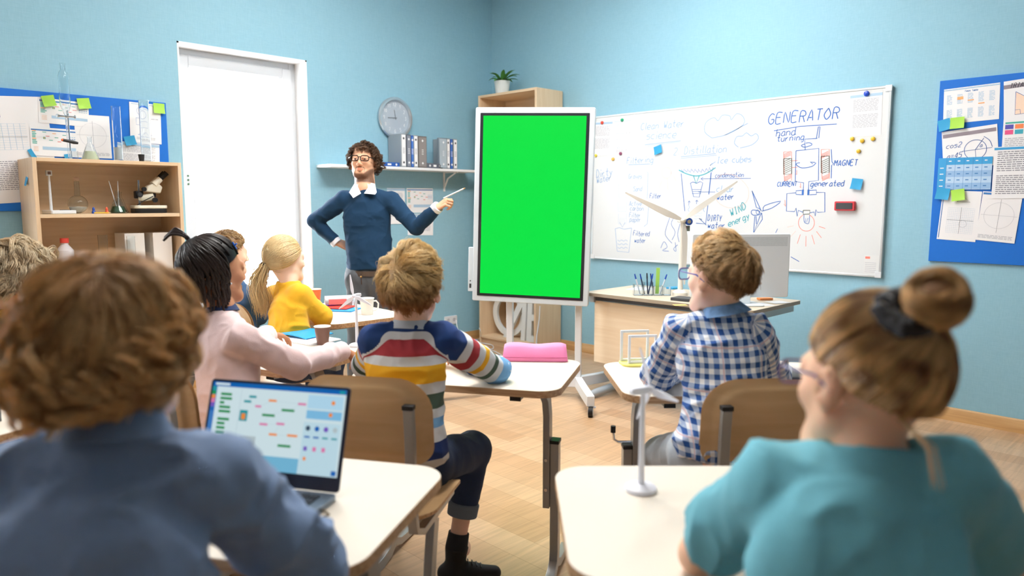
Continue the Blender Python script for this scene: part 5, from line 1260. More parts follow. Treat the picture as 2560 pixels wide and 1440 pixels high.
# ------------------------------------------------------------------ people: implicit surfaces turned into one continuous mesh each
def V3(*a): return np.array(a[0] if len(a) == 1 else a, dtype=np.float64)
def unit(a): a = V3(a); return a / (np.linalg.norm(a) + 1e-12)
class Cone:
    def __init__(s, a, b, ra, rb, k=.015, op='+', sq=None, cut=(False, False), tag=None, ext=(0, 0)):
        s.a, s.b = V3(a), V3(b); s.ra, s.rb, s.k, s.op, s.sq, s.cut, s.tag, s.ext = ra, rb, k, op, sq, cut, tag, ext
    def box(s): r = max(s.ra, s.rb); return np.minimum(s.a, s.b) - r, np.maximum(s.a, s.b) + r
    def t(s, P):
        ba = s.b - s.a; return ((P - s.a) @ ba) / (ba @ ba)
    def d(s, X, Y, Z):
        qx, qy, qz = X - s.a[0], Y - s.a[1], Z - s.a[2]; ba = s.b - s.a; L2 = ba @ ba
        if s.sq is not None:
            n, f = unit(s.sq[0]), s.sq[1]; n = n - ba * (n @ ba) / L2; n = unit(n)
            qn = qx * n[0] + qy * n[1] + qz * n[2]; g = qn * (1 / f - 1)
            qx = qx + n[0] * g; qy = qy + n[1] * g; qz = qz + n[2] * g
        tt = (qx * ba[0] + qy * ba[1] + qz * ba[2]) / L2; t = np.clip(tt, 0, 1)
        dd = np.sqrt((qx - ba[0] * t) ** 2 + (qy - ba[1] * t) ** 2 + (qz - ba[2] * t) ** 2) - (s.ra + (s.rb - s.ra) * t)
        L = math.sqrt(L2)
        if s.cut[0]: dd = np.maximum(dd, -tt * L - s.ext[0])
        if s.cut[1]: dd = np.maximum(dd, (tt - 1) * L - s.ext[1])
        return dd
class Ell:
    def __init__(s, c, r, R=None, k=.015, op='+', tag=None):
        s.c, s.r, s.R, s.k, s.op, s.tag = V3(c), V3(r), (np.eye(3) if R is None else np.array(R)), k, op, tag
    def box(s): m = max(s.r); return s.c - m, s.c + m
    def d(s, X, Y, Z):
        qx, qy, qz = X - s.c[0], Y - s.c[1], Z - s.c[2]; R = s.R
        a = qx * R[0, 0] + qy * R[1, 0] + qz * R[2, 0]; b = qx * R[0, 1] + qy * R[1, 1] + qz * R[2, 1]; c = qx * R[0, 2] + qy * R[1, 2] + qz * R[2, 2]
        k0 = np.sqrt((a / s.r[0]) ** 2 + (b / s.r[1]) ** 2 + (c / s.r[2]) ** 2)
        k1 = np.sqrt((a / s.r[0] ** 2) ** 2 + (b / s.r[1] ** 2) ** 2 + (c / s.r[2] ** 2) ** 2) + 1e-9
        return k0 * (k0 - 1) / k1
class Half:                            # cut away everything beyond a plane inside a ball
    def __init__(s, p, n, R, k=.003): s.p, s.n, s.Rr, s.k, s.op, s.tag = V3(p), unit(n), R, k, 'cut', None
    def box(s): return s.p - s.Rr, s.p + s.Rr
    def d(s, X, Y, Z):
        q = (X - s.p[0]) * s.n[0] + (Y - s.p[1]) * s.n[1] + (Z - s.p[2]) * s.n[2]
        r = np.sqrt((X - s.p[0]) ** 2 + (Y - s.p[1]) ** 2 + (Z - s.p[2]) ** 2) - s.Rr
        return np.maximum(-q, r)
def field(prims, h):
    lo = np.min([p.box()[0] for p in prims if p.op == '+'], 0) - .02; hi = np.max([p.box()[1] for p in prims if p.op == '+'], 0) + .02
    n = np.ceil((hi - lo) / h).astype(int) + 1
    f = np.full(n, .5, dtype=np.float32)
    for p in prims:
        a, b = p.box(); m = p.k + 2.5 * h + .004
        i0 = np.clip(np.floor((a - m - lo) / h).astype(int), 0, n); i1 = np.clip(np.ceil((b + m - lo) / h).astype(int) + 1, 0, n)
        if (i1 <= i0).any(): continue
        X = (lo[0] + h * np.arange(i0[0], i1[0]))[:, None, None]; Y = (lo[1] + h * np.arange(i0[1], i1[1]))[None, :, None]; Z = (lo[2] + h * np.arange(i0[2], i1[2]))[None, None, :]
        d = p.d(X, Y, Z).astype(np.float32); sl = tuple(slice(i0[q], i1[q]) for q in range(3)); o = f[sl]; k = p.k
        if p.op == '+':
            hh = np.clip(.5 + .5 * (o - d) / k, 0, 1); f[sl] = o + (d - o) * hh - k * hh * (1 - hh)
        else:
            hh = np.clip(.5 - .5 * (o + d) / k, 0, 1); f[sl] = o + (-d - o) * hh + k * hh * (1 - hh)
    return f, lo
def surface_net(f, lo, h):
    s = f < 0
    nx, ny, nz = f.shape
    c = s[:-1, :-1, :-1].astype(np.int8)
    cnt = np.zeros((nx - 1, ny - 1, nz - 1), np.int8)
    for i in (0, 1):
        for j in (0, 1):
            for k in (0, 1): cnt += s[i:nx - 1 + i, j:ny - 1 + j, k:nz - 1 + k]
    act = (cnt > 0) & (cnt < 8)
    idx = np.argwhere(act); vid = np.full(act.shape, -1, np.int32); vid[act] = np.arange(len(idx))
    C = {}
    for i in (0, 1):
        for j in (0, 1):
            for k in (0, 1): C[(i, j, k)] = f[idx[:, 0] + i, idx[:, 1] + j, idx[:, 2] + k]
    acc = np.zeros((len(idx), 3)); w = np.zeros(len(idx))
    for a in C:
        for ax in range(3):
            if a[ax] == 0:
                b = list(a); b[ax] = 1; b = tuple(b); fa, fb = C[a], C[b]; m = (fa < 0) != (fb < 0)
                t = np.where(m, fa / (fa - fb + 1e-20), 0)
                for q in range(3): acc[:, q] += m * (a[q] + (t if q == ax else 0))
                w += m
    P = (idx + acc / w[:, None]) * h + lo
    F_ = []
    for ax in range(3):
        o1, o2 = [(1, 2), (2, 0), (0, 1)][ax]
        A = [slice(1, -1)] * 3; A[ax] = slice(0, -1); B = [slice(1, -1)] * 3; B[ax] = slice(1, None)
        sa, sb = s[tuple(A)], s[tuple(B)]; ed = np.argwhere(sa != sb); e = ed.copy()
        for q in range(3):
            if q != ax: e[:, q] += 1
        ina = sa[tuple(ed.T)]
        def cell(d1, d2):
            g = e.copy(); g[:, o1] -= d1; g[:, o2] -= d2; return vid[tuple(g.T)]
        q = np.stack([cell(1, 1), cell(0, 1), cell(0, 0), cell(1, 0)], 1)
        q[~ina] = q[~ina][:, ::-1]; F_.append(q)
    Q = np.concatenate(F_); Q = Q[(Q >= 0).all(1)]
    return P, Q
def relax(P, Q, n=1, lam=.5):
    E = np.concatenate([Q[:, [0, 1]], Q[:, [1, 2]], Q[:, [2, 3]], Q[:, [3, 0]]])
    for _ in range(n):
        S = np.zeros_like(P); W = np.zeros(len(P))
        np.add.at(S, E[:, 0], P[E[:, 1]]); np.add.at(S, E[:, 1], P[E[:, 0]]); np.add.at(W, E[:, 0], 1); np.add.at(W, E[:, 1], 1)
        P = P + lam * (S / W[:, None] - P)
    return P
def normals(P, Q):
    n = np.cross(P[Q[:, 2]] - P[Q[:, 0]], P[Q[:, 3]] - P[Q[:, 1]]); N = np.zeros_like(P)
    for k in range(4): np.add.at(N, Q[:, k], n)
    return N / (np.linalg.norm(N, axis=1)[:, None] + 1e-12)
def vnoise(P, seed=0):
    I = np.floor(P).astype(np.int64); Fr = P - I; U = Fr * Fr * (3 - 2 * Fr)
    def H(i, j, k):
        n = (i * 73856093) ^ (j * 19349663) ^ (k * 83492791) ^ (seed * 2654435761 & 0xffffffff)
        n = (n ^ (n >> 13)) * 1274126177 & 0xffffffff; n = n ^ (n >> 16); return (n & 0xffff) / 65535.0
    r = 0
    for i in (0, 1):
        for j in (0, 1):
            for k in (0, 1):
                w = (U[:, 0] if i else 1 - U[:, 0]) * (U[:, 1] if j else 1 - U[:, 1]) * (U[:, 2] if k else 1 - U[:, 2])
                r = r + w * H(I[:, 0] + i, I[:, 1] + j, I[:, 2] + k)
    return r
def folds(P, N, amp, freq=9, seed=1, dirn=(1, 1, 1)):
    W = P * freq * V3(dirn); W = W + 1.2 * np.stack([vnoise(W * .7 + 11, seed), vnoise(W * .7 + 37, seed + 1), vnoise(W * .7 + 71, seed + 2)], 1)
    r = 1 - np.abs(2 * vnoise(W, seed + 3) - 1) ; r2 = 1 - np.abs(2 * vnoise(W * 2.1 + 5, seed + 4) - 1)
    return P + N * ((r ** 2 - .35) * amp + (r2 ** 2 - .35) * amp * .35)[:, None]
def raw_mesh(name, P, Q, mats, parent, attrs=None, mi=None, smooth=True):
    me = bpy.data.meshes.new(name); nv, nf, k = len(P), len(Q), Q.shape[1]
    me.vertices.add(nv); me.vertices.foreach_set('co', np.ascontiguousarray(P, dtype=np.float32).ravel())
    me.loops.add(nf * k); me.loops.foreach_set('vertex_index', np.ascontiguousarray(Q, dtype=np.int32).ravel())
    me.polygons.add(nf); me.polygons.foreach_set('loop_start', np.arange(0, nf * k, k, dtype=np.int32)); me.polygons.foreach_set('loop_total', np.full(nf, k, dtype=np.int32))
    for m in mats: me.materials.append(m)
    if mi is not None: me.polygons.foreach_set('material_index', np.asarray(mi, dtype=np.int32))
    me.polygons.foreach_set('use_smooth', np.full(nf, smooth)); me.update(calc_edges=True)
    for n_, a in (attrs or {}).items():
        a = np.asarray(a, dtype=np.float32)
        if a.ndim == 1: at_ = me.attributes.new(n_, 'FLOAT', 'POINT'); at_.data.foreach_set('value', a)
        else: at_ = me.attributes.new(n_, 'FLOAT_COLOR', 'POINT'); at_.data.foreach_set('color', np.concatenate([a, np.ones((len(a), 1), np.float32)], 1).ravel())
    me.validate()
    o = bpy.data.objects.new(name, me); COL.objects.link(o)
    if parent is not None: o.parent = parent
    return o
def flesh(name, prims, h, mt, parent, org, fold=None, attrs=None, rl=1):
    f, lo = field(prims, h); P, Q = surface_net(f, lo, h); P = relax(P, Q, rl)
    A = attrs(P) if attrs else None
    if fold: P = folds(P, normals(P, Q), *fold)
    return raw_mesh(name, P - V3(org), Q, [mt], parent, A)

# head frame: local x = viewer-independent right of the person, y = forwards, z = up
class Head:
    def __init__(s, C, fwd, up=(0, 0, 1), sc=1.0):
        s.C = V3(C); s.f = unit(fwd); u = V3(up); s.u = unit(u - s.f * (u @ s.f)); s.r = np.cross(s.f, s.u); s.s = sc; s.M = np.stack([s.r, s.f, s.u], 1)
    def p(s, x, y, z): return s.C + s.s * (s.M @ V3(x, y, z))
    def loc(s, P): return ((P - s.C) @ s.M) / s.s
    def prims(s, face=1, neck=None, ear=1, nr=.052, jaw=1.0):
        q = s.s; p = s.p; E = lambda c, r, k=.012, op='+', R=None: Ell(p(*c), V3(r) * q, s.M if R is None else s.M @ R, k * q, op)
        L = [E((0, -.014, .030), (.075, .094, .088)), E((0, .018, -.03), (.063 * jaw, .070, .080), .03), Cone(p(-.022, .064, -.095), p(.022, .064, -.095), .020 * q, .020 * q, .025 * q)]
        for x in (-1, 1):
            L += [Cone(p(.052 * x * jaw, .005, -.055), p(.022 * x, .06, -.092), .017 * q, .019 * q, .022 * q), E((.038 * x, .060, -.026), (.020, .020, .020), .02)]
        L += [Cone(p(-.034, .078, .016), p(.034, .078, .016), .011 * q, .011 * q, .018 * q)]
        if face:
            for x in (-1, 1): L += [E((.031 * x, .093, .000), (.017, .014, .011), .010, '-')]
            for x in (-1, 1):
                L += [E((.031 * x, .078, -.001), (.0125, .0115, .0125), .003), Cone(p(.019 * x, .0885, .006), p(.043 * x, .0835, .005), .0040 * q, .0034 * q, .005 * q)]
                L += [E((.012 * x, .098, -.039), (.0085, .010, .0075), .006)]
            L += [Cone(p(0, .086, .012), p(0, .106, -.033), .007 * q, .0115 * q, .010 * q), Cone(p(-.014, .087, -.0615), p(.014, .087, -.0615), .0055 * q, .0055 * q, .007 * q), Cone(p(-.011, .087, -.0715), p(.011, .087, -.0715), .0066 * q, .0066 * q, .007 * q)]
            L += [Cone(p(-.022, .094, -.0662), p(.022, .094, -.0662), .0022 * q, .0022 * q, .003 * q, '-')]
        else: L += [Cone(p(0, .084, .010), p(0, .099, -.033), .008 * q, .012 * q, .012 * q)]
        if ear:
            for x in ((-1, 1) if getattr(s, 'ears', 1) else ()):
                a = .5 * x; Re = np.array([[math.cos(a), math.sin(a), 0], [-math.sin(a), math.cos(a), 0], [0, 0, 1]])
                L += [E((.083 * x, -.014, -.010), (.0075, .020, .032), .006, '+', Re), E((.093 * x, -.006, -.006), (.006, .011, .018), .004, '-', Re), E((.079 * x, -.002, -.038), (.006, .009, .009), .006)]
        if neck is not None: L += [Cone(p(0, -.026, -.04), neck, nr * q, nr * 1.08 * q, .016 * q)]
        return L
def rotm(ax, a):
    return np.array(Matrix.Rotation(a, 3, Vector(ax)))
def hand(W, d, n, side, sc=1.0, curl=(.5, .6, .7, .8), thumb=(.5, .3), fan=.10):
    """W wrist, d towards the fingers, n out of the back of the hand, side +1/-1 puts the thumb on +/- (n x d)"""
    W, d, n = V3(W), unit(d), V3(n); n = unit(n - d * (n @ d)); t = np.cross(n, d) * side; L = []
    K = []; q = sc
    for i, (off, ln) in enumerate(((.030, .082), (.010, .088), (-.011, .083), (-.031, .074))):
        b = W + (d * ln + t * off) * q + n * (-.004 * abs(i - 1.3)) * q; K.append(b)
        L.append(Cone(W + (d * .008 + t * off * .6) * q, b, .0135 * q, .0105 * q, .010 * q))
    FL_ = [(.040, .024, .019), (.044, .028, .020), (.041, .026, .019), (.031, .019, .017)]
    for i, b in enumerate(K):
        c = curl[i]; dr = unit(d + t * fan * (1.5 - i)); p = b; ang = 0
        for j, l in enumerate(FL_[i]):
            ang += c * (.8, 1.1, .7)[j]; v = dr * math.cos(ang) - n * math.sin(ang); e = p + v * l * q
            L.append(Cone(p, e, (.0088 - .0008 * j) * q, (.0082 - .0008 * j) * q, .0025 * q)); p = e
    b = W + (d * .018 + t * .020 - n * .006) * q; v1 = unit(d * math.cos(thumb[0]) + t * math.sin(thumb[0]) * 1.1 - n * .35)
    e1 = b + v1 * .040 * q; v2 = unit(v1 + d * .3 - t * thumb[1] - n * .25); e2 = e1 + v2 * .030 * q; e3 = e2 + unit(v2 - t * thumb[1] * .7) * .024 * q
    L += [Cone(b, e1, .0145 * q, .0105 * q, .008 * q), Cone(e1, e2, .0103 * q, .0092 * q, .003 * q), Cone(e2, e3, .0092 * q, .0078 * q, .003 * q)]
    return L

# ---- materials of people
def node_attr(nt, name):
    a = nt.nodes.new('ShaderNodeAttribute'); a.attribute_name = name; return a
def skin(name, col):
    m = mat(name, col, .5, sss=.2, bump=.06, bscale=350, spec=.35); return m
def tinted_skin(name, col):
    m = mat(name, col, .5, bump=.06, bscale=350, spec=.35); nt = m.node_tree; b = nt.nodes['Principled BSDF']; a = node_attr(nt, 'tint')
    mx = nt.nodes.new('ShaderNodeMix'); mx.data_type = 'RGBA'; mx.blend_type = 'MULTIPLY'; mx.inputs['Factor'].default_value = 1; mx.inputs['A'].default_value = rgb(*col)
    nt.links.new(a.outputs['Color'], mx.inputs['B']); nt.links.new(mx.outputs['Result'], b.inputs['Base Color']); return m
def cloth(name, col, rough=.85, bscale=500, bump=.25, sheen=.15, noise=.06): return mat(name, col, rough, sheen=sheen, bump=bump, bscale=bscale, noise=noise, nscale=60)
def hairmat(name, c_root, c_tip, spread=.35):
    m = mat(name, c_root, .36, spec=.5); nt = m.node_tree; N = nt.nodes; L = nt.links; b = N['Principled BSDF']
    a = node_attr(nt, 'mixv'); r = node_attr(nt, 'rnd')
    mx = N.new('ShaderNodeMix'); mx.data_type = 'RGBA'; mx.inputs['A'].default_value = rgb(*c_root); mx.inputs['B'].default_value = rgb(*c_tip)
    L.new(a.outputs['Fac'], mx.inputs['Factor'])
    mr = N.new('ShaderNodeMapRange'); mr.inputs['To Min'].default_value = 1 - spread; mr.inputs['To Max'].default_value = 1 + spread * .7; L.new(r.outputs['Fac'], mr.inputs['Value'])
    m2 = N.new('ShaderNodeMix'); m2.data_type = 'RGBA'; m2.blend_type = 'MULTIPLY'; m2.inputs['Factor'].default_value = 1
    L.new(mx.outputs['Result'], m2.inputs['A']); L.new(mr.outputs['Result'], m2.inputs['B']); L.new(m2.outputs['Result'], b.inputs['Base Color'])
    b.inputs['Subsurface Weight'].default_value = 0.0
    # thin strands let some light through
    tr = N.new('ShaderNodeBsdfTranslucent'); L.new(m2.outputs['Result'], tr.inputs['Color']); ms = N.new('ShaderNodeMixShader'); ms.inputs[0].default_value = .3
    L.new(b.outputs[0], ms.inputs[1]); L.new(tr.outputs[0], ms.inputs[2]); L.new(ms.outputs[0], N['Material Output'].inputs[0])
    return m

# ---- hair: strands as thin tapering tubes, grown over the head
HE_C, HE_R = V3(0, -.014, .022), V3(.080, .099, .101)
def strands_mesh(P, r0, r1, sides=3):
    """P (n, s, 3) -> verts, quads, strand index"""
    n, s, _ = P.shape; T = np.gradient(P, axis=1); T /= np.linalg.norm(T, axis=2)[..., None] + 1e-9
    up = V3(.3, .2, .93); X = np.cross(T, up); X /= np.linalg.norm(X, axis=2)[..., None] + 1e-9; Y = np.cross(T, X)
    w = np.asarray(r0)[:, None] * np.linspace(1, 0, s)[None, :] + np.asarray(r1)[:, None] * np.linspace(0, 1, s)[None, :]
    V = np.stack([P + w[..., None] * (math.cos(2 * PI * k / sides) * X + math.sin(2 * PI * k / sides) * Y) for k in range(sides)], 2)
    V = V.reshape(-1, 3); b = (np.arange(n)[:, None] * s + np.arange(s - 1)[None, :]) * sides
    Q = np.concatenate([np.stack([b + k, b + (k + 1) % sides, b + sides + (k + 1) % sides, b + sides + k], -1).reshape(-1, 4) for k in range(sides)])
    return V, Q
def sample_dirs(n, mask):
    out = []
    while sum(len(o) for o in out) < n:
        d = RNG.normal(size=(n * 3, 3)); d /= np.linalg.norm(d, axis=1)[:, None]; out.append(d[mask(d)])
    return np.concatenate(out)[:n]
def hairline(front=.50, side=-.12, back=-.62, wide=0):
    def m(d):
        y = d[:, 1]; z = d[:, 2]
        lim = np.where(y > 0, side + (front - side) * np.clip(y, 0, 1) ** 1.1, side + (back - side) * np.clip(-y, 0, 1) ** .7)
        return z > lim
    return m
def grow(head, mask, n, S, length, whorl, lift=.3, grav=.3, settle=.5, vol=(.02, .10), curl=0, cfreq=2.0, clump=.6, kids=10, spread=.010, swirl=0, wind=(0, 0, 0), grow_r=None):
    """guides march over the head in head-local units, children gather around them; returns world strands and their roots"""
    g = sample_dirs(n, mask); s_c = HE_C; R = HE_R if grow_r is None else grow_r
    p = g * R + s_c; nrm = g / R; nrm /= np.linalg.norm(nrm, axis=1)[:, None]
    w = unit(whorl); tg = g - w * (g @ w)[:, None]; tg = tg - nrm * (tg * nrm).sum(1)[:, None]; tg /= np.linalg.norm(tg, axis=1)[:, None] + 1e-6
    if swirl: tg = tg * math.cos(swirl) + np.cross(nrm, tg) * math.sin(swirl)
    ln = (length(g) if callable(length) else np.full(n, length)) * RNG.uniform(.8, 1.15, n); off = RNG.uniform(vol[0], vol[1], n)
    d = tg + nrm * lift + RNG.normal(size=(n, 3)) * .10; d /= np.linalg.norm(d, axis=1)[:, None]
    gl = head.M.T @ V3(0, 0, -1); path = [p.copy()]; st = (ln / (S - 1))[:, None]
    for i in range(S - 1):
        q = (p - s_c) / R; rad = np.linalg.norm(q, axis=1); nn = q / R; nn /= np.linalg.norm(nn, axis=1)[:, None]
        d = d + gl * grav * (1.5 / S) * 3 + V3(wind) - nn * settle * np.clip(rad - 1 - off, 0, .3)[:, None] * 3
        d /= np.linalg.norm(d, axis=1)[:, None]; p = p + d * st
        q = (p - s_c) / R; rad = np.linalg.norm(q, axis=1); mn = 1 + off * min(1, (i + 1) / 3)
        f = np.where(rad < mn, mn / rad, 1)[:, None]; p = q * f * R + s_c; path.append(p.copy())
    G = np.stack(path, 1)
    T = np.gradient(G, axis=1); T /= np.linalg.norm(T, axis=2)[..., None] + 1e-9
    NN = (G - s_c) / R; NN /= np.linalg.norm(NN, axis=2)[..., None] + 1e-9; B = np.cross(T, NN)
    tt = np.linspace(0, 1, S)
    if curl:
        ph = RNG.uniform(0, 2 * PI, n)[:, None] + tt[None, :] * 2 * PI * cfreq * RNG.uniform(.8, 1.25, n)[:, None]; a = curl * np.clip(tt * 2, 0, 1)[None, :, None]
        G = G + a * (np.cos(ph)[..., None] * NN * .8 + np.sin(ph)[..., None] * B)
    o = RNG.normal(size=(n, kids, 3)) * spread; o[:, :, :] -= (o * NN[:, :1, :]).sum(-1, keepdims=True) * NN[:, :1, :] * .6
    K = G[:, None, :, :] + o[:, :, None, :] * (1 - clump * tt)[None, None, :, None] + RNG.normal(size=(n, kids, 1, 3)) * (tt ** 2)[None, None, :, None] * spread * .5
    K = K.reshape(n * kids, S, 3); q = (K - s_c) / R; rad = np.linalg.norm(q, axis=2)[..., None]; K = np.where(rad < 1.0, q / rad, q) * R + s_c
    gi = np.repeat(np.arange(n), kids)
    return head.C + head.s * (K @ head.M.T), gi, g
def cap_mesh(head, mask, f=1.02, grid=90):
    th = np.linspace(0, PI, grid + 1); ph = np.linspace(0, 2 * PI, 2 * grid, endpoint=False)
    D = np.stack([np.sin(th)[:, None] * np.cos(ph), np.sin(th)[:, None] * np.sin(ph), np.cos(th)[:, None] * np.ones_like(ph)], -1).reshape(-1, 3)
    P = D * HE_R * f + HE_C; n = 2 * grid; Q = []
    a = (np.arange(grid)[:, None] * n + np.arange(n)[None, :]); b = (np.arange(grid)[:, None] * n + (np.arange(n)[None, :] + 1) % n)
    Q = np.stack([a, a + n, b + n, b], -1).reshape(-1, 4); ok = mask(D)[Q].all(1); Q = Q[ok]
    us = np.unique(Q); mp = np.full(len(P), -1); mp[us] = np.arange(len(us))
    return head.C + head.s * (P[us] @ head.M.T), mp[Q], D[us]
def hair_object(name, parent, org, mt, sets, cap=None, tone=None, r=(.0009, .0004), sides=3):
    """sets: list of (strands, guide index); tone(P local) -> 0..1 colour mix"""
    VV, QQ, MV, RN = [], [], [], []; o = 0
    for st, gi in sets:
        n, s, _ = st.shape; rr = RNG.uniform(.7, 1.3, n)
        V, Q = strands_mesh(st, rr * r[0], rr * r[1], sides); VV.append(V); QQ.append(Q + o); o += len(V)
        gr = RNG.uniform(0, 1, gi.max() + 1)[gi] * .6 + RNG.uniform(0, 1, n) * .4; RN.append(np.repeat(gr, s * sides))
        tt = np.tile(np.repeat(np.linspace(0, 1, s), sides), n); MV.append(tone(V, tt) if tone else tt)
    if cap is not None:
        V, Q, D = cap; VV.append(V); QQ.append(Q + o); RN.append(np.full(len(V), .15)); MV.append((tone(V, np.zeros(len(V))) if tone else np.zeros(len(V))) * .6)
    return raw_mesh(name, np.concatenate(VV) - V3(org), np.concatenate(QQ), [mt], parent, {'rnd': np.concatenate(RN), 'mixv': np.clip(np.concatenate(MV), 0, 1)})

def nearest(P, prims):
    """index of the closest tagged piece and the position along it"""
    best = np.full(len(P), 1e9); ti = np.zeros(len(P), int); tv = np.zeros(len(P))
    tags = [p for p in prims if p.tag]
    for i, p in enumerate(tags):
        d = p.d(P[:, 0], P[:, 1], P[:, 2]); m = d < best; best[m] = d[m]; ti[m] = i
        if isinstance(p, Cone): tv[m] = p.t(P)[m]
    return ti, tv, tags
# ------------------------------------------------------------------ the figures (viewer frame coordinates)
JEANS = mat('dark blue denim', (30, 48, 78), .85, noise=.12, nscale=120, bump=.3, bscale=600)
def A(px, py, v): return V3(*at(px, py, v))
def shoe(parent, an, d, org, sc=1.0, col=(30, 30, 32)):
    d = unit(V3(d[0], d[1], 0)); z0 = .0; L_ = .20 * sc; a = V3(an[0], an[1], 0) - d * .045 * sc; up = V3(0, 0, 1)
    pr = [Cone(a + up * .045 * sc, a + d * .11 * sc + up * .040 * sc, .038 * sc, .036 * sc, .02), Cone(a + d * .10 * sc + up * .038 * sc, a + d * .20 * sc + up * .030 * sc, .037 * sc, .030 * sc, .02),
          Cone(a + up * .05 * sc + d * .03, V3(an[0], an[1], max(.105, an[2] - .005)), .038 * sc, .042, .02, cut=(False, True)), Half(a + d * .08 + up * .016 * sc, (0, 0, -1), .3)]
    o = flesh('shoe', pr, .004, mat('shoe upper %s' % str(col), col, .7, bump=.3, bscale=400), parent, org)
    m = MB(); X = Vector(d); Y = Vector((-d[1], d[0], 0)); c = Vector(a) - Vector(V3(org)) + X * .085 * sc
    out = [(c.x + X.x * x + Y.x * y, c.y + X.y * x + Y.y * y) for x, y in rrect(.245 * sc, .078 * sc, .036 * sc, 6)]
    m.prism(out, .002, .024 * sc, mat('shoe sole', (22, 22, 24), .6)); m.build('sole', o, bevel=.003)
    m = MB()
    for k in range(4):
        p = c + X * (.005 + .018 * k) * sc + Vector((0, 0, (.088 - .007 * k) * sc)); m.tube([p - Y * .02 * sc, p + Vector((0, 0, .006)) , p + Y * .02 * sc], .0025, BLACK, 6)
    m.build('laces', o)
def fingers_only(L, org): return L
def figure(label, org, head, nb, ch, ws, pv, sh, el, wr, hp, kn, an, tr, n, sqf=.68, ar=(.050, .042, .033), sleeve=1.0, neck_r=.050, skin_m=None, shirt_m=None, shirt_attr=None,
           hands=(None, None), trousers=JEANS, leg=(.072, .055, .038), h=.006, hs=.006, foldp=(.007, 9, 3), collar=None, body_attr=None, face=1, toes=(0, 1), shoes=True, shirt_name='shirt', leg_end=1.0, feet=(True, True), hem=.0, neck_open=.058, jaw=1.0, extra_body=None, extra_shirt=None, shoecol=(30, 30, 32), shk=.03, waist_up=.08):
    R = thing('person', label, 'person', F(org[0], org[1], 0)); o3 = V3(org[0], org[1], 0)
    T_ = .011
    zc_ = (sh[0][2] + sh[1][2]) / 2 + ar[0] * .55 - tr[0] * .92; fz = (ch[2] - zc_) / max(1e-6, ch[2] - ws[2])
    ch = ch + (ws - ch) * min(.85, max(0, fz))
    B = head.prims(face=face, neck=nb, nr=neck_r, jaw=jaw)
    B += [Cone(nb, ch, neck_r * .95, tr[0] * .6, .02, sq=(n, sqf))]
    B += [Cone(ch, ws, tr[0] - T_, tr[1] - T_, .03, sq=(n, sqf)), Cone(ws, pv, tr[1] - T_ - .006, tr[2] - .035, .03, sq=(n, sqf + .04)), Cone(sh[0], sh[1], ar[0] - T_, ar[0] - T_, .03)]
    for i in (0, 1):
        B += [Cone(sh[i], el[i], ar[0] - T_, ar[1] - T_ + .001, .02), Cone(el[i], wr[i], ar[1] - T_, ar[2] - T_ * .9, .015)]
        if hands[i]: B += hand(wr[i], *hands[i][0], **hands[i][1])
        else: B += [Ell(wr[i] + unit(wr[i] - el[i]) * .04, (.03, .045, .022))]
        B += [Cone(hp[i], kn[i], leg[0] - T_, leg[1] - T_, .03), Cone(kn[i], an[i], leg[1] - T_ - .003, leg[2] - T_ * .5, .02), Ell(an[i] + V3(toes[0], toes[1], 0) * .04 * 1 - V3(0, 0, .03), (.03, .06 if abs(toes[1]) > .5 else .04, .025))]
    if extra_body: B += extra_body
    flesh('body', B, h, skin_m, R, o3, attrs=body_attr, rl=1)
    # upper garment
    S_ = [Cone(ch, ws, tr[0], tr[1], shk, sq=(n, sqf), tag='torso'), Cone(ws, pv, tr[1], tr[2] + .007, shk, sq=(n, sqf + .09), tag='torso', cut=(False, True), ext=(0, hem))]
    S_ += [Cone(sh[0], sh[1], ar[0] - .004, ar[0] - .004, shk, tag='torso'), Cone(nb - V3(0, 0, .035), (sh[0] * .6 + nb * .4) - V3(0, 0, .012), neck_r * 1.0, ar[0] * .80, .025, tag='torso'), Cone(nb - V3(0, 0, .035), (sh[1] * .6 + nb * .4) - V3(0, 0, .012), neck_r * 1.0, ar[0] * .80, .025, tag='torso')]
    S_ += [Cone(nb - V3(0, 0, .085), nb - V3(0, 0, .030), neck_r * 1.5, neck_r * 1.12, .03, tag='torso')]
    for i in (0, 1):
        e = sh[i] + (el[i] - sh[i]) * min(1, sleeve)
        if sleeve > 1 or sleeve == 1.0:
            w_ = el[i] + (wr[i] - el[i]) * (.97 if sleeve == 1.0 else sleeve - 1)
            S_ += [Cone(sh[i], el[i], ar[0], ar[1], .02, tag='up%d' % i), Cone(el[i], w_, ar[1], ar[2], .014, tag='fo%d' % i, cut=(False, True))]
        else:
            S_ += [Cone(sh[i], e, ar[0], ar[1] + .012, .02, tag='up%d' % i, cut=(False, True))]
    up = unit(head.C - nb); S_ += [Cone(nb - up * .012, nb + up * .12, neck_open, neck_open * 1.1, .006, '-', cut=(True, False))]
    if extra_shirt: S_ += extra_shirt
    at_ = (lambda P: shirt_attr(P, S_)) if shirt_attr else None
    flesh(shirt_name, S_, hs, shirt_m, R, o3, fold=(foldp[0], foldp[1], foldp[2]), attrs=at_, rl=1)
    if trousers:
        Lg = [Cone(hp[0], hp[1], leg[0] * 1.18, leg[0] * 1.18, .04, sq=(n, .85)), Cone(pv + V3(0, 0, waist_up), (hp[0] + hp[1]) / 2, tr[2] - .010, tr[2] * .93, .04, sq=(n, sqf + .06), cut=(True, False))]
        for i in (0, 1): Lg += [Cone(hp[i], kn[i], leg[0] + .006, leg[1] + .006, .03), Cone(kn[i], kn[i] + (an[i] - kn[i]) * leg_end, leg[1] + .004, leg[2] + .012, .02, cut=(False, True))]
        flesh('trousers', Lg, .007, trousers, R, o3, fold=(.005, 11, 21))
    if shoes:
        for i in (0, 1): shoe(R, an[i], toes, o3, col=shoecol)
    return R, o3
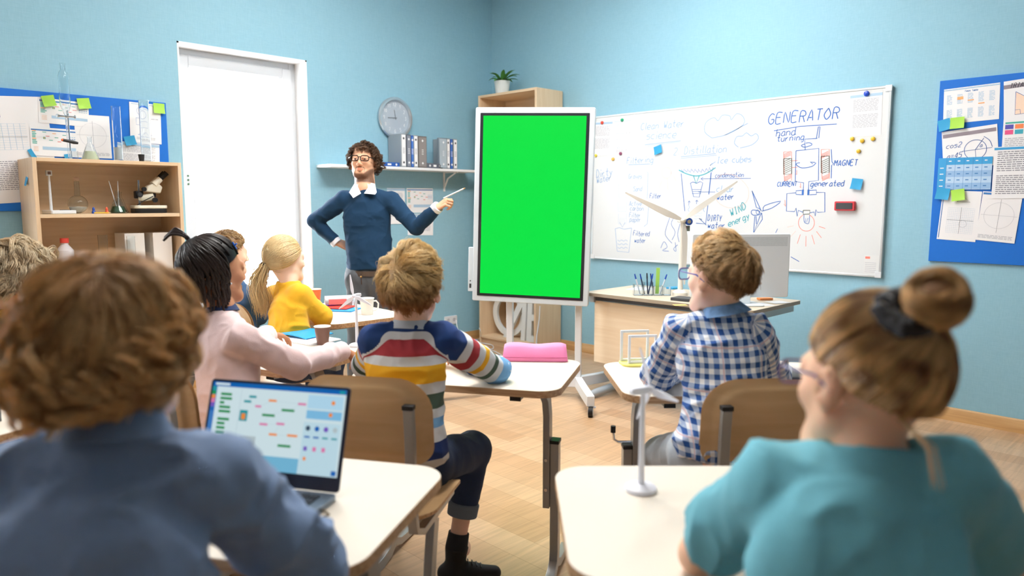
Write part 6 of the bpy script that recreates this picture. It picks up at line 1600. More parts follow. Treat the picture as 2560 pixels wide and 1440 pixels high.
def collar_ring(parent, org, c, up, r0, r1, hgt, mt, name='collar', th=.004, fwd=None, sq=1.0, gap=0.0, n=28, flare=0.0):
    """turned-down collar or knitted band around the neck"""
    up = unit(up); f = unit(V3(fwd) - up * (V3(fwd) @ up)); r = np.cross(f, up); vs = []; K = n
    for k in range(K + 1):
        a = gap + (2 * PI - 2 * gap) * k / K; dr = f * math.cos(a) * sq + r * math.sin(a)
        for (q, z) in ((r1, 0), (r0, hgt), (r0 - th, hgt), (r1 - th * 1.3, 0)): vs.append(c + dr * q + up * (z - flare * (1 - abs(math.cos(a / 2))) * 0) - V3(org))
    fs = [(4 * i + k, 4 * i + (k + 1) % 4, 4 * i + 4 + (k + 1) % 4, 4 * i + 4 + k) for i in range(K) for k in range(4)]
    m = MB(); m.add([tuple(v) for v in vs], fs, mt); return m.build(name, parent, bevel=.001)

# ================= teacher =================
SKIN_T = tinted_skin('olive skin', (226, 172, 138))
hd = Head(A(902, 404, 5.08) + V3(0, -.0, 0) + V3(0, .085, 0), (-.03, -1, .20), (.02, 0, 1), 1.08)
def teacher_tint(P):
    q = hd.loc(P); x, y, z = np.abs(q[:, 0]), q[:, 1], q[:, 2]; c = np.ones((len(P), 3))
    def blend(mask, col): m = np.clip(mask, 0, 1)[:, None]; return c * (1 - m) + V3(col) * m
    nz = vnoise(q * 240, 3)
    # short beard along jaw, chin and upper lip
    beard = np.clip((-.086 - z + 1.15 * np.clip(x - .026, 0, 1)) / .012, 0, 1) * np.clip((y + .005) / .02, 0, 1) * np.clip((z + .150) / .01, 0, 1) * np.clip((-.030 - z) / .02, 0, 1)
    mous = np.clip(1 - np.abs(z + .0535) / .0055, 0, 1) * (x < .026) * (y > .07); side = np.clip(1 - np.abs(x - .028) / .006, 0, 1) * (z < -.055) * (z > -.085) * (y > .06)
    soul = np.clip(1 - np.abs(z + .083) / .006, 0, 1) * (x < .007) * (y > .07)
    c = blend(np.clip(np.maximum.reduce([beard * .9, mous * 1., side * .7, soul * 1.]), 0, 1) * (.85 + .15 * nz), (.10, .07, .06))
    lips = (np.clip(1 - np.abs(z + .067) / .0095, 0, 1) > .15) * (x < .022 - .6 * np.abs(z + .067)) * (y > .078)
    c = blend(lips * .85, (.90, .55, .52))
    brow = np.clip(1 - np.abs(z - .020 - .004 * np.sin((x - .012) * 90)) / .0048, 0, 1) * (x > .013) * (x < .050) * (y > .05)
    c = blend(brow, (.20, .14, .11))
    return c
vT = 5.12
nb = A(913, 474, vT); ch = A(916, 522, vT); ws = A(922, 612, vT); pv = A(926, 668, vT)
sh = (A(860, 500, vT + .02), A(978, 503, vT)); el = (A(786, 553, vT + .06), A(1040, 570, vT - .08)); wr = (A(838, 603, vT + .05), A(1091, 521, vT - .20))
hp = (A(902, 692, vT), A(950, 692, vT)); kn = (A(897, 815, vT - .02), A(968, 815, vT)); an = (A(892, 955, vT), A(985, 955, vT + .02))
NAVY = cloth('navy knitted wool', (16, 56, 88), .9, 900, .3, sheen=.0)
hw_dir = unit(A(1130, 490, vT - .24) - wr[1]); pen_dir = unit(A(1168, 468, vT - .26) - A(1128, 487, vT - .25))
R, o3 = figure('man with curly brown hair, glasses and navy sweater pointing a pen at the screen', (-1.0, 5.12), hd, nb, ch, ws, pv, sh, el, wr, hp, kn, an, (.168, .155, .158), (0, 1, 0), .62,
    (.064, .050, .040), 1.0, .062, SKIN_T, NAVY, None, (((unit(V3(.85, .45, -.35)), V3(-.3, -.5, .5), 1), dict(curl=(.3, .3, .3, .3), thumb=(.3, .2))), ((hw_dir, V3(-.25, -.55, .8), 1), dict(curl=(1.1, 1.25, 1.3, 1.3), thumb=(.25, -.1), sc=1.0))),
    trousers=mat('charcoal trousers', (92, 98, 104), .85, noise=.1, nscale=90, bump=.2), leg=(.095, .075, .055), h=.0042, hs=.0048, foldp=(.007, 11, 3), body_attr=lambda P: {'tint': teacher_tint(P)}, toes=(.1, -1), waist_up=.0, shirt_name='sweater', neck_open=.072, hem=.01, shoecol=(50, 40, 34))
WCOT = cloth('white cotton', (238, 242, 248), .8, 600, .1, noise=.02)
# shirt collar: band plus two pointed leaves
collar_ring(R, o3, nb + V3(0, -.006, -.012), unit(hd.C - nb), .064, .078, .045, WCOT, 'shirt_collar', fwd=(0, -1, 0), gap=.5)
for s in (-1, 1):
    m = MB(); b = nb - o3
    P = [b + V3(s * .052, -.052, .045), b + V3(s * .072, -.02, .040), b + V3(s * .095, -.085, -.020), b + V3(s * .062 , -.108, -.060) if s < 0 else b + V3(s * .088, -.108, -.035), b + V3(s * .010, -.098, -.028)]
    P2 = [p + V3(0, .006, 0) for p in P]; m.add([tuple(p) for p in P + P2], [(0, 1, 2, 3, 4), (9, 8, 7, 6, 5), (0, 5, 6, 1), (1, 6, 7, 2), (2, 7, 8, 3), (3, 8, 9, 4), (4, 9, 5, 0)], WCOT); m.build('collar_point', R, bevel=.002)
for i in (0, 1):
    d = unit(wr[i] - el[i]); c = wr[i] - o3
    m = MB(); m.tube([tuple(c - d * .02), tuple(c - d * .0), tuple(c + d * .022), tuple(c + d * .022), tuple(c + d * .010)], [.040, .0415, .040, .034, .033], WCOT, 20); m.build('shirt_cuff', R, bevel=.001)
# pen he holds
gp = A(1119, 491, vT - .25); m = MB(); m.tube([tuple(gp - pen_dir * .03), tuple(gp + pen_dir * .118)], .0055, WHITE, 12); m.tube([tuple(gp + pen_dir * .118), tuple(gp + pen_dir * .132)], [.0055, .002], mat('tan pen tip', (205, 160, 110), .5), 12)
single(m, 'pen', 'white pen held out by the man in the navy sweater', 'pen', F(0, 0, 0))
# belt, glasses, eyes
bc = A(924, 681, vT) - o3; m = MB(); n_ = 36
for (z0, z1) in ((-.018, .018),):
    ring_ = [(bc[0] + .150 * math.cos(2 * PI * k / n_), bc[1] + .118 * math.sin(2 * PI * k / n_)) for k in range(n_)]
    for k in range(n_):
        a, b = ring_[k], ring_[(k + 1) % n_]; m.quad([(a[0], a[1], bc[2] + z0), (b[0], b[1], bc[2] + z0), (b[0], b[1], bc[2] + z1), (a[0], a[1], bc[2] + z1)], mat('brown belt', (84, 70, 58), .6))
m.build('belt', R)
m = MB(); q = A(903, 684, vT - .13) - o3; m.tube([tuple(q), tuple(q + V3(0, -.004, -.03)), tuple(q + V3(.002, -.004, -.075))], [.003, .003, .004], mat('key strap', (70, 50, 42), .6), 8); m.ball(tuple(q + V3(0, -.005, -.022)), .007, mat('brass ring', (190, 150, 90), .3, metal=1)); m.build('key_strap', R)
def glasses(parent, org, head, mt, w=.062, hgt=.040, thick=.0028, temple=True, z=-.001, y=.108):
    m = MB()
    for s in (-1, 1):
        pts = [(s * .0335 + x, y - .14 * abs(s * .0335 + x) ** 1.3, z + zz) for x, zz in rrect(w * .84, hgt * .86, hgt * .34, 5)]
        P = [tuple(head.p(*p) - org) for p in pts]; m.tube(P + [P[0]], thick * head.s * .8, mt, 8, caps=False)
        if temple: m.tube([tuple(head.p(s * .060, y - .012, z + .010) - org), tuple(head.p(s * .080, y - .04, z + .010) - org), tuple(head.p(s * .086, .01, z + .006) - org), tuple(head.p(s * .085, -.022, z - .012) - org)], thick * head.s * .8, mt, 8)
    m.tube([tuple(head.p(-.010, y - .001, z + .006) - org), tuple(head.p(0, y, z + .010) - org), tuple(head.p(.010, y - .001, z + .006) - org)], thick * head.s * .7, mt, 8)
    g = m.build('glasses', parent); l = MB()
    for s in (-1, 1): l.add([tuple(head.p(s * .0335 + x, y - .14 * abs(s * .0335 + x) ** 1.3, z + zz) - org) for x, zz in rrect(w * .82, hgt * .84, hgt * .32, 5)], [tuple(range(24))], mat('spectacle lens', (255, 255, 255), .02, trans=1, ior=1.02, spec=.6))
    for v in range(0): pass
    l.build('lenses', g); return g
glasses(R, o3, hd, mat('dark tortoiseshell', (26, 22, 20), .25), thick=.0038)
SKIN_P_ = None
def eyes(parent, org, head, iris=(58, 40, 30), lid=None, x=.031, y=.0805, r=.0122):
    for s in (-1, 1):
        m = MB(); c = head.p(s * x, y, -.001) - org; q = Matrix(head.M.tolist())
        m.ball(tuple(c), r * head.s, mat('eye white', (232, 226, 222), .15), 20, 14)
        f = Vector(head.f); m.ball(tuple(V3(c) + head.f * r * .62 * head.s), .0068 * head.s, mat('iris %s' % str(iris), iris, .15), 16, 10)
        m.ball(tuple(V3(c) + head.f * r * .90 * head.s), .0034 * head.s, mat('pupil', (8, 8, 8), .1), 12, 8); ey = m.build('eye', parent)
        vs, fs = [], []; K = 12; J = 16; rr = r * 1.10 * head.s
        for (t0, t1) in ((.16, 1.5), (-1.3, -.42)):
            o = len(vs)
            for j in range(K + 1):
                e = t0 + (t1 - t0) * j / K
                for i in range(J + 1):
                    a = -1.35 + 2.7 * i / J; vs.append(tuple(V3(c) + rr * (head.r * math.sin(a) + head.f * math.cos(a) * math.cos(e) + head.u * math.cos(a) * math.sin(e))))
            fs += [(o + j * (J + 1) + i, o + j * (J + 1) + i + 1, o + (j + 1) * (J + 1) + i + 1, o + (j + 1) * (J + 1) + i) for j in range(K) for i in range(J)]
        l = MB(); l.add(vs, fs, lid or SKIN_P_); l.build('eyelids', ey)
eyes(R, o3, hd, lid=mat('olive eyelid', (206, 150, 116), .5))
HT = hairmat('dark brown curls', (66, 46, 36), (140, 106, 80), .4)
mk = lambda d: hairline(.62, -.12, -.85)(d) & ~((d[:, 1] > .45) & (np.abs(d[:, 0]) < .66) & (d[:, 2] < .66))
s1 = grow(hd, mk, 420, 18, lambda g: np.where(g[:, 1] > .3, .062, np.where(g[:, 2] > .3, .10, .10)), (0, .25, .95), lift=.65, grav=.40, settle=.5, vol=(.06, .22), curl=.0085, cfreq=2.6, clump=.75, kids=13, spread=.006)
hair_object('hair', R, o3, HT, [s1[:2]], cap_mesh(hd, mk, 1.06), None, (.0012, .0006))

# ================= boy in the striped top =================
STR = [(28, 60, 118), (226, 230, 234), (172, 58, 66), (222, 226, 230), (242, 184, 42), (220, 224, 228), (74, 96, 84), (218, 222, 226), (120, 176, 224), (222, 226, 230), (32, 56, 112), (196, 190, 184)]
def stripe_mat():
    m = mat('striped jersey', (220, 224, 228), .9, bump=.25, bscale=700); nt = m.node_tree; N = nt.nodes; b = N['Principled BSDF']
    a = node_attr(nt, 'band'); r = N.new('ShaderNodeValToRGB'); r.color_ramp.interpolation = 'CONSTANT'
    e = r.color_ramp.elements; n = len(STR)
    e[0].position = 0; e[0].color = rgb(*STR[0]); e[1].position = 1 / n; e[1].color = rgb(*STR[1])
    for i in range(2, n): q = e.new(i / n); q.color = rgb(*STR[i])
    nt.links.new(a.outputs['Fac'], r.inputs[0]); nt.links.new(r.outputs[0], b.inputs['Base Color']); return m
SKIN_S = skin('fair skin', (240, 196, 168))
vS = 2.22
hd = Head(A(1030, 722, vS + .02), (.10, 1, .05), (-.01, 0, 1), 1.0)
nb = A(1026, 805, vS); ch = A(1018, 862, vS - .01); ws = A(1010, 1000, vS - .03); pv = A(1010, 1120, vS - .05)
sh = (A(945, 850, vS), A(1105, 850, vS)); el = (A(918, 915, vS + .14), A(1240, 925, vS + .19)); wr = (A(940, 905, vS + .38), A(1150, 893, vS + .38))
hp = (A(962, 1155, vS - .03), A(1062, 1160, vS)); kn = (A(915, 1140, vS + .38), A(1183, 1125, vS + .30)); an = (A(920, 1330, vS + .38), A(1142, 1362, vS + .25))
ZT_, dz = A(1018, 822, vS)[2], None
pz = [A(1010, y, vS - .085)[2] for y in (785, 833, 851, 892, 913, 958, 985, 1021, 1043, 1066, 1098, 1138, 1190)]
def stripes(P, S_):
    ti, tv, tg = nearest(P, S_); n = len(STR); out = np.zeros(len(P)); z = P[:, 2]
    zb = np.array(pz[:n + 1])[::-1]; st = np.interp(z, zb, np.arange(n + 1)[::-1].astype(float))
    dip = .25 * np.exp(-((P[:, 0] - nb[0]) / .08) ** 2)
    out = st.copy(); dt = np.full(len(P), 1e9)
    for g in tg:
        if g.tag == 'torso': dt = np.minimum(dt, g.d(P[:, 0], P[:, 1], P[:, 2]))
    da = [np.minimum.reduce([g.d(P[:, 0], P[:, 1], P[:, 2]) for g in tg if g.tag in ('up%d' % k, 'fo%d' % k)]) for k in (0, 1)]
    for i, g in enumerate(tg):
        if g.tag != 'torso':
            L_ = np.linalg.norm(g.b - g.a); base = 0 if g.tag[:2] == 'up' else 8.0
            sc = 7.8 if g.tag[:2] == 'up' else 4.0
            s_ = base + np.clip(tv, 0, 1) * sc; m = ti == i; out[m] = s_[m]
            if g.tag[:2] == 'up': out[m] = np.interp(tv[m], [0, .18, .30, .42, .50, .60, .70, .80, .90, 1.0], [.2, .95, 1.95, 2.95, 3.4, 4.9, 5.4, 6.9, 7.9, 8.95]) if g.tag[2] == '1' else out[m]
            else: out[m] = np.interp(tv[m], [0, .12, .4, .6, .8, 1.0], [9.0, 9.5, 9.9, 10.9, 11.2, 11.9])
    for k in (0, 1):
        w = 1 / (1 + np.exp(np.clip((da[k] - dt) / .004, -20, 20))); g = [q for q in tg if q.tag == 'up%d' % k][0]; av = out.copy(); m = np.abs(da[k] - dt) < .03
        near = (w > .02) & (w < .98); av[near] = np.interp(g.t(P[near]), [0, .18, .30, .42, .50, .60, .70, .80, .90, 1.0], [.2, .95, 1.95, 2.95, 3.4, 4.9, 5.4, 6.9, 7.9, 8.95]); out[near] = st[near] * (1 - w[near]) + av[near] * w[near]
    return {'band': np.clip(out, 0, n - .01) / n}
R, o3 = figure('boy with short blond hair in a multicoloured striped top, seen from behind', (-.33, 2.22), hd, nb, ch, ws, pv, sh, el, wr, hp, kn, an, (.125, .112, .128), (.1, 1, 0), .66,
    (.052, .046, .036), 1.0, .047, SKIN_S, stripe_mat(), stripes, (((unit(V3(.4, 1, 0)), V3(0, 0, 1), 1), dict(sc=.85)), ((unit(V3(-.8, .6, .1)), V3(0, 0, 1), 1), dict(sc=.85))),
    leg=(.070, .058, .034), hs=.0055, foldp=(.010, 14, 5), toes=(.45, .9), leg_end=.62, shirt_name='striped_top', neck_open=.052, hem=.05, shoes=False)
collar_ring(R, o3, nb + V3(0, -.002, -.022), unit(hd.C - nb), .052, .064, .030, cloth('light grey rib', (206, 214, 222)), 'collar', fwd=(0, 1, 0))
m = MB(); kd = unit(an[1] - kn[1]); c = kn[1] + (an[1] - kn[1]) * .60 - o3
m.tube([tuple(c - kd * .018), tuple(c - kd * .016), tuple(c + kd * .030), tuple(c + kd * .032)], [.050, .056, .054, .044], mat('turned up denim', (104, 116, 130), .85, noise=.1, nscale=200), 24); m.build('trouser_cuff', R, bevel=.003)
for i in (0, 1): shoe(R, an[i] , (.75, .1) if i else (.2, 1), o3, .86)
m = MB(); c = an[1] - o3; m.tube([tuple(c - kd * .045), tuple(c + kd * .01)], [.037, .040], mat('black sock', (34, 34, 38), .9), 20); m.build('sock', R)
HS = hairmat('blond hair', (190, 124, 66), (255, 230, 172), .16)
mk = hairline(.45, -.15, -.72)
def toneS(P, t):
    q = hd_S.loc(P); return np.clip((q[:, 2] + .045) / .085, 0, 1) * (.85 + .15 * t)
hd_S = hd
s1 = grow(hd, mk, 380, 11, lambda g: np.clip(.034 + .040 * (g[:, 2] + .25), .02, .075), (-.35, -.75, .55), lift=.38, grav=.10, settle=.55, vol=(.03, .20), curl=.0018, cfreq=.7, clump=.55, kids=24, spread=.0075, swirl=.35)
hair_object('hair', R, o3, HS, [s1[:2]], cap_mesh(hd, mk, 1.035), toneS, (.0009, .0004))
mp = A(1160, 862, vS + .40); m = MB(); m.tube([tuple(mp - V3(.05, -.02, .05)), tuple(mp + V3(.03, .0, .005))], .0045, WHITE, 8); m.tube([tuple(mp + V3(.03, 0, .005)), tuple(mp + V3(.048, 0, .016))], .0052, mat('blue pen cap', (60, 90, 210), .3), 8)
single(m, 'pen', 'white and blue pen held by the boy in the striped top', 'pen', F(0, 0, 0))

# ================= boy in blue checks =================
def plaid_mat(name, base, c1, c2, scale, w1=.5, w2=.5, thin=None):
    """woven check from the cloth coordinates cu (around) and cv (down)"""
    m = mat(name, base, .88, bump=.3, bscale=500); nt = m.node_tree; N = nt.nodes; L = nt.links; b = N['Principled BSDF']
    def band(attr, width, mult=1.0, offs=0.0):
        a = node_attr(nt, attr); x = N.new('ShaderNodeMath'); x.operation = 'MULTIPLY_ADD'; x.inputs[1].default_value = scale * mult; x.inputs[2].default_value = 50 + offs; L.new(a.outputs['Fac'], x.inputs[0])
        f = N.new('ShaderNodeMath'); f.operation = 'FRACT'; L.new(x.outputs[0], f.inputs[0]); l = N.new('ShaderNodeMath'); l.operation = 'LESS_THAN'; l.inputs[1].default_value = width; L.new(f.outputs[0], l.inputs[0]); return l
    h1, h2 = band('cu', w1), band('cv', w2)
    def mixc(fac, A_, B_, k=1.0, typ='MIX'):
        x = N.new('ShaderNodeMix'); x.data_type = 'RGBA'; x.blend_type = typ; s = N.new('ShaderNodeMath'); s.operation = 'MULTIPLY'; s.inputs[1].default_value = k; L.new(fac.outputs[0], s.inputs[0]); L.new(s.outputs[0], x.inputs['Factor'])
        if isinstance(A_, tuple): x.inputs['A'].default_value = A_
        else: L.new(A_.outputs['Result'], x.inputs['A'])
        x.inputs['B'].default_value = B_; return x
    x = mixc(h1, rgb(*base), rgb(*c1), .62); x = mixc(h2, x, rgb(*c1), .62)
    both = N.new('ShaderNodeMath'); both.operation = 'MULTIPLY'; L.new(h1.outputs[0], both.inputs[0]); L.new(h2.outputs[0], both.inputs[1]); x = mixc(both, x, rgb(*c2), .95)
    if thin:
        for at_ in ('cu', 'cv'): x = mixc(band(at_, .035, .25, .3), x, rgb(*thin), .7)
    L.new(x.outputs['Result'], b.inputs['Base Color']); return m
def plaid_attr(cx, n, waist=0):
    r = np.cross(unit(n), V3(0, 0, 1))
    def f(P, S_):
        ti, tv, tg = nearest(P, S_); q = P - cx; cu = q @ r * 1.0; dn = q @ unit(n); cu = np.where(np.abs(cu) > .001, np.sign(cu) * np.sqrt(cu ** 2 + .0 * dn ** 2), cu); cv = P[:, 2].copy()
        cu = cu + .35 * np.clip(np.abs(cu) - .07, 0, 1) * np.sign(cu)
        for i, g in enumerate(tg):
            if g.tag != 'torso':
                m = ti == i; ax = unit(g.b - g.a); e1 = unit(np.cross(ax, V3(.2, .9, .3))); e2 = np.cross(ax, e1); w = P[m] - g.a
                cu[m] = np.arctan2(w @ e1, w @ e2) * .045; cv[m] = 2 - (w @ ax) - (.3 if g.tag[:2] == 'fo' else 0)
        return {'cu': cu, 'cv': cv}
    return f
vP = 2.15
hd = Head(A(1798, 690, vP + .03), (-.62, 1, .0), (.06, -.05, 1), 1.0)
nb = A(1812, 768, vP + .02); ch = A(1790, 838, vP); ws = A(1815, 985, vP - .05); pv = A(1800, 1112, vP - .10)
sh = (A(1700, 830, vP + .03), A(1890, 835, vP - .0)); el = (A(1645, 935, vP + .14), A(1915, 940, vP + .16)); wr = (A(1735, 905, vP + .38), A(1820, 915, vP + .36))
hp = (A(1745, 1135, vP - .06), A(1850, 1150, vP - .06)); kn = (A(1655, 1140, vP + .28), A(1840, 1130, vP + .32)); an = (A(1670, 1350, vP + .25), A(1850, 1340, vP + .30))
SKIN_P = skin('light skin', (242, 200, 176))
R, o3 = figure('boy with short sandy hair and glasses in a blue and white checked shirt', (.6, 2.15), hd, nb, ch, ws, pv, sh, el, wr, hp, kn, an, (.134, .112, .128), (-.1, 1, 0), .66,
    (.054, .048, .038), 1.0, .040, SKIN_P, plaid_mat('blue check cotton', (244, 246, 250), (66, 124, 186), (26, 76, 148), 33, .5, .5, (216, 180, 190)), plaid_attr(ws, (-.1, 1, 0)), (((unit(V3(.9, .5, 0)), V3(0, 0, 1), 1), dict(sc=.85)), ((unit(V3(-.9, .5, 0)), V3(0, 0, 1), 1), dict(sc=.85))),
    trousers=mat('pale blue denim', (196, 206, 216), .85, noise=.1, nscale=120, bump=.2), leg=(.074, .060, .042), hs=.0055, foldp=(.012, 13, 9), toes=(-.3, .9), shirt_name='checked_shirt', neck_open=.052, hem=.06)
CHK = bpy.data.materials['blue check cotton'].copy(); CHK.name = 'blue check collar'
m = MB(); up = unit(hd.C - nb); c_ = nb + V3(0, 0, -.020)
oc = collar_ring(R, o3, c_, up, .052, .080, .030, mat('blue check collar cloth', (120, 160, 206), .88, noise=.5, nscale=45), 'collar', fwd=(-.3, 1, 0), gap=.35, th=.006)
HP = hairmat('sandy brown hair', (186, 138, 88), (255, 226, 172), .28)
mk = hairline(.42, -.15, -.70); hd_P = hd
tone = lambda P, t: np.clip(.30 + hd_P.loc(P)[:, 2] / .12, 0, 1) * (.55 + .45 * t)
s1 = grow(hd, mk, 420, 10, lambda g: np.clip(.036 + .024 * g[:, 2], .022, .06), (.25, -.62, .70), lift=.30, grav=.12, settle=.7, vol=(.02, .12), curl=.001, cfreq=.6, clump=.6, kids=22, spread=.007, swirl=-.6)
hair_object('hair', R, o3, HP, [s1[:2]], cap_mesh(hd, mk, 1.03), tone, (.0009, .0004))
glasses(R, o3, hd, mat('blue violet spectacle frame', (70, 74, 150), .3), y=.112)

# ================= girl in pale pink with braids =================
vK = 2.42
hd = Head(A(538, 676, vK + .04), (.74, 1, .02), (.02, 0, 1), .98)
SKIN_K = skin('brown skin', (190, 136, 104))
nb = A(553, 770, vK + .02); ch = A(560, 845, vK); ws = A(573, 965, vK - .05); pv = A(585, 1080, vK - .08)
sh = (A(498, 820, vK + .10), A(604, 850, vK - .08)); el = (A(640, 870, vK + .33), A(735, 912, vK - .03)); wr = (A(668, 836, vK + .52), A(856, 878, vK + .24))
hp = (A(540, 1105, vK), A(640, 1105, vK - .05)); kn = (A(620, 1060, vK + .38), A(735, 1060, vK + .30)); an = (A(620, 1250, vK + .36), A(735, 1250, vK + .28))
PINK = cloth('pale pink wool', (232, 206, 206), .95, 350, .5, sheen=.3)
R, o3 = figure('girl with dark braided hair in a pale pink jumper, her arm along the desk', (-.95, 2.42), hd, nb, ch, ws, pv, sh, el, wr, hp, kn, an, (.118, .108, .125), (.55, .8, 0), .72,
    (.052, .046, .037), 1.0, .044, SKIN_K, PINK, None, (((unit(A(706, 836, vK + .60) - wr[0]), V3(0, 0, 1), 1), dict(sc=.9, curl=(.35, .4, .45, .5))), ((unit(A(892, 888, vK + .30) - wr[1]), V3(.1, .2, 1), -1), dict(sc=.9, curl=(.5, .6, .6, .7)))),
    trousers=JEANS, h=.0048, hs=.0055, foldp=(.010, 12, 15), toes=(.5, .8), shirt_name='jumper', neck_open=.050, hem=.04)
collar_ring(R, o3, nb + V3(0, 0, -.016), unit(hd.C - nb), .048, .060, .026, cloth('navy shirt collar', (30, 52, 96)), 'collar', fwd=(.98, 1, 0))
HK = hairmat('black braids', (26, 21, 21), (74, 60, 56), .4)
# braids: twisted ropes gathered at the crown and falling round the head
tie = V3(-.30, -.55, .78); tie /= np.linalg.norm(tie)
sets = []; tiep = tie * HE_R * 1.08 + HE_C
def slerp(a, b, t):
    c = np.clip((a * b).sum(-1, keepdims=True), -1, 1); o = np.arccos(c); s = np.sin(o) + 1e-6; return (np.sin((1 - t) * o) / s) * a + (np.sin(t * o) / s) * b
mkK = hairline(.50, -.05, -.55); g = sample_dirs(150, mkK); S = 16
P = np.stack([slerp(g, tie[None, :], t) * HE_R * (1.02 + .03 * math.sin(PI * t)) + HE_C for t in np.linspace(0, .95, S)], 1)
sets.append(P)
n2 = 230; az = RNG.uniform(0, 2 * PI, n2); D = np.stack([np.cos(az) * .9, np.sin(az) * .9 - .25, RNG.uniform(-.25, .15, n2)], 1); D /= np.linalg.norm(D, axis=1)[:, None]
keep = D[:, 1] < .12; D = D[keep]; ln = RNG.uniform(.75, 1.25, len(D)); ps = []
for i, t in enumerate(np.linspace(0, 1, 26)):
    a = np.clip(t / .45, 0, 1); q = slerp(np.repeat(tie[None, :], len(D), 0), D, a); base = q * HE_R * (1.06 + .09 * math.sin(PI * min(1, t * 1.2)) ) + HE_C
    dn = np.clip(t - .42, 0, 1)[..., None] if np.ndim(t) else max(0, t - .42); base = base + V3(0, 0, -1) * (dn * .19 * ln)[:, None]; ps.append(base)
P2 = np.stack(ps, 1); ph = RNG.uniform(0, 6.28, len(D))[:, None] + np.linspace(0, 24, 26)[None, :]
P2[:, :, 0] += .0025 * np.cos(ph); P2[:, :, 1] += .0025 * np.sin(ph)
def toW(P): return hd.C + hd.s * (P @ hd.M.T)
W1, W2 = toW(P), toW(P2)
W1 = W1.reshape(len(g), S, 3)
# small tuft at the tie
k = 6; tf = []; tw = toW(tiep)
for a in np.linspace(-1, 1, k): tf.append(np.stack([tw + V3(-.085 * t + .004 * math.sin(9 * t + a), .012 * a * t, (.030 + .008 * a) * math.sin(PI * min(1, t * .95)) + .004 * a * t) for t in np.linspace(0, 1.0, 12)]))
W3 = np.stack(tf)
ob_ = hair_object('hair', R, o3, HK, [(W1, np.arange(len(W1)))], cap_mesh(hd, mkK, 1.01), None, (.0036, .003), 6)
hair_object('braids', R, o3, HK, [(W2, np.arange(len(W2))), (W3, np.arange(len(W3)))], None, None, (.0046, .0032), 6)
m = MB(); c = hd.p(.045, .050, .085) - o3; m.tube([tuple(c + V3(-.006, 0, .012)), tuple(c + V3(.006, 0, -.012))], .003, mat('blue hair clip', (40, 120, 230), .3), 8); m.tube([tuple(c + V3(.007, 0, .007)), tuple(c + V3(-.007, 0, -.007))], .003, mat('blue hair clip', (40, 120, 230), .3), 8); m.build('hair_clip', R)
m = MB(); m.ball(tuple(hd.p(.086, .004, -.040) - o3), .0035, CHROME, 10, 8); m.build('earring', R)

# ================= girl in yellow with a ponytail =================
vY = 3.42
hd = Head(A(712, 648, vY + .05), (.80, 1, .0), (.0, 0, 1), .95)
hd.ears = 0
SKIN_Y = skin('pale skin', (246, 212, 190))
nb = A(722, 700, vY + .03); ch = A(722, 748, vY); ws = A(722, 820, vY - .05); pv = A(712, 890, vY - .08)
sh = (A(686, 738, vY + .12), A(748, 738, vY - .04)); el = (A(700, 790, vY + .28), A(806, 792, vY + .02)); wr = (A(770, 770, vY + .44), A(775, 758, vY + .26))
hp = (A(700, 905, vY), A(745, 905, vY - .05)); kn = (A(790, 900, vY + .32), A(830, 905, vY + .26)); an = (A(790, 1020, vY + .30), A(830, 1020, vY + .24))
YEL = cloth('mustard yellow knit', (238, 178, 30), .9, 450, .3)
R, o3 = figure('girl with a long blonde ponytail in a yellow jumper', (-1.03, 3.42), hd, nb, ch, ws, pv, sh, el, wr, hp, kn, an, (.112, .102, .112), (.6, .75, 0), .72,
    (.050, .044, .036), 1.0, .041, SKIN_Y, YEL, None, (((unit(V3(.8, .5, 0)), V3(0, 0, 1), 1), dict(sc=.85)), ((unit(V3(-.1, .6, .5)), V3(.8, -.2, .3), 1), dict(sc=.85, curl=(.8, .9, .9, .9)))),
    trousers=JEANS, h=.006, hs=.006, foldp=(.009, 13, 19), toes=(.6, .7), shirt_name='jumper', neck_open=.046, hem=.04)
HY = hairmat('light blonde hair', (228, 188, 128), (255, 236, 186), .18)
tie = unit(V3(-.12, -.92, -.34)); mkY = hairline(.38, -.48, -.80); g = sample_dirs(2600, mkY); S = 10
P = np.stack([slerp(g, tie[None, :], t) * HE_R * (1.015 + .035 * math.sin(PI * t)) + HE_C for t in np.linspace(0, .98, S)], 1)
W1 = toW(P)
tp = hd.C + hd.s * (hd.M @ (tie * HE_R * 1.06 + HE_C)); n2 = 700; o_ = RNG.normal(size=(n2, 3)) * .014; S2 = 16; pt = []
endp = A(655, 775, vY - .02)
for t in np.linspace(0, 1, S2):
    c = tp * (1 - t) + endp * t + V3(-.012, -.015, .02) * math.sin(PI * t); pt.append(c + o_ * (.25 + 1.9 * t ** .8 - .9 * t ** 3) + V3(.006, .006, 0) * math.sin(9 * t))
W2 = np.stack(pt, 1)
W2 = np.transpose(W2, (0, 1, 2)) if W2.shape[0] == n2 else np.transpose(W2, (1, 0, 2))
hair_object('hair', R, o3, HY, [(W1, np.arange(len(W1)))], cap_mesh(hd, mkY, 1.012), lambda P, t: .25 + .6 * vnoise(P * 60, 4), (.0012, .0010))
hair_object('ponytail', R, o3, HY, [(W2, np.arange(len(W2)) % 60)], None, lambda P, t: .3 + .6 * vnoise(P * 60, 5), (.0012, .0005))
m = MB(); dn = unit(endp - tp); m.tube([tuple(tp - o3 + dn * -.004), tuple(tp - o3 + dn * .012)], .0135, mat('black hair band', (26, 24, 28), .8), 16); m.build('hair_band', R)

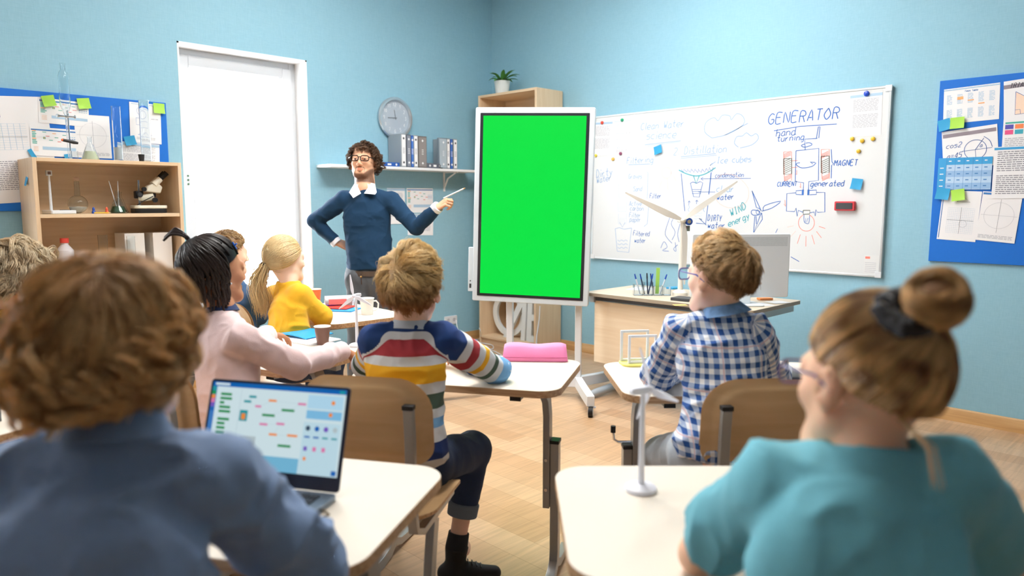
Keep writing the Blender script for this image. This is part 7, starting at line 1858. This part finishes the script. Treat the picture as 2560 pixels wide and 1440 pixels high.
# ================= pupil hidden behind the braided girl =================
vH = 3.95
hd = Head(A(572, 635, vH), (.9, 1, 0), (0, 0, 1), 1.0)
nb = A(585, 700, vH); ch = A(600, 740, vH); ws = A(600, 805, vH); pv = A(598, 865, vH)
sh = (A(560, 738, vH + .1), A(632, 742, vH - .06)); el = (A(600, 790, vH + .2), A(648, 790, vH)); wr = (A(650, 775, vH + .36), A(672, 770, vH + .2))
hp = (A(580, 890, vH), A(620, 890, vH)); kn = (A(660, 885, vH + .3), A(690, 885, vH + .25)); an = (A(660, 990, vH + .3), A(690, 990, vH + .25))
R, o3 = figure('pupil in a dark blue top mostly hidden behind the braided girl', (-1.5, 3.95), hd, nb, ch, ws, pv, sh, el, wr, hp, kn, an, (.12, .11, .12), (.6, .75, 0), .7,
    (.052, .046, .038), 1.0, .044, SKIN_P, cloth('dark blue sweatshirt', (40, 78, 118), .9), None, ((None), (None)), h=.007, hs=.007, toes=(.6, .7), shirt_name='sweatshirt')
HH = hairmat('pale blond short hair', (170, 130, 88), (228, 196, 148), .3); mk = hairline(.45, -.1, -.7)
s1 = grow(hd, mk, 220, 8, .035, (0, -.6, .8), lift=.35, grav=.1, settle=.6, vol=(.02, .1), kids=12, spread=.009); hair_object('hair', R, o3, HH, [s1[:2]], cap_mesh(hd, mk, 1.03), None, (.0013, .0006))

# ================= pupil in mustard checks at the left edge =================
vL = 2.62
hd = Head(A(38, 692, vL), (.85, 1, -.02), (.0, 0, 1), 1.0)
nb = A(28, 760, vL); ch = A(12, 830, vL); ws = A(5, 950, vL - .04); pv = A(0, 1040, vL - .06)
sh = (A(-40, 808, vL + .08), A(58, 815, vL - .06)); el = (A(-10, 900, vL + .2), A(66, 930, vL + .02)); wr = (A(90, 880, vL + .36), A(140, 890, vL + .2))
hp = (A(-20, 1060, vL), A(40, 1060, vL - .04)); kn = (A(70, 1020, vL + .35), A(120, 1030, vL + .28)); an = (A(70, 1180, vL + .35), A(120, 1190, vL + .28))
R, o3 = figure('pupil with wavy pale blond hair in a mustard and black checked shirt', (-1.8, 2.62), hd, nb, ch, ws, pv, sh, el, wr, hp, kn, an, (.128, .118, .125), (.6, .75, 0), .7,
    (.056, .050, .040), 1.0, .044, SKIN_P, plaid_mat('mustard check flannel', (226, 158, 42), (110, 84, 48), (34, 38, 58), 12, .36, .36), plaid_attr(ws, (.6, .75, 0)), ((None), (None)), h=.007, hs=.006, foldp=(.007, 9, 31), toes=(.6, .7), shirt_name='checked_shirt')
HL = hairmat('wavy pale blond hair', (214, 180, 134), (252, 238, 208), .2); mk = hairline(.40, -.3, -.80)
s1 = grow(hd, mk, 260, 16, lambda g: np.where(g[:, 2] > .2, .13, .085), (0, -.4, .9), lift=.4, grav=.5, settle=.3, vol=(.08, .32), curl=.012, cfreq=1.3, clump=.75, kids=20, spread=.008); hair_object('hair', R, o3, HL, [s1[:2]], cap_mesh(hd, mk, 1.05), lambda P, t: .3 + .7 * vnoise(P * 40, 8), (.0012, .0006))

# ================= curly boy in the left foreground =================
vC = .93
hd = Head(A(290, 862, vC + .01), (.16, 1, -.03), (.0, 0, 1), .93)
nb = A(285, 1060, vC - .01); ch = A(262, 1195, vC - .03); ws = V3(ch[0] - .02, vC - .08, ch[2] - .20); pv = V3(ws[0] - .01, vC - .12, ws[2] - .17)
sh = (A(50, 1215, vC + .0), A(500, 1190, vC + .01)); el = (A(-60, 1420, vC + .12), A(780, 1405, vC + .15)); wr = (A(130, 1390, vC + .36), A(655, 1288, vC + .35))
hp = (V3(pv[0] - .08, pv[1] + .02, .50), V3(pv[0] + .08, pv[1] + .02, .50)); kn = (V3(pv[0] - .12, pv[1] + .40, .50), V3(pv[0] + .14, pv[1] + .40, .50)); an = (V3(pv[0] - .12, pv[1] + .40, .09), V3(pv[0] + .14, pv[1] + .40, .09))
CHAM = cloth('slate blue chambray', (122, 144, 178), .85, 700, .25, sheen=.05)
R, o3 = figure('boy with curly golden brown hair and blue shirt using the laptop, seen from behind', (-.52, vC), hd, nb, ch, ws, pv, sh, el, wr, hp, kn, an, (.150, .140, .145), (.1, 1, 0), .70,
    (.060, .052, .044), 1.0, .046, SKIN_P, CHAM, None, (None, ((unit(V3(-.05, 1, -.02)), V3(-.1, -.2, 1), -1), dict(sc=.9, curl=(.45, .5, .5, .5), thumb=(.5, -.3)))), h=.0055, hs=.0055, foldp=(.017, 13, 41), shirt_name='shirt', neck_open=.050, hem=.04, shk=.04)
collar_ring(R, o3, nb + V3(0, -.002, -.016), unit(hd.C - nb), .054, .074, .036, CHAM, 'collar', fwd=(.1, 1, 0), gap=.4, th=.006)
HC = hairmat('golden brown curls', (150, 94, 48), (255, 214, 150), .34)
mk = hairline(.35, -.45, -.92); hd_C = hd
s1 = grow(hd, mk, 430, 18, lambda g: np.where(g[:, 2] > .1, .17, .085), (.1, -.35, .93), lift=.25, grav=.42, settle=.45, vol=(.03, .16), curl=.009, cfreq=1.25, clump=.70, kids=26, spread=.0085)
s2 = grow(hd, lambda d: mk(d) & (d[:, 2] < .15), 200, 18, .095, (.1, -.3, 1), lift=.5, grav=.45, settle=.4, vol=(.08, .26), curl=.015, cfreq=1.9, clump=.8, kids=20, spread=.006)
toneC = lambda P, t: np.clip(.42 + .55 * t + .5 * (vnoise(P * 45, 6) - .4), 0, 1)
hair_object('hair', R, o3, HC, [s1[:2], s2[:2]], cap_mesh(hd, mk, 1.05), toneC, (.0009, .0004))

# ================= girl in turquoise in the right foreground =================
vT2 = .90
hd = Head(A(2168, 950, vT2 + .02), (-.38, 1, -.10), (.08, .05, 1), .92)
nb = A(2178, 1100, vT2 - .01); ch = A(2135, 1210, vT2 - .02); ws = V3(ch[0] + .005, vT2 - .06, ch[2] - .20); pv = V3(ws[0], vT2 - .10, ws[2] - .18)
sh = (A(1925, 1215, vT2 + .03), A(2365, 1205, vT2 - .02)); el = (A(1752, 1385, vT2 + .23), A(2510, 1420, vT2 + .10)); wr = (A(1955, 1392, vT2 + .36), A(2300, 1400, vT2 + .36))
hp = (V3(pv[0] - .08, pv[1] + .02, .50), V3(pv[0] + .08, pv[1] + .02, .50)); kn = (V3(pv[0] - .14, pv[1] + .40, .50), V3(pv[0] + .12, pv[1] + .40, .50)); an = (V3(pv[0] - .14, pv[1] + .40, .09), V3(pv[0] + .12, pv[1] + .40, .09))
TURQ = cloth('turquoise cotton', (108, 178, 194), .85, 800, .15, sheen=.05)
SKIN_G = skin('warm fair skin', (240, 192, 160))
R, o3 = figure('girl with a blonde bun and turquoise T-shirt in the right foreground, seen from behind', (.42, vT2), hd, nb, ch, ws, pv, sh, el, wr, hp, kn, an, (.136, .125, .135), (-.05, 1, 0), .68,
    (.052, .044, .032), .72, .035, SKIN_G, TURQ, None, (((unit(V3(.8, .5, 0)), V3(0, 0, 1), 1), dict(sc=.85)), ((unit(V3(-.8, .5, 0)), V3(0, 0, 1), 1), dict(sc=.85))), h=.005, hs=.0055, foldp=(.012, 11, 51), shirt_name='t_shirt', neck_open=.047, hem=.04)
HG = hairmat('dark blonde hair', (140, 94, 54), (250, 206, 140), .34)
tie = unit(V3(.20, -.72, .62)); mkG = hairline(.45, -.13, -.68); g = sample_dirs(520, mkG); S = 12
g = np.repeat(g, 9, 0) + RNG.normal(size=(520 * 9, 3)) * .022; g /= np.linalg.norm(g, axis=1)[:, None]; bump_ = np.repeat(RNG.uniform(0, .05, 520), 9)[:, None]
P = np.stack([slerp(g, tie[None, :], t) * HE_R * (1.012 + bump_ * math.sin(PI * t) + .015) + HE_C for t in np.linspace(0, .99, S)], 1); W1 = toW(P)
gi = np.repeat(np.arange(520), 9)
hair_object('hair', R, o3, HG, [(W1, gi)], cap_mesh(hd, mkG, 1.012), lambda P, t: np.clip(-.15 + 1.5 * vnoise(P * 55, 6), 0, 1), (.0011, .0009))
tpw = hd.C + hd.s * (hd.M @ (tie * HE_R * 1.05 + HE_C)); bc_ = A(2342, 748, vT2 - .07); bd = unit(bc_ - tpw)
# bun: coils of hair wound round its axis
X_ = unit(np.cross(bd, V3(0, 0, 1))); Y_ = np.cross(bd, X_); st = []; S3 = 26
for i in range(900):
    r0 = RNG.uniform(.010, .027); z0 = RNG.uniform(-.018, .022); ph = RNG.uniform(0, 6.28); sp = RNG.uniform(2.5, 4.0); w_ = RNG.uniform(-.012, .012)
    t = np.linspace(0, sp, S3); rr = r0 * np.sqrt(max(.05, 1 - (z0 / .030) ** 2)) + .008 + .002 * np.sin(3 * t + ph); zz = z0 + w_ * np.sin(t + ph)
    st.append(bc_ + np.outer(np.cos(t + ph) * rr, X_) + np.outer(np.sin(t + ph) * rr * .92, Y_) + np.outer(zz, bd))
st = np.stack(st)
bun = hair_object('hair_bun', R, o3, HG, [(st, np.arange(900) // 12)], None, lambda P, t: np.clip(.2 + .8 * vnoise(P * 80, 9), 0, 1), (.0011, .0009))
m = MB(); m.ball(tuple(bc_ - o3), (.027, .027, .025), mat('bun core', (130, 92, 56), .7, noise=.4, nscale=120), 20, 14); m.build('bun_core', bun)
m = MB(); n_ = 40; rng = random.Random(4)
pts = []
cS = A(2266, 782, vT2 - .045) - o3
for k in range(n_ + 1):
    a = 2 * PI * k / n_; w_ = .022 + .002 * math.sin(a * 9); pts.append(tuple(cS + X_ * math.cos(a) * w_ + Y_ * math.sin(a) * w_))
m.tube(pts, [.0155 + .002 * math.sin(k * 2.1) for k in range(n_ + 1)], mat('black velvet scrunchie', (20, 20, 24), .95, sheen=.4), 12, caps=False); m.build('scrunchie', R)
glasses(R, o3, hd, mat('purple spectacle frame', (96, 84, 130), .3), y=.112)
m = MB()
for sgn, q0 in ((1, A(2240, 1040, vT2 - .05)),):
    for k in range(7):
        o_ = V3(*[rng.gauss(0, .003) for _ in range(3)]); e_ = (A(2335, 1215, vT2 - .12) if sgn > 0 else A(2055, 1110, vT2 + .03)) + o_ * 2 - o3; b_ = q0 + o_ - o3; mid = (b_ + e_) / 2 + V3(.008 * sgn, -.012, .008)
        m.tube([tuple(b_), tuple(mid), tuple(e_)], [.0005, .0005, .0003], mat('loose blonde hair', (200, 164, 118), .5), 4)
m.build('loose_strands', R)['kind'] = 'stuff'
bpy.context.view_layer.update()
